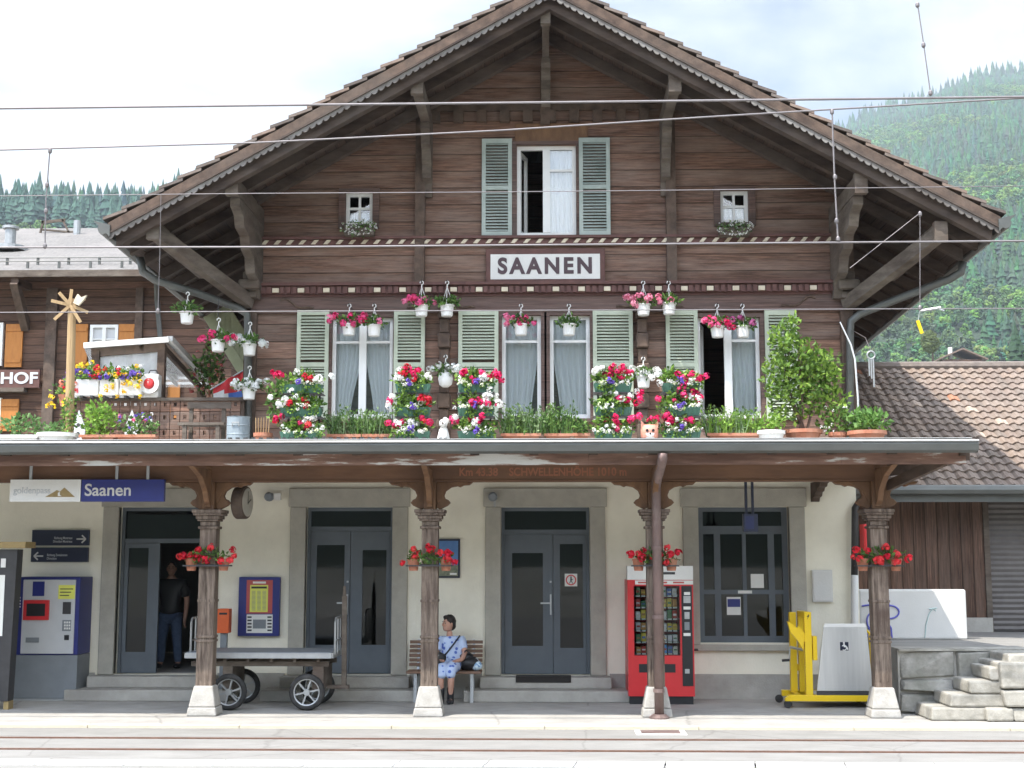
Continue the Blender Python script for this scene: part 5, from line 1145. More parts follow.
# column planters
for i, (X0, lab) in enumerate(zip(colx, ('red geranium pots on the first column beside the station clock','red geranium pots on the column in front of the blue poster','red geranium pots on the column in front of the vending machine','red geranium pots on the column beside the graffiti wall'))):
    c = Vector((X0, YC, PZ(430,565,YC))); t = thing('column_planter', lab, 'flower pots', c, 'geranium pots on the canopy columns')
    for s in (-1, 1): MB().lathe([(.06,-.1),(.085,.04),(.092,.04),(.092,.07),(.07,.07)], c+Vector((s*.23,-.08,.02)), 14).build('pot', MT['terracotta'], t)
    mb = MB().box(c.x-.33,c.x+.33,YC-.19,YC-.16,c.z-.02,c.z+.0); mb.box(c.x-.33,c.x+.33,YC-.0,YC+.02,c.z-.02,c.z+.0); mb.tube([(c.x-.14,YC-.155,c.z),(c.x+.14,YC-.155,c.z)],.012,5); mb.build('holder', MT['dmetal'], t)
    f = MB(); clump(f, c+Vector((0,-.14,.13)), .34,.1,.1,150,.07,GR,.3)
    f.build('foliage', MT['plant'], t, fix=False); g = MB()
    for _ in range(13): bloom(g, c+Vector((R.uniform(-.42,.42),-.2+R.uniform(-.08,.06),R.uniform(.02,.26))), R.uniform(.045,.07), RED, 26)
    g.build('blossoms', MT['petal'], t, fix=False)
# ================================================================ low pots and plants along the edge
def trough(px0, px1, lab, h, cols, kind='blades', pot='terracotta', Y=-2.9, n=None, flowers=None, cat='potted plant', name='plant_trough', ph=.1):
    xa, xb = PX(px0,430,Y), PX(px1,430,Y); xm = (xa+xb)/2; wv = xb-xa; z = zdeck(Y); t = thing(name, lab, cat, (xm,Y,z))
    mb = MB().add([(xa+.05,Y-.08,z),(xb-.05,Y-.08,z),(xb-.05,Y+.1,z),(xa+.05,Y+.1,z),(xa+.02,Y-.11,z+ph),(xb-.02,Y-.11,z+ph),(xb-.02,Y+.13,z+ph),(xa+.02,Y+.13,z+ph)],[(0,3,2,1),(4,5,6,7),(0,1,5,4),(1,2,6,5),(2,3,7,6),(3,0,4,7)]); mb.box(xa,xb,Y-.125,Y-.1,z+ph-.035,z+ph+.005); mb.build('pot', MT[pot], t)
    f = MB(); n = n or int(wv*260)
    if kind == 'blades': blades(f, (xm,Y,z+ph-.03), wv*.5, .12, h, n, cols)
    else: clump(f, (xm,Y,z+ph+h*.4), wv*.52, .16, h*.55, n, .08, cols, .4)
    f.build('foliage', MT['plant'], t, fix=False)
    if flowers:
        g = MB()
        for col, k, r in flowers:
            for _ in range(k): bloom(g, (xm+R.uniform(-.5,.5)*wv, Y-.1, z+ph+h*R.uniform(.3,1)), r, col, 12)
        g.build('blossoms', MT['petal'], t, fix=False)
    return t
trough(328,362,'trough of feathery grey green herbs below the first white window, left one',.38,GREYG+GR,Y=-2.85)
trough(363,392,'trough of feathery grey green herbs below the first white window, beside the red flower stand',.36,GREYG+GR,Y=-2.85)
trough(501,541,'terracotta trough of slender green plants below the narrow window left of the middle',.4,GR+GREYG,Y=-2.95)
trough(544,572,'slender green plants below the narrow window right of the middle',.42,GR,Y=-2.9)
trough(572,590,'short bushy green plants in a terracotta bowl left of the red geranium stand',.2,GR,'clump',Y=-3.0,n=120)
trough(706,760,'long trough of light green leafy plants below the dark open casement',.38,LIME+GREYG,Y=-2.9)
trough(0,42,'pale leafy squash plants in a trough at the left end of the canopy',.32,[(.14,.24,.08),(.1,.19,.06)],'clump','white_p',n=170)
trough(82,118,'lime green bushy potted plant in front of the carved railing',.52,LIME,'clump','terracotta',n=330,Y=-2.9)
trough(118,158,'mixed purple and pink flowers with grey foliage in front of the carved railing',.3,GREYG+GR,'clump','terracotta',n=170,flowers=[(PUR,8,.03),(PINK,3,.035),(WHT,5,.025)])
def pot(px, lab, r, h, mat, Y=-2.9, **k):
    c = P(px,436,Y); z = zdeck(Y); t = thing('plant_pot', lab, 'potted plant', (c.x,Y,z)); MB().lathe([(r*.78,0),(r*.95,h-.05),(r*1.04,h-.05),(r*1.04,h),(r*.85,h)],(c.x,Y,z),20).build('pot',MT[mat],t); return t, Vector((c.x,Y,z+h))
t, c = pot(58,'low white bowl with trailing leaves at the foot of the wooden ray pole',.28,.13,'white_p'); f = MB(); clump(f, c+Vector((-.1,0,.05)),.25,.15,.08,60,.1,[(.14,.24,.08),(.1,.19,.06)]); f.build('foliage',MT['plant'],t,fix=False)
# big shrubs on the right
t, c = pot(803,'tall dense leafy shrub in a wide terracotta pot right of the last green shutter',.26,.16,'terracotta',-2.75)
f = MB()
for dx,dz,rx,rz,n in ((-.15,.45,.36,.38,420),(.12,.75,.42,.34,420),(-.05,1.05,.34,.28,300),(.32,.95,.24,.22,170),(-.26,1.28,.2,.22,160),(-.12,1.5,.13,.14,70),(.36,.4,.3,.24,210),(.3,.7,.28,.26,190),(-.36,.8,.22,.3,160)): clump(f, c+Vector((dx,0,dz)), rx, .3, rz, n, .085, [(.17,.28,.045),(.24,.36,.06),(.12,.21,.04),(.1,.18,.04)], .5, .45)
f.build('foliage',MT['plant'],t,fix=False)
mb = MB()
for k in range(5): mb.tube([c+Vector((R.uniform(-.08,.08),0,-.02)), c+Vector((R.uniform(-.25,.25),R.uniform(-.1,.1),.6)), c+Vector((R.uniform(-.35,.3),R.uniform(-.1,.1),1.2))],[.022,.015,.008],5)
mb.build('stems',MT['timber_y'],t)
t, c = pot(771,'small white bowl of fresh green seedlings left of the tall shrub',.19,.14,'white_p',-3.0); f = MB(); clump(f, c+Vector((0,0,.1)),.22,.15,.12,130,.07,LIME,.5); f.build('foliage',MT['plant'],t,fix=False)
t, c = pot(867,'wide terracotta pot of leafy green plants at the right end of the canopy edge',.26,.13,'terracotta',-3.0); f = MB(); clump(f, c+Vector((0,0,.14)),.32,.2,.17,230,.1,[(.12,.24,.06),(.16,.29,.07)],.5); f.build('foliage',MT['plant'],t,fix=False)
t, c = pot(838,'bushy plant with tiny white blooms between the two terracotta pots',.13,.12,'terracotta',-2.8); f = MB(); clump(f, c+Vector((0,0,.16)),.3,.2,.22,250,.07,[(.15,.25,.05),(.1,.19,.04)],.5); f.build('foliage',MT['plant'],t,fix=False); g = MB()
for _ in range(16): bloom(g, c+Vector((R.uniform(-.28,.28),-.18,R.uniform(.0,.34))),.022,WHT,8)
g.build('blossoms',MT['petal'],t,fix=False)
t, c = pot(263,'terracotta pot with bare sticks and a leafy climber beside the grey metal barrel',.13,.13,'terracotta',-2.9); f = MB(); clump(f, c+Vector((.15,.1,.5)),.13,.12,.35,150,.09,GR,.5); f.build('foliage',MT['plant'],t,fix=False); mb = MB()
for k in range(6): mb.tube([c+Vector((-.1+k*.035,0,-.02)), c+Vector((-.11+k*.04,0,.22))],.007,4)
mb.build('sticks',MT['pine'],t)
# curved stick and wind chime on the right
t = thing('bent_garden_stick','thin bent whitish garden stick leaning beside the right rain pipe','garden stick',P(858,432,-2.8)); MB().tube([P(858.5,434,-2.8),P(858,400,-2.8),P(855,360,-2.8),P(851,345,-2.8),P(840,322,-2.8)],[.014,.014,.013,.012,.009],6).build('stick',MT['lgrey'],t)
t = thing('wind_chime','silver wind chime with hanging tubes in front of the shaded tile roof','wind chime',P(871,388,-2.6)); p = P(871,355,-2.6)
mb = MB(); n = 20; vs=[]
for a_ in range(n):
    for b_ in range(6): r_ = .055+.012*math.cos(6.283*b_/6); vs.append((p.x+r_*math.cos(6.283*a_/n),p.y+.012*math.sin(6.283*b_/6),p.z+r_*math.sin(6.283*a_/n)))
mb.add(vs,[(a_*6+b_,a_*6+(b_+1)%6,((a_+1)%n)*6+(b_+1)%6,((a_+1)%n)*6+b_) for a_ in range(n) for b_ in range(6)]); mb.build('ring',MT['metal'],t,smooth=True)
mb = MB()
for dx, dz in ((-.03,-.3),(.0,-.34),(.03,-.46)): mb.tube([p+Vector((dx,0,-.06)),p+Vector((dx,0,dz))],.012,6)
mb.build('tubes',MT['metal'],t); MB().tube([p+Vector((0,0,.06)),p+Vector((0,.3,.3)),P(852,330,-.25)],.005,4).build('cord',MT['wire'],t)
# animal figures
def figure(px, Y, kind, lab):
    z = zdeck(Y); x = PX(px,430,Y); t = thing('cat_pot' if kind == 'cat' else 'dog_figure', lab, 'figurine', (x,Y,z))
    if kind == 'cat':
        MT['catpink'] = M('ceramic_ginger',(.72,.33,.24),(.66,.28,.2),.35,6)
        mb = MB().lathe([(.085,0),(.12,.05),(.125,.13),(.11,.2),(.09,.215)],(x,Y,z),18); b = mb.build('head',MT['catpink'],t,smooth=True)
        mb = MB()
        for s in (-1,1): mb.prism([(x+s*.04,z+.2),(x+s*.115,z+.17),(x+s*.12,z+.275)],Y-.05,Y+.0)
        mb.build('ear',MT['catpink'],t)
        MB().lathe([(.0,0),(.07,.02),(.085,.08),(.04,.14),(.028,.19)],(x,Y-.062,z+.01),14,sy=.78).build('muzzle',MT['white_p'],t,smooth=True)
        mb = MB()
        for s in (-1,1): mb.lathe([(.02,-.008),(.02,.008)],(x+s*.042,Y-.125,z+.13),10,'y')
        mb.lathe([(.013,-.008),(.013,.006)],(x,Y-.137,z+.085),8,'y'); mb.build('eye',MT['black'],t); f = MB(); clump(f,(x,Y,z+.24),.1,.08,.05,40,.05,GR); f.build('foliage',MT['plant'],t,fix=False); g = MB()
        for k in range(5): bloom(g,(x+R.uniform(-.09,.09),Y-.03,z+.27+R.uniform(0,.04)),.035,MAG,14)
        g.build('blossoms',MT['petal'],t,fix=False)
    else:
        mb = MB().lathe([(.07,0),(.09,.04),(.07,.12),(.048,.19),(.045,.22)],(x,Y,z),14); mb.lathe([(.02,.19),(.058,.21),(.062,.25),(.045,.29),(.015,.3)],(x,Y-.02,z),14); mb.lathe([(.022,-.11),(.034,-.07),(.045,.0)],(x,Y-.04,z+.225),10,'y'); mb.tube([(x-.035,Y-.06,z+.15),(x-.035,Y-.085,z+.0)],.022,8); mb.tube([(x+.035,Y-.06,z+.15),(x+.035,Y-.085,z+.0)],.022,8); mb.build('body',MT['white_p'],t,smooth=True)
        mb = MB()
        for s in (-1,1): mb.lathe([(.012,-.08),(.03,-.05),(.03,0),(.015,.05)],(x+s*.078,Y-.02,z+.25),8)
        mb.lathe([(.014,-.012),(.014,.012)],(x,Y-.155,z+.235),8,'y')
        mb.build('ear',MT['timber_y'],t)
        mb = MB()
        for s in (-1,1): mb.lathe([(.01,-.006),(.01,.006)],(x+s*.03,Y-.085,z+.265),8,'y'); mb.box(x+s*.035-.02,x+s*.035+.02,Y-.11,Y-.05,z,z+.035)
        mb.build('face_marks',MT['black'],t)
figure(649.5,-3.2,'cat','ginger and white cat face flower pot with red blooms on the canopy edge')
figure(443.5,-3.2,'dog','small white dog figure with brown ears on the canopy edge')
# ================================================================ left terrace
yR = -.35; zr = PZ(150,398,yR); zt0 = zdeck(-.05)-.0
x0, x1 = PX(70,398,yR), PX(247,398,yR); t = thing('terrace_railing','dark brown terrace railing of boards with cut out hearts and slots','railing',((x0+x1)/2,yR,zt0))
MB().box(x0,x1,yR-.06,yR+.06,zr-.05,zr).build('handrail',MT['timber_grey'],t)
mb = MB(); x = x0+.02; k = 0; bw = .15
while x < x1-.1:
    xc = x+bw/2; pts_h = .05
    for (a,b,c_,d) in ((x,x+.05,zt0+.05,zr-.051),(x+bw-.05,x+bw,zt0+.05,zr-.051),(x+.05,x+bw-.05,zt0+.05,zt0+.2),(x+.05,x+bw-.05,zt0+.27,zt0+.45),(x+.05,x+bw-.05,zt0+.52,zt0+.66),(x+.05,x+bw-.05,zt0+.72,zr-.051)): mb.box(a,b,yR-.014,yR+.014,c_,d)
    x += bw+.012
mb.build('boards',MT['timber'],t)
mb = MB()
for x in (x0+.05,(x0+x1)/2,x1-.1): mb.box(x-.05,x+.05,yR+.016,yR+.1,zt0,zr-.051)
mb.build('post',MT['timber_y'],t)
# two pale cut-out boards
for px, lab in ((79,'tall pale carved board with holes beside the lime green plant, left side'),(132,'tall pale carved board with holes beside the lime green plant, right side')):
    c = P(px,420,-.6); tag(MB().prism([(c.x-.09,zt0),(c.x+.09,zt0),(c.x+.11,zt0+.3),(c.x+.06,zt0+.42),(c.x,zt0+.58),(c.x-.06,zt0+.42),(c.x-.11,zt0+.3)],-.62,-.59).lathe([(.03,-.624),(.03,-.6205)],(c.x,0,zt0+.2),8,'y',1).lathe([(.03,-.624),(.03,-.6205)],(c.x,0,zt0+.34),8,'y',1).build('carved_board',[MT['lgrey'],MT['dark']]),lab,'carved board')
# wind screen shelter
MT['film'] = glassmat('clear_plastic_film',(.93,.95,.96),.03,.1)

ys0, ys1 = -.15, 2.2; A = P(92,347,ys0); B = P(166,341,ys0); Cc = P(204,384,ys1); za_ = A.z; zb2 = B.z
t = thing('plastic_shelter','small terrace shelter with clear plastic walls and a white edged sloping roof','shelter',((A.x+B.x)/2,1,zt0))
mb = MB()
for p_, y, zt_ in ((A.x+.08,ys0,za_),(B.x-.06,ys0,zb2),(Cc.x-.05,ys1,Cc.z),(Cc.x-1.9,ys1,Cc.z)): mb.box(p_-.06,p_+.06,y-.05,y+.07,zt0,zt_-.06)
mb.beam((A.x,ys0,za_-.1),(B.x,ys0,zb2-.1),.06,.14); mb.beam((B.x-.05,ys0,zb2-.1),(Cc.x-.05,ys1,Cc.z-.08),.06,.1); mb.beam((B.x-.05,ys0,zr+.02),(Cc.x-.05,ys1,zr+.02),.05,.08)
mb.build('frame',MT['timber_y'],t)
mb = MB(); D = (Cc.x-1.9,ys1,Cc.z); v4 = [Vector((A.x-.08,ys0-.12,za_)),Vector((B.x+.06,ys0-.12,zb2)),Vector((Cc.x+.08,ys1+.1,Cc.z)),Vector(D)]
mb.add(v4+[v-Vector((0,0,.05)) for v in v4],[(0,1,2,3),(7,6,5,4),(0,4,5,1),(1,5,6,2),(2,6,7,3),(3,7,4,0)]); mb.build('roof_sheet',MT['film'],t); mb=MB().beam(v4[0]+Vector((0,-.03,.0)),v4[1]+Vector((.03,-.03,.0)),.05,.09); mb.beam(v4[1]+Vector((.03,.02,.02)),v4[2]+Vector((.03,0,.02)),.09,.09); mb.beam(v4[1].lerp(v4[0],.35)+Vector((0,.05,.0)),v4[2]+Vector((-.6,0,.0)),.05,.06); mb.build('edge_trim',MT['white_p'],t)
m_, nt, b_, out_ = newmat('milky_plastic_film'); b_.inputs[0].default_value = (.93,.94,.95,1); b_.inputs['Roughness'].default_value = .25
tr_ = nd(nt,'ShaderNodeBsdfTransparent',{}); tl_ = nd(nt,'ShaderNodeBsdfTranslucent',{'Color':(.85,.88,.9,1)}); m1 = nd(nt,'ShaderNodeMixShader',{0:.5}); nt.links.new(b_.outputs[0],m1.inputs[1]); nt.links.new(tl_.outputs[0],m1.inputs[2])
tc_ = nd(nt,'ShaderNodeTexCoord').outputs['Object']; nz_ = nd(nt,'ShaderNodeTexNoise',{'Vector':tc_,'Scale':1.6,'Detail':4.0}).outputs[0]; fc_ = nd(nt,'ShaderNodeMapRange',{0:nz_,1:.3,2:.6,3:.6,4:1.0}).outputs[0]
m2 = nd(nt,'ShaderNodeMixShader',{0:fc_}); nt.links.new(tr_.outputs[0],m2.inputs[1]); nt.links.new(m1.outputs[0],m2.inputs[2]); nt.links.new(m2.outputs[0],out_.inputs[0]); MT['milky'] = m_
mb = MB(); nx=16; vs=[]
for j in range(2):
    for i in range(nx+1): u=i/nx; vs.append((A.x+.14+(B.x-A.x-.26)*u, ys0+.02+.02*math.sin(u*19), (zr-.1) if j==0 else za_-.16+(zb2-za_)*u))
mb.add(vs,[(i,i+1,nx+2+i,nx+1+i) for i in range(nx)]); mb.build('front_film',MT['milky'],t,fix=False)
mb = MB().quad((B.x-.05,ys0+.08,zr-.1),(Cc.x-.05,ys1-.06,zr-.1),(Cc.x-.05,ys1-.06,zr+.75),(B.x-.05,ys0+.08,zr+.75)); mb.build('side_film',MT['film'],t,fix=False)
# wooden ray pole
p0 = P(69,437,-2.95); pt_ = P(72,306,-2.95); t = thing('ray_pole','tall pale wooden pole topped by a star of radiating boards and twined with plants','garden pole',(p0.x,-2.95,zdeck(-2.95)))
MB().tube([(p0.x,-2.95,zdeck(-2.95)),(pt_.x,-2.95,pt_.z+.1)],[.065,.055],10).build('pole',MT['pine'],t)
for k, (ex, ey) in enumerate(((52,301),(60,293),(73,290),(86,299),(89,313),(82,323),(55,320))):
    e = P(ex,ey,-3.0); MB().beam((pt_.x,-3.02-.012*(k%3),pt_.z),(e.x,-3.03-.012*(k%3),e.z),.045,.01,(0,1,0)).build('ray_board',MT['pine'],t)
c = P(80,300,-3.05); MB().prism([(c.x-.08,c.z-.05),(c.x-.0,c.z-.09),(c.x+.06,c.z-.02),(c.x+.11,c.z+.06),(c.x+.03,c.z+.03),(c.x-.02,c.z+.08),(c.x-.05,c.z+.03)],-3.1,-3.06).build('carved_bird',MT['rope'],t)
f = MB(); clump(f,(p0.x,-3.0,zdeck(-3)+.35),.1,.1,.4,200,.06,GR+LIME,.3); f.build('foliage',MT['plant'],t,fix=False)
# flower boxes on the railing
def rbox(px0,px1,lab,fl,mat='white_p',cat='flower box'):
    Y=-.5; xa,xb=PX(px0,395,Y),PX(px1,395,Y); xm=(xa+xb)/2; wv=xb-xa; z=zr-.02; t=thing('railing_flower_box',lab,cat,(xm,Y,z),'flower boxes on the terrace railing'); MB().box(xa,xb,Y-.1,Y+.07,z+.03,z+.3).build('trough',MT[mat],t,bevel=.02)
    MB().box(xm-.1,xm-.06,Y-.1,Y+.3,z+.0,z+.03).box(xm+.06,xm+.1,Y-.1,Y+.3,z+.0,z+.03).build('holder',MT['dmetal'],t)
    f=MB(); clump(f,(xm,Y-.02,z+.38),wv*.55,.15,.13,150,.08,GR+LIME,.4); f.build('foliage',MT['plant'],t,fix=False); g=MB()
    for cols,n,r,zl in fl:
        for _ in range(n): bloom(g,(xm+R.uniform(-.55,.55)*wv,Y-.16,z+.3+R.uniform(*zl)),r,cols,14)
    g.build('blossoms',MT['petal'],t,fix=False)
rbox(77,100,'white box of yellow and blue purple flowers by the ray pole',[(YEL,9,.04,(.05,.28)),(PUR,6,.05,(.0,.14)),(RED,3,.045,(.0,.2))])
rbox(101,120,'white box of red and yellow flowers in the middle of the terrace railing',[(RED,6,.045,(.05,.2)),(YEL,9,.04,(-.3,.1)),(PUR,3,.05,(0,.1))])
rbox(121,143,'white box of blue purple and trailing yellow flowers left of the red signal lamp',[(YEL,14,.045,(-.35,.22)),(PUR,6,.05,(.0,.12)),(WHT,4,.04,(.1,.2))])
t = thing('flower_bowl','purple flowering plant in a white bowl behind the railing boxes','flower bowl',P(79,392,.1)); c=P(79,383,.1); MB().lathe([(.06,-.25),(.16,-.06),(.17,-.03)],c,14).build('bowl',MT['white_p'],t); f=MB(); clump(f,c+Vector((0,0,.06)),.24,.15,.14,110,.07,[(.1,.05,.13),(.06,.1,.04)]); f.build('foliage',MT['plant'],t,fix=False); g=MB()
for _ in range(16): bloom(g,c+Vector((R.uniform(-.24,.24),-.1,R.uniform(-.02,.2))),.045,[(.15,.05,.25),(.2,.07,.3)],12)
g.build('blossoms',MT['petal'],t,fix=False)
t = thing('hanging_flower_pot','red and yellow flowers spilling at the left end of the terrace railing','flower pot',P(66,402,-.5)); c=P(66,395,-.5); MB().lathe([(.08,-.18),(.12,0)],c,12).build('pot',MT['terracotta'],t); f=MB(); clump(f,c+Vector((0,0,.05)),.22,.14,.2,110,.07,GR+LIME); f.build('foliage',MT['plant'],t,fix=False); g=MB()
for _ in range(7): bloom(g,c+Vector((R.uniform(-.05,.25),-.12,R.uniform(.05,.25))),.045,RED+SAL,14)
for _ in range(9): bloom(g,c+Vector((R.uniform(-.3,.05),-.12,R.uniform(-.2,.1))),.045,YEL,14)
g.build('blossoms',MT['petal'],t,fix=False)
# red signal lamp
c = P(150,384,-.5); t = thing('signal_lamp','old white railway lamp with a big round red lens on the railing','signal lamp',(c.x,c.y,zr)); MB().box(c.x-.12,c.x+.12,-.45,-.25,zr,c.z+.17).build('housing',MT['white_p'],t,bevel=.02)
MB().lathe([(.16,-.56),(.16,-.45)],(c.x,0,c.z),20,'y').build('lens_ring',MT['white_p'],t); MB().lathe([(.0,-.59),(.06,-.58),(.09,-.561)],(c.x,0,c.z),20,'y').build('lens',MT['red'],t,smooth=True); MB().tube([(c.x-.08,-.35,c.z+.17),(c.x-.05,-.35,c.z+.24),(c.x+.05,-.35,c.z+.24),(c.x+.08,-.35,c.z+.17)],.012,5).build('carry_handle',MT['dmetal'],t)
# terrace bench, barrel, flag
x0,x1=PX(180,430,-1.2),PX(226,430,-1.2); z=zdeck(-1.2); t=thing('terrace_bench','low weathered wooden bench in front of the terrace railing','bench',((x0+x1)/2,-1.2,z)); zs_=z+.36
MB().box(x0,x1,-1.35,-1.02,zs_-.04,zs_).build('seat',MT['timber_grey'],t); MB().box(x0+.05,x1+.02,-1.0,-.97,zs_+.25,zs_+.35).build('backrest',MT['timber_grey'],t)
for x in (x0+.1,x1-.1): MB().box(x-.03,x+.03,-1.33,-1.27,z,zs_-.041).box(x-.03,x+.03,-1.0+.031,-.93,z,zs_+.36).build('leg',MT['timber_grey'],t)
MT['barrel']=M('blue_grey_zinc',(.3,.35,.38),(.24,.28,.31),.5,6,metallic=.3); c=P(238,436,-2.2); z=zdeck(-2.2); t=thing('metal_barrel','grey blue metal barrel on the terrace below the left rain pipe','barrel',(c.x,-2.2,z)); hB=PZ(238,417,-2.2)-z
MB().lathe([(.165,0),(.165,hB*.33),(.172,hB*.35),(.165,hB*.37),(.165,hB*.66),(.172,hB*.68),(.165,hB*.7),(.165,hB-.01),(.175,hB),(.15,hB)],(c.x,-2.2,z),24).build('drum',MT['barrel'],t); MB().tube([(c.x-.05,-2.37,z+.25),(c.x-.05,-2.39,z+.3),(c.x+.05,-2.39,z+.3),(c.x+.05,-2.37,z+.25)],.01,5).build('handle',MT['metal'],t)
t=thing('cantonal_flag','red white and blue flag hanging tilted on the terrace by the rain pipe','flag',P(230,395,.3)); v=[P(213,388,.3),P(243,370,.3),P(244,397,.3),P(213,399,.3)]; mb=MB(); nx=8; vs=[]; fs=[]
MT['flagm']=plantmat('flag_cloth',.3,.8,False); colr=[(.7,.06,.07),(.75,.1,.1),(.8,.8,.8),(.1,.2,.55)]
for j in range(5):
    for i in range(nx+1): a=v[0].lerp(v[1],i/nx); b=v[3].lerp(v[2],i/nx); q=a.lerp(b,j/4); vs.append((q.x,q.y+.03*math.sin(i*1.1+j*.5),q.z))
for j in range(4):
    for i in range(nx): mb.add([vs[j*(nx+1)+i],vs[j*(nx+1)+i+1],vs[(j+1)*(nx+1)+i+1],vs[(j+1)*(nx+1)+i]],[(0,1,2,3)],0,colr[0] if j<2 else (colr[2] if (i<4) else colr[3]) if j==3 or i<3 else colr[0])
mb.build('cloth',MT['flagm'],t,fix=False); MB().tube([v[0]+Vector((-.05,0,-.03)),v[1]+Vector((.1,0,.05))],.012,6).build('staff',MT['lgrey'],t)
# outside stair with pale balustrade and climbing plants in the background
t=thing('outside_stair','wooden outside staircase with a slanting pale green balustrade behind the rain pipe','staircase',P(228,400,4)); a=P(208,315,4); b=P(247,378,4); mb=MB(); mb.beam(a,b,.08,.2); mb.beam(a+Vector((0,0,.75)),b+Vector((0,0,.75)),.08,.08)
for k in range(9): q=a.lerp(b,k/8); mb.box(q.x-.055,q.x+.055,3.97,4.03,q.z,q.z+.75)
MT['palegreen']=M('pale_green_board',(.36,.38,.24),(.28,.3,.18),.7,6); mb.build('balustrade',MT['palegreen'],t); mb=MB()
for k in range(7): q=a.lerp(b,k/6.5); mb.box(q.x-.2,q.x+.1,4.05,5,q.z-.05,q.z-.02)
mb.build('tread',MT['timber_y'],t)
t=thing('terrace_bush','bushy plant with reddish blooms on the terrace beside the plastic shelter','potted plant',P(210,398,1.0)); c=P(210,372,1.0); f=MB(); clump(f,c,.3,.3,.5,330,.1,GR+[(.12,.08,.04)]); f.build('foliage',MT['plant'],t,fix=False); g=MB()
for _ in range(14): bloom(g,c+Vector((R.uniform(-.3,.3),-.25,R.uniform(-.4,.4))),.04,[(.5,.1,.1),(.55,.2,.15)],10)
g.build('blossoms',MT['petal'],t,fix=False); MB().lathe([(.15,0),(.2,.3)],(c.x,c.y,zt0),12).tube([(c.x,c.y,zt0+.3),(c.x,c.y,c.z)],.02,5).build('pot',MT['terracotta'],t)
# ================================================================ restaurant building on the left
YN = 14.0
t = thing('restaurant_building','brown timber building with grey shingle roof and orange brown shutters behind the terrace','building',(-22,20,0))
ze = PZ(100,270,YN-1); zr_ = PZ(100,228,24); xr_ = PX(256,270,YN)
mb = MB().box(-45,xr_-.6,YN,34,-.05,ze+.3); mb.build('wall',MT['hplanks'],t)
sl = (zr_-ze)/(25); 
mb = MB().add([(-46,YN-1,ze),(xr_,YN-1,ze),(xr_-1,24,zr_),(-46,24,zr_),(-46,YN-1,ze-.16),(xr_,YN-1,ze-.16),(xr_-1,24,zr_-.16),(-46,24,zr_-.16)],[(0,1,2,3),(7,6,5,4),(0,4,5,1),(1,5,6,2),(2,6,7,3),(3,7,4,0)])
mb.add([(-46,24,zr_),(xr_-1,24,zr_),(xr_,36,ze),(-46,36,ze),(-46,24,zr_-.16),(xr_-1,24,zr_-.16),(xr_,36,ze-.16),(-46,36,ze-.16)],[(0,1,2,3),(7,6,5,4),(0,4,5,1),(1,5,6,2),(2,6,7,3),(3,7,4,0)])
rf2 = mb.build('roof',MT['grey_roof'],t)
MB().box(-46,xr_+.05,YN-1.05,YN-1.0,ze-.18,ze-.0).build('eave_board',MT['timber_grey'],rf2)
mb = MB(); x = -36.0; sy = (zr_-ze)/(24-(YN-1))
while x < xr_-.3: mb.box(x-.03,x+.03,YN+.1,YN+.16,ze+sy*1.1,ze+sy*1.1+.22); mb.box(x-.03,x+.03,YN-.6,YN-.54,ze+sy*.4,ze+sy*.4+.18); x += .85
for d,h in ((1.1,.2),(1.1,.1)): mb.tube([(-40,YN-1+d,ze+sy*d+h),(xr_-.2,YN-1+d,ze+sy*d+h)],.014,5)
mb.build('snow_guard',MT['gutter'],rf2)
p = P(10,246,17.5); MB().lathe([(.5,-.05),(.5,.08),(.16,.1),(.16,.62),(.24,.62),(.24,.7)],(p.x,p.y,p.z-.1),14).build('roof_vent',MT['metal'],rf2)
p = P(77,231,22); MB().lathe([(.12,-.2),(.12,.35)],(p.x,p.y,p.z+.0),10).build('vent_pipe',MT['metal'],rf2)
p = P(56,231,22.5); mb = MB().beam(p+Vector((-.55,0,-.15)),p+Vector((-.45,0,.35)),.06,.06); mb.beam(p+Vector((.5,0,-.15)),p+Vector((.2,0,.4)),.06,.06); mb.beam(p+Vector((-.5,0,.3)),p+Vector((.3,0,.38)),.06,.1); mb.beam(p+Vector((-.5,0,.05)),p+Vector((.6,0,-.05)),.06,.06); mb.build('roof_hatch_frame',MT['timber_grey'],rf2)
def rwin(x0,y0,x1,y1):
    a,b,c,d = rect(x0,y0,x1,y1,YN-.05); mb=MB(); f=.08; mb.box(a,a+f,YN-.1,YN-.002,c,d); mb.box(b-f,b,YN-.1,YN-.002,c,d); mb.box(a+f,b-f,YN-.1,YN-.002,c,c+f); mb.box(a+f,b-f,YN-.1,YN-.002,d-f,d); xm=(a+b)/2; mb.box(xm-.05,xm+.05,YN-.1,YN-.002,c+f,d-f)
    for k in (1,2): z=c+(d-c)*k/3; mb.box(a+f,b-f,YN-.08,YN-.03,z-.015,z+.015)
    w_ = mb.build('window',MT['white'],t); MB().box(a+f,b-f,YN-.028,YN-.012,c+f,d-f).build('pane',MT['lgrey'],w_)
rwin(90,325,118,368); rwin(-30,323,3,366); rwin(-30,398,1,434)
def rsh(x0,y0,x1,y1):
    a,b,c,d = rect(x0,y0,x1,y1,YN-.1); mb=MB().box(a,b,YN-.09,YN-.04,c,d); 
    for z in (c+.12,d-.2): mb.box(a+.02,b-.02,YN-.115,YN-.091,z,z+.1)
    mb.build('shutter',MT['orange_wood'],t)
for q in ((5,324,22,367),(68,324,87,368),(118,324,134,368),(168,345,180,418),(0,399,18,431)): rsh(*q)
mb = MB().box(-45,PX(25,390,YN-.2),YN-.3,YN-.01,PZ(20,392,YN-.2),PZ(20,388,YN-.2)); mb.build('ledge',MT['timber_grey'],t)
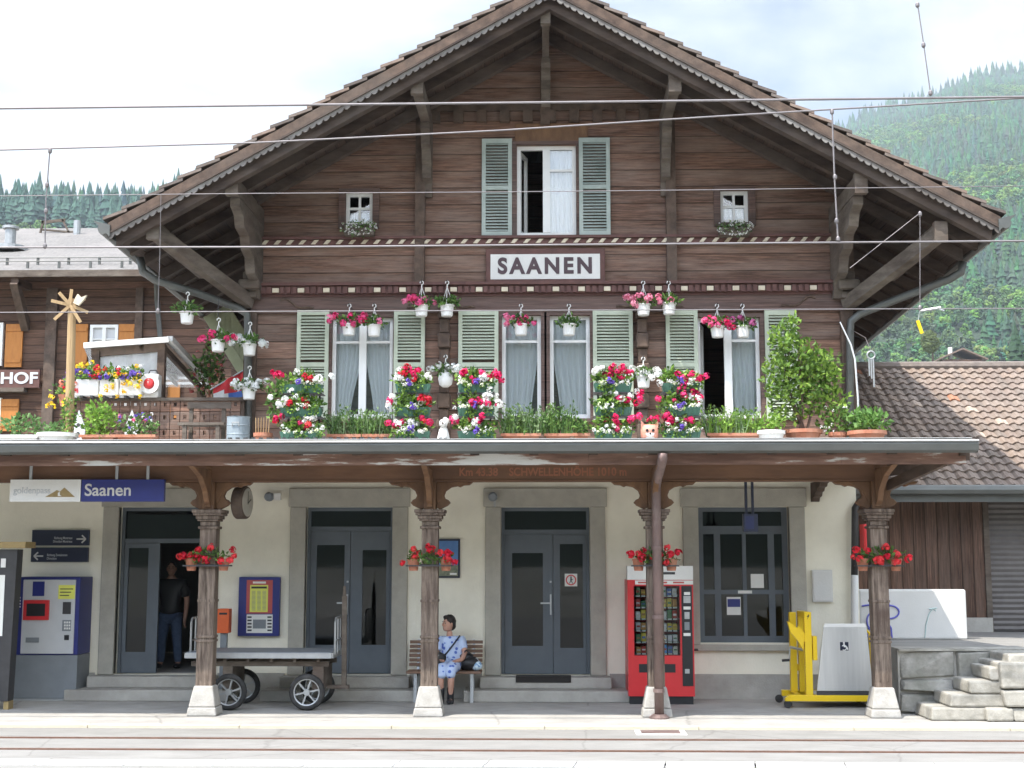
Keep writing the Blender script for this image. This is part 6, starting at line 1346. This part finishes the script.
mb = MB().tube([P(156,272,YN-.5),P(157,300,YN-.2),P(161,345,YN-.2),P(162,440,YN-.2)],.07,6); mb.build('rain_pipe',MT['gutter'],t)
mb = MB().box(PX(46,350,YN),PX(46,350,YN)+.3,YN-.14,YN-.004,0,ze-.3); mb.box(PX(135,350,YN),PX(135,350,YN)+.2,YN-.12,YN-.004,0,ze-.3)
p=P(18,292,YN-.7); mb.beam((p.x,YN-.95,ze-.3),(p.x,YN-.02,ze-1.4),.2,.25); mb.beam((p.x,YN-.95,ze-.3),(p.x,YN+.1,ze-.25),.2,.2); mb.build('wall_post',MT['timber_y'],t)
r_=rect(-62,370,40,388,YN-.15); t=thing('restaurant_sign','brown board with pale capital letters ending in HOF on the restaurant wall','sign',(r_[1]-1,YN-.15,r_[2])); MB().box(r_[0],r_[1],YN-.2,YN-.12,r_[2],r_[3]).build('board',MT['redbrown'],t)
text('lettering','BAHNHOF',.42,(PX(-51,379,YN-.2),YN-.21,(r_[2]+r_[3])/2),MT['lgrey'],t,'LEFT',.012,0,.004,PX(37,379,YN-.2)-PX(-51,379,YN-.2))
# ================================================================ shed on the right
YS0 = 2.6; t = thing('goods_shed','dark boarded goods shed with weathered tile roof and grey roller door','shed',(12,6,.9))
zt_ = .9; yE = 1.75; zeS = PZ(960,488,yE); zrS = PZ(950,369.5,6.4); xs0 = XG+.35
mb = MB(); xd0,xd1 = PX(990,560,YS0),PX(1075,560,YS0); zd_=PZ(1005,496,YS0)
wall_holes(mb,xs0,20,zt_-.3,zeS+.35,YS0,YS0+.2,[(xd0,xd1,zt_,zd_)]); mb.box(xs0,xs0+.2,YS0+.2,10,zt_-.3,zeS+.3); mb.box(19.8,20,YS0+.2,10,zt_-.3,zeS+.3)
mb.build('wall',MT['vplanks'],t,fix=False)
MB().box(xs0-.0,PX(992,625,YS0),YS0-.06,YS0-.002,zt_-.02,zt_+.25).build('plinth',MT['plinth'],t)
mb = MB(); z=zt_+.0
while z < zd_-.02: mb.add([(xd0,YS0+.1,z),(xd1,YS0+.1,z),(xd1,YS0+.075,z+.05),(xd0,YS0+.075,z+.05),(xd1,YS0+.1,z+.095),(xd0,YS0+.1,z+.095)],[(0,1,2,3),(3,2,4,5)]); z+=.095
mb.build('roller_door',MT['roller'],t,fix=False)
mb = MB().box(xd0-.1,xd0-.002,YS0-.04,YS0+.12,zt_,zd_+.1); mb.box(xd0-.002,xd1,YS0-.04,YS0+.12,zd_+.002,zd_+.1); mb.build('door_jamb',MT['timber_grey'],t)
# pantile roof: rows of overlapping curved tiles
sY=(6.4-yE); L=math.hypot(sY,zrS-zeS); dv=Vector((0,sY,zrS-zeS)).normalized(); nv=Vector((0,-dv.z,dv.y)); rows=19; MT['soffit_ridge']=M('ridge_tile_grey',(.2,.165,.14),(.12,.1,.088),.9,8,(1,1,1),.3); rp=L/rows; tw=.2; xA=xs0-.35
mb = MB()
pal=[(.23,.18,.147),(.2,.157,.13),(.245,.187,.148),(.185,.148,.122),(.215,.165,.135),(.25,.2,.165)]
for r in range(rows):
    x = xA; k=0
    while x < 20.4:
        base=Vector((x,yE,zeS))+dv*(r*rp-.04); lift0=.055+R.uniform(-.006,.006); c=pal[R.randrange(len(pal))]
        if R.random()<.012: c=(.36,.17,.1)
        if R.random()<.012: c=(.4,.32,.26)
        prof=[(0,.0),(.045,.035),(.095,.04),(.14,.01),(tw+.01,.0)]
        lo=[base+Vector((u,0,0))+nv*(h+lift0) for u,h in prof]; hi=[base+dv*(rp+.05)+Vector((u+.02,0,0))+nv*(h+.02) for u,h in prof]; lo2=[v-nv*.03 for v in lo]
        n=len(prof); mb.add(lo+hi+lo2,[(i,i+1,n+i+1,n+i) for i in range(n-1)]+[(2*n+i,2*n+i+1,i+1,i) for i in range(n-1)],0,c)
        x+=tw; k+=1
rfS=mb.build('roof',MT['tile_col'],t,fix=False)
mb=MB().add([(xA,yE,zeS),(20.4,yE,zeS),(20.4,6.4,zrS),(xA,6.4,zrS),(xA,yE,zeS-.1),(20.4,yE,zeS-.1),(20.4,6.4,zrS-.1),(xA,6.4,zrS-.1)],[(0,1,2,3),(7,6,5,4),(0,4,5,1),(1,5,6,2),(2,6,7,3),(3,7,4,0)])
mb.add([(xA,6.4,zrS),(20.4,6.4,zrS),(20.4,11,zeS),(xA,11,zeS),(xA,6.4,zrS-.1),(20.4,6.4,zrS-.1),(20.4,11,zeS-.1),(xA,11,zeS-.1)],[(0,1,2,3),(7,6,5,4),(0,4,5,1),(1,5,6,2),(2,6,7,3),(3,7,4,0)]); mb.build('roof_boards',MT['timber_y'],rfS)
MB().tube([(xA,6.4,zrS+.06),(20.4,6.4,zrS+.06)],.11,8).build('ridge_tiles',MT['soffit_ridge'],rfS)
mb=MB().tube([(xA,yE-.1,zeS-.04),(20.4,yE-.1,zeS-.04)],.09,8); mb.box(xA,20.4,yE-.02,yE+.03,zeS-.24,zeS-.02); mb.build('gutter',MT['gutter'],rfS)
# red box on the shed corner
r_=rect(864,524,872,563,1.2); t=thing('red_wall_box','narrow red box on the shed side behind the fourth column','fire box',((r_[0]+r_[1])/2,1.3,r_[2])); MB().box(r_[0],r_[1]+.02,1.2,1.5,r_[2],r_[3]).build('box',MT['red'],t,bevel=.01); MB().box(r_[0]+.02,r_[1]-.0,1.19,1.199,r_[2]+.1,r_[3]-.1).build('lid',MT['red'],t); MB().box(r_[0],r_[0]+.05,1.5,YS0+.1,r_[2]+.1,r_[3]-.1).build('support',MT['dmetal'],t)
# ================================================================ raised yard, graffiti wall, retaining wall, stone steps
struct(MB().box(XG+.055,40,-1.98,30,-.05,.9).build('raised_yard',MT['track'],at=(12,5,.9)))
x1=PX(967,615,.3); t=thing('graffiti_wall','low white rendered wall with blue scribbled graffiti in front of the goods shed','wall',((XG+x1)/2,.4,.9)); zt_=PZ(930,589.5,.3)
MB().box(XG+.06,x1,.3,.55,.9,zt_).build('wall',MT['whitewall'],t,bevel=.03)
def gr(L,r=.012,Y=.29): return [P(a,b,Y) for a,b in L]
mb=MB()
def circ(cx,cy,rx,ry,a0=0,a1=6.283,n=16): return [(cx+rx*math.cos(a0+(a1-a0)*k/n),cy+ry*math.sin(a0+(a1-a0)*k/n)) for k in range(n+1)]
for L in (circ(890,612,9,6.5,-2.6,3.2),circ(884,605,5,9,-2.9,1.2),[(862,606),(868,605),(876,607),(882,611)],circ(872,621,5,8,1.5,5.6),[(868,628),(874,632),(878,626),(872,619)],[(886,619),(891,628),(892,638)],circ(871,634,4,4,0,3.6,8)): mb.tube(gr(L),.014,5)
mb.build('graffiti',MT['graffiti'],t)
MT['pale_spray']=M('pale_spray',(.5,.62,.6),(.46,.58,.56),.7,5)
MB().tube(gr([(925,638),(926,625),(929,614),(933,608),(936,611)]),.009,4).tube(gr([(929,609),(937,608)]),.009,4).build('faint_graffiti',MT['pale_spray'],t)
# retaining wall of big stones
t=thing('retaining_wall','rough grey stone retaining wall below the raised yard','wall',(7,-2.0,0)); mb=MB(); z=0; row=0
while z<.84:
    h=[.3,.2,.4][row%3]; h=min(h,.88-z); x=XG+.06+(-.25 if row%2 else 0); 
    while x<16:
        w_=R.uniform(.3,1.2); x0=max(x,XG+.06); d=R.uniform(.05,.15)
        if x+w_>x0+.05:
            j=lambda:R.uniform(-.045,.045); mb.add([(x0+.01,-1.985,z+.008),(x+w_-.01,-1.985,z+.008),(x+w_-.01,-1.985,z+h-.008),(x0+.01,-1.985,z+h-.008),(x0+.03+j(),-1.985-d+j(),z+.03+j()),(x+w_-.03+j(),-1.985-d+j(),z+.03+j()),(x+w_-.03+j(),-1.985-d+j(),z+h-.03+j()),(x0+.03+j(),-1.985-d+j(),z+h-.03+j())],[(4,5,6,7),(0,1,5,4),(1,2,6,5),(2,3,7,6),(3,0,4,7)])
        x+=w_
    z+=h; row+=1
mb.build('stones',MT['stone'],t,bevel=.02); MB().box(XG+.06,16,-2.02,-1.983,0,.87).build('mortar',MT['plinth'],t); MB().box(XG+.06,16,-2.1,-1.6,.875,.906).build('coping',MT['stone_light'],t)
t=thing('stone_steps','worn stone block steps climbing right to the raised yard','steps',(PX(960,710,-2.9),-2.5,0)); xs_=[PX(930+20*k,700,-2.9) for k in range(5)]
for k in range(5):
    z0,z1=.178*k,.178*(k+1); j=lambda:R.uniform(-.02,.02); xe=xs_[k]+(1.3 if k<3 else .9)
    mb=MB().add([(xs_[k]+j(),-2.92+j(),z0+.004),(xe,-2.92+j(),z0+.004),(xe,-2.12,z0+.004),(xs_[k]+j(),-2.12,z0+.004),(xs_[k]+j(),-2.9+j(),z1+j()*.3),(xe,-2.9+j(),z1+j()*.3),(xe,-2.12,z1),(xs_[k]+j(),-2.12,z1)],[(0,3,2,1),(4,5,6,7),(0,1,5,4),(1,2,6,5),(2,3,7,6),(3,0,4,7)]); mb.build('step',MT['stone_light'],t,bevel=.025)
t=thing('stone_wall_end','pale rough stone wall with a heavy block on top right of the stone steps','wall',(PX(1020,700,-2.9),-2.7,0)); mb=MB(); zz_=PZ(1012,689,-3.0)
for x0,x1_,z0,z1 in ((PX(1000,675,-3.0),PX(1036,675,-3.0),zz_,PZ(1012,662,-3.0)),(PX(1038,675,-3.0),PX(1075,675,-3.0),zz_,PZ(1012,663,-3.0)),(PX(985,700,-3),PX(1012,700,-3),.0,.19),(PX(1004,700,-3),PX(1030,700,-3),.19,zz_-.01),(PX(1013,700,-3),PX(1050,700,-3),.0,.185),(PX(1031,700,-3),PX(1070,700,-3),.19,zz_-.01)):
    j=lambda:R.uniform(-.025,.025); mb.add([(x0+j(),-3.02+j(),z0+.006),(x1_+j(),-3.02+j(),z0+.006),(x1_,-2.0,z0+.006),(x0,-2.0,z0+.006),(x0+j(),-3.0+j(),z1-.006),(x1_+j(),-3.0+j(),z1-.006),(x1_,-2.0,z1-.006),(x0,-2.0,z1-.006)],[(0,3,2,1),(4,5,6,7),(0,1,5,4),(1,2,6,5),(2,3,7,6),(3,0,4,7)])
mb.build('blocks',MT['stone_light'],t,bevel=.03)
# ================================================================ overhead line
def wire(name,lab,pts,Y,r,extend=True):
    v=[P(a,b,Y) for a,b in pts]; d0=(v[0]-v[1])*1.2; d1=(v[-1]-v[-2])*1.2; v=[v[0]+d0]+v+[v[-1]+d1]; return tag(MB().tube(v,r,5).build(name,MT['wire'],smooth=True),lab,'overhead wire')
wire('overhead_wire','thick topmost overhead wire crossing the gable near the dentils',[(0,108.5),(300,105),(600,102),(1024,97)],-5.9,.016)
wire('overhead_wire','catenary wire rising to the right just below the topmost wire',[(0,150),(250,143),(500,130.5),(700,117.5),(840,109),(1024,98)],-5.3,.012)
wire('overhead_wire','thin faint wire crossing the middle of the gable window',[(0,196),(250,193.5),(500,192),(700,190),(1024,186)],-4.6,.006)
wire('overhead_wire','pale contact wire crossing the upper string course',[(0,247.5),(300,247),(600,244.5),(1024,241)],-5.3,.013)
wire('overhead_wire','thin low wire crossing the tops of the first floor shutters',[(0,312.5),(500,310.5),(1024,308.5)],-4.6,.007)
def dropper(lab,pts,Y,knobs,r=.006):
    t=thing('dropper',lab,'wire dropper',P(*pts[-1],Y)); v=[P(a,b,Y) for a,b in pts]; MB().tube(v,r,5).build('rod',MT['wire'],t)
    for a,b in knobs: q=P(a,b,Y); MB().lathe([(.012,-.035),(.026,-.015),(.026,.015),(.012,.035)],q,8).build('clamp',MT['wire'],t)
dropper('thin dropper wire in front of the far spruces at the left',[(50,149),(46,200),(45,247)],-5.3,[(50,151),(47,185),(46,211),(45,246)],.009)
dropper('white rod dropper in front of the right side of the gable',[(832,111),(834.5,178),(838,241)],-5.3,[(832,112),(835,177),(836.5,221),(838,239)],.011)
dropper('very thin dropper wire in front of the left eave strut',[(161,194),(160,250),(158,312)],-4.6,[(158,311)],.004)
dropper('thin dropper below the right eave with a slanting stay',[(920,213),(920,309)],-4.6,[(920,214),(920,308)],.005)
tag(MB().tube([P(920,213,-4.6),P(850,268,-4.6)],.004,4).build('stay_wire',MT['wire']),'thin slanting stay wire under the right eave','wire')
dropper('slanted insulated hanger rod above the forested mountain',[(917.5,4),(923.5,44),(930.5,94)],-5.9,[(917.5,5),(923.5,45),(930.5,93)],.008)
p=P(921,327,-4.6); t=thing('line_tensioner','small yellow tag and metal arm hanging from the low wire at the right','line fitting',p); MB().prism([(P(916,321,-4.6).x,P(916,321,-4.6).z),(P(919,320,-4.6).x,P(919,320,-4.6).z),(P(923.5,333,-4.6).x,P(923.5,333,-4.6).z),(P(920.5,334,-4.6).x,P(920.5,334,-4.6).z)],-4.61,-4.59).build('yellow_tag',MT['yellow'],t); MB().tube([P(920,311,-4.6),P(930,309.5,-4.65),P(941,307.5,-4.7)],[.012,.02,.014],6).tube([P(939,309,-4.7),P(944,311,-4.7)],.012,5).tube([P(920,309,-4.6),P(918,322,-4.6)],.004,4).build('arm',MT['metal'],t)
# ================================================================ people
def skin(name, pts, edges, mat, parent, sub=2, root=0):
    off=OFF[parent.name]; me=bpy.data.meshes.new(name); me.from_pydata([tuple(Vector(p[0])-off) for p in pts],edges,[]); me.materials.append(mat); o=bpy.data.objects.new(name,me); COL.objects.link(o); o.parent=parent; OFF[o.name]=off
    m=o.modifiers.new('Skin','SKIN'); m.use_smooth_shade=True
    for i,p in enumerate(pts):
        r=p[1]; v=me.skin_vertices[0].data[i]; v.radius=(r,r) if not isinstance(r,tuple) else r; v.use_root=(i==root)
    s=o.modifiers.new('Sub','SUBSURF'); s.levels=sub; s.render_levels=sub; return o
def blob(mb,c,rx,ry,rz,n=14,m=9,rough=0.0):
    vs=[]; 
    for i in range(1,m):
        a=math.pi*i/m
        for k in range(n): b=6.283*k/n; q=1+R.uniform(-rough,rough); vs.append((c[0]+rx*q*math.sin(a)*math.cos(b),c[1]+ry*q*math.sin(a)*math.sin(b),c[2]+rz*q*math.cos(a)))
    vs+=[(c[0],c[1],c[2]+rz),(c[0],c[1],c[2]-rz)]; T=len(vs)-2; fs=[((i)*n+k,(i+1)*n+k,(i+1)*n+(k+1)%n,i*n+(k+1)%n) for i in range(m-2) for k in range(n)]+[(T,k,(k+1)%n) for k in range(n)]+[(T+1,(m-2)*n+(k+1)%n,(m-2)*n+k) for k in range(n)]
    return mb.add(vs,fs)
def head(mb_skin, hairmb, eyemb, c, yaw, hr=.1, hair='short'):
    """face looks along -Y rotated by yaw"""
    s0=len(mb_skin.v); blob(mb_skin,(0,0,0),.074,.092,.115,18,12); blob(mb_skin,(0,-.045,-.06),.052,.05,.055,12,8)
    blob(mb_skin,(0,-.1,-.01),.015,.024,.028,8,6); blob(mb_skin,(0,-.088,-.062),.024,.012,.01,8,6)
    for s in (-1,1): blob(mb_skin,(s*.077,.005,-.005),.012,.02,.03,8,6)
    Mx=Matrix.Translation(c)@Matrix.Rotation(yaw,4,'Z'); mb_skin.xform(Mx,s0); e0=len(eyemb.v)
    for s in (-1,1): blob(eyemb,(s*.03,-.082,.012),.012,.01,.007,8,6); eyemb.box(s*.03-.016,s*.03+.016,-.094,-.086,.032,.038)
    eyemb.xform(Mx,e0); h0=len(hairmb.v)
    if hair=='short':
        blob(hairmb,(0,.022,.045),.09,.098,.096,20,12,.07); blob(hairmb,(0,.06,-.02),.075,.06,.085,16,10,.08); blob(hairmb,(0,-.035,.1),.066,.05,.034,14,8,.09)
    else: blob(hairmb,(0,.018,.04),.08,.09,.085,18,12,.03)
    hairmb.xform(Mx,h0)
def hand(mb_pts, E, wrist, d, side, r=.009, curl=.6):
    """append a palm and five fingers to a skin skeleton"""
    i0=len(mb_pts); return i0
# ---- woman on the bench
yN=-.8; hx=PX(449,627,-.62); zs_=.47
t=thing('person','woman in a blue and white patterned dress sitting on the slatted bench and looking aside','person',(hx,-.55,0))
pel=Vector((hx+.03,-.5,zs_+.1)); chest=Vector((hx+.02,-.47,zs_+.38)); neck=Vector((hx+.0,-.49,zs_+.555)); 
def V(x,y,z): return Vector((hx+x,y,z))
pts=[(pel,.1),(V(.02,-.48,zs_+.25),.085),(chest,.085),(neck-Vector((0,0,.05)),.05),(neck+Vector((0,-.005,.05)),.048),
 (V(-.14,-.47,zs_+.44),.05),(V(-.23,-.54,zs_+.25),.045),(V(-.2,-.76,zs_+.2),.036),(V(-.14,-.84,zs_+.2),.028),
 (V(.18,-.47,zs_+.44),.05),(V(.25,-.56,zs_+.26),.045),(V(.2,-.74,zs_+.17),.037),(V(.12,-.8,zs_+.16),.028),
 (V(-.07,-.62,zs_+.07),.085),(V(-.1,-.93,zs_+.06),.062),(V(-.1,-.95,zs_-.15),.055),(V(-.09,-.9,.1),.036),(V(-.09,-.92,.05),.035),(V(-.1,-1.06,.03),.03),
 (V(.1,-.62,zs_+.07),.085),(V(.06,-.95,zs_+.06),.062),(V(.06,-.97,zs_-.15),.055),(V(.05,-.92,.1),.036),(V(.05,-.94,.05),.035),(V(.04,-1.08,.03),.03)]
E=[(0,1),(1,2),(2,3),(3,4),(2,5),(5,6),(6,7),(7,8),(2,9),(9,10),(10,11),(11,12),(0,13),(13,14),(14,15),(15,16),(16,17),(17,18),(0,19),(19,20),(20,21),(21,22),(22,23),(23,24)]
def fingers(pts,E,w,d,up,r=.008):
    d=d.normalized(); s=d.cross(up).normalized()
    for k,L in enumerate((.06,.075,.08,.072,.055)):
        o=s*(k-2)*.018; i=len(pts)
        if k==0: a=pts[w][0]+d*.02+s*-.03; b=a+d*.03-s*.02; c=b+d*.02-up*.01
        else: a=pts[w][0]+d*.06+o; b=a+d*L*.5-up*.006; c=b+d*L*.35-up*.025
        pts+=[(a,.011),(b,r),(c,r*.85)]; E+=[(w,i),(i,i+1),(i+1,i+2)]
fingers(pts,E,8,Vector((.5,-.5,-.1)),Vector((0,0,1))); fingers(pts,E,12,Vector((-.5,-.5,-.15)),Vector((0,0,1)))
skin('body',pts,E,MT['skin'],t,2)
hc=neck+Vector((-.015,-.02,.15)); hs=MB(); hh=MB(); he=MB(); head(hs,hh,he,hc,rad(-52)); hs.build('head',MT['skin'],t,smooth=True); hh.build('hair',MT['hair'],t,smooth=True); he.build('eyes',MT['black'],t)
m_,nt,b_,o_=newmat('blue_white_dress'); tc_=nd(nt,'ShaderNodeTexCoord').outputs['Object']; v_=nd(nt,'ShaderNodeTexVoronoi',{'Vector':tc_,'Scale':13.0,'Randomness':.8}); k_=ramp(nt,v_.outputs['Distance'],[(.0,(.04,.09,.4)),(.3,(.1,.17,.55)),(.36,(.46,.57,.8)),(1,(.55,.65,.85))]); nt.links.new(k_,b_.inputs[0]); b_.inputs['Roughness'].default_value=.85; MT['dress']=m_
dp=[(pel+Vector((0,0,-.01)),.165),(V(.02,-.485,zs_+.22),.15),(chest+Vector((0,-.01,0)),.15),(V(0.01,-.48,zs_+.515),.085),(V(-.14,-.47,zs_+.45),.078),(V(-.205,-.5,zs_+.29),.07),(V(.175,-.47,zs_+.45),.078),(V(.235,-.52,zs_+.3),.072),(V(-.06,-.66,zs_+.08),.115),(V(-.08,-.95,zs_+.05),.095),(V(-.085,-1.0,zs_-.1),.085),(V(.1,-.66,zs_+.08),.115),(V(.05,-.97,zs_+.05),.095),(V(.05,-1.01,zs_-.1),.085)]
skin('dress',dp,[(0,1),(1,2),(2,3),(2,4),(4,5),(2,6),(6,7),(0,8),(8,9),(9,10),(0,11),(11,12),(12,13)],MT['dress'],t,2)
mb=MB()
for s,x in ((-1,-.095),(1,.05)): mb.lathe([(.045,.0),(.05,.03),(.05,.09),(.055,.2),(.06,.24)],(hx+x,-.915,.0),12); blob(mb,(hx+x-.01,-1.0,.04),.048,.12,.04,12,8)
mb.build('boots',MT['black'],t,smooth=True)
MB().tube([V(.16,-.52,zs_+.52),V(.09,-.63,zs_+.42),V(-.02,-.66,zs_+.28),V(-.1,-.68,zs_+.2),V(-.14,-.72,zs_+.18)],.013,6).tube([V(.16,-.52,zs_+.52),V(.1,-.4,zs_+.48),V(-.05,-.33,zs_+.35)],.013,6).build('bag_strap',MT['navy'],t,smooth=True)
c=V(-.16,-.86,zs_+.21); b=thing('handbag','black handbag on the lap of the seated woman','handbag',c-Vector((0,0,.1))); mb=MB(); blob(mb,c,.14,.07,.09,16,10,.02); mb.build('bag',MT['black'],b,smooth=True); MB().box(c.x-.03,c.x+.03,c.y-.078,c.y-.06,c.z+.03,c.z+.05).build('clasp',MT['metal'],b)
c=Vector((PX(468,662,-.6),-.58,zs_+.11)); b=thing('black_bag','slumped black bag on the bench beside the seated woman','bag',c-Vector((0,0,.11))); mb=MB(); blob(mb,c,.19,.13,.11,16,10,.07); blob(mb,c+Vector((-.03,.02,.07)),.12,.1,.09,14,9,.07); mb.build('bag',MT['black'],b,smooth=True); MB().tube([c+Vector((-.1,0,.1)),c+Vector((-.03,-.05,.2)),c+Vector((.08,0,.11))],.012,5).build('handle',MT['black'],b)
c=Vector((PX(476.5,665,-.65),-.62,zs_+.075)); b=thing('small_carrier_bag','small pale blue patterned bag at the end of the bench','bag',c-Vector((0,0,.075))); mb=MB(); blob(mb,c,.09,.07,.075,14,9,.05)
m_,nt,b_,o_=newmat('blue_white_print'); tc_=nd(nt,'ShaderNodeTexCoord').outputs['Object']; v_=nd(nt,'ShaderNodeTexNoise',{'Vector':tc_,'Scale':25.0}); k_=ramp(nt,v_.outputs[0],[(.42,(.15,.3,.5)),(.52,(.6,.72,.8))]); nt.links.new(k_,b_.inputs[0]); mb.build('bag',m_,b,smooth=True); MB().tube([c+Vector((-.04,0,.06)),c+Vector((0,0,.12)),c+Vector((.04,0,.06))],.008,5).build('handle',MT['lgrey'],b)
# ---- man in the doorway
X0=PX(171,600,1.25); y=1.25; z0=.35; t=thing('person','man in a black T-shirt and jeans standing in the open doorway at the left','person',(X0,y,z0))
def V(x,dy,z): return Vector((X0+x,y+dy,z0+z))
pts=[(V(0,0,.95),.1),(V(0,0,1.15),.1),(V(0,0,1.36),.11),(V(0,0,1.5),.06),(V(0,-.01,1.58),.055),
 (V(-.2,0,1.42),.065),(V(-.27,.02,1.13),.05),(V(-.27,-.06,.88),.038),(V(-.265,-.08,.8),.03),
 (V(.2,0,1.42),.065),(V(.27,.02,1.13),.05),(V(.27,-.06,.88),.038),(V(.265,-.08,.8),.03),
 (V(-.1,0,.85),.095),(V(-.13,-.02,.48),.065),(V(-.15,.02,.08),.045),(V(-.16,-.13,.04),.04),
 (V(.1,0,.85),.095),(V(.13,-.02,.48),.065),(V(.15,.02,.08),.045),(V(.16,-.13,.04),.04)]
E=[(0,1),(1,2),(2,3),(3,4),(2,5),(5,6),(6,7),(7,8),(2,9),(9,10),(10,11),(11,12),(0,13),(13,14),(14,15),(15,16),(0,17),(17,18),(18,19),(19,20)]
fingers(pts,E,8,Vector((0,-.2,-1)),Vector((1,0,0))); fingers(pts,E,12,Vector((0,-.2,-1)),Vector((-1,0,0)))
skin('body',pts,E,MT['skin'],t,2)
hs=MB(); hh=MB(); he=MB(); head(hs,hh,he,V(0,-.02,1.66),rad(8),hair='crop'); hs.build('head',MT['skin'],t,smooth=True); hh.build('hair',MT['hair'],t,smooth=True); he.build('eyes',MT['black'],t)
skin('t_shirt',[(V(0,0,.86),(.2,.15)),(V(0,0,1.0),(.2,.15)),(V(0,0,1.18),(.2,.16)),(V(0,0,1.36),(.2,.16)),(V(0,0,1.49),.085),(V(-.21,0,1.41),.1),(V(-.26,.01,1.17),.085),(V(.21,0,1.41),.1),(V(.26,.01,1.17),.085)],[(0,1),(1,2),(2,3),(3,4),(3,5),(5,6),(3,7),(7,8)],MT['black'],t,2)
MT['denim']=M('blue_denim',(.09,.13,.22),(.06,.09,.16),.9,20)
skin('jeans',[(V(0,0,.92),.145),(V(-.1,0,.83),.115),(V(-.13,-.02,.48),.085),(V(-.15,.02,.08),.07),(V(.1,0,.83),.115),(V(.13,-.02,.48),.085),(V(.15,.02,.08),.07)],[(0,1),(1,2),(2,3),(0,4),(4,5),(5,6)],MT['denim'],t,2)
mb=MB()
for s in (-1,1): blob(mb,(X0+s*.16,y-.07,z0+.045),.055,.15,.045,12,8)
mb.build('shoes',MT['black'],t,smooth=True)
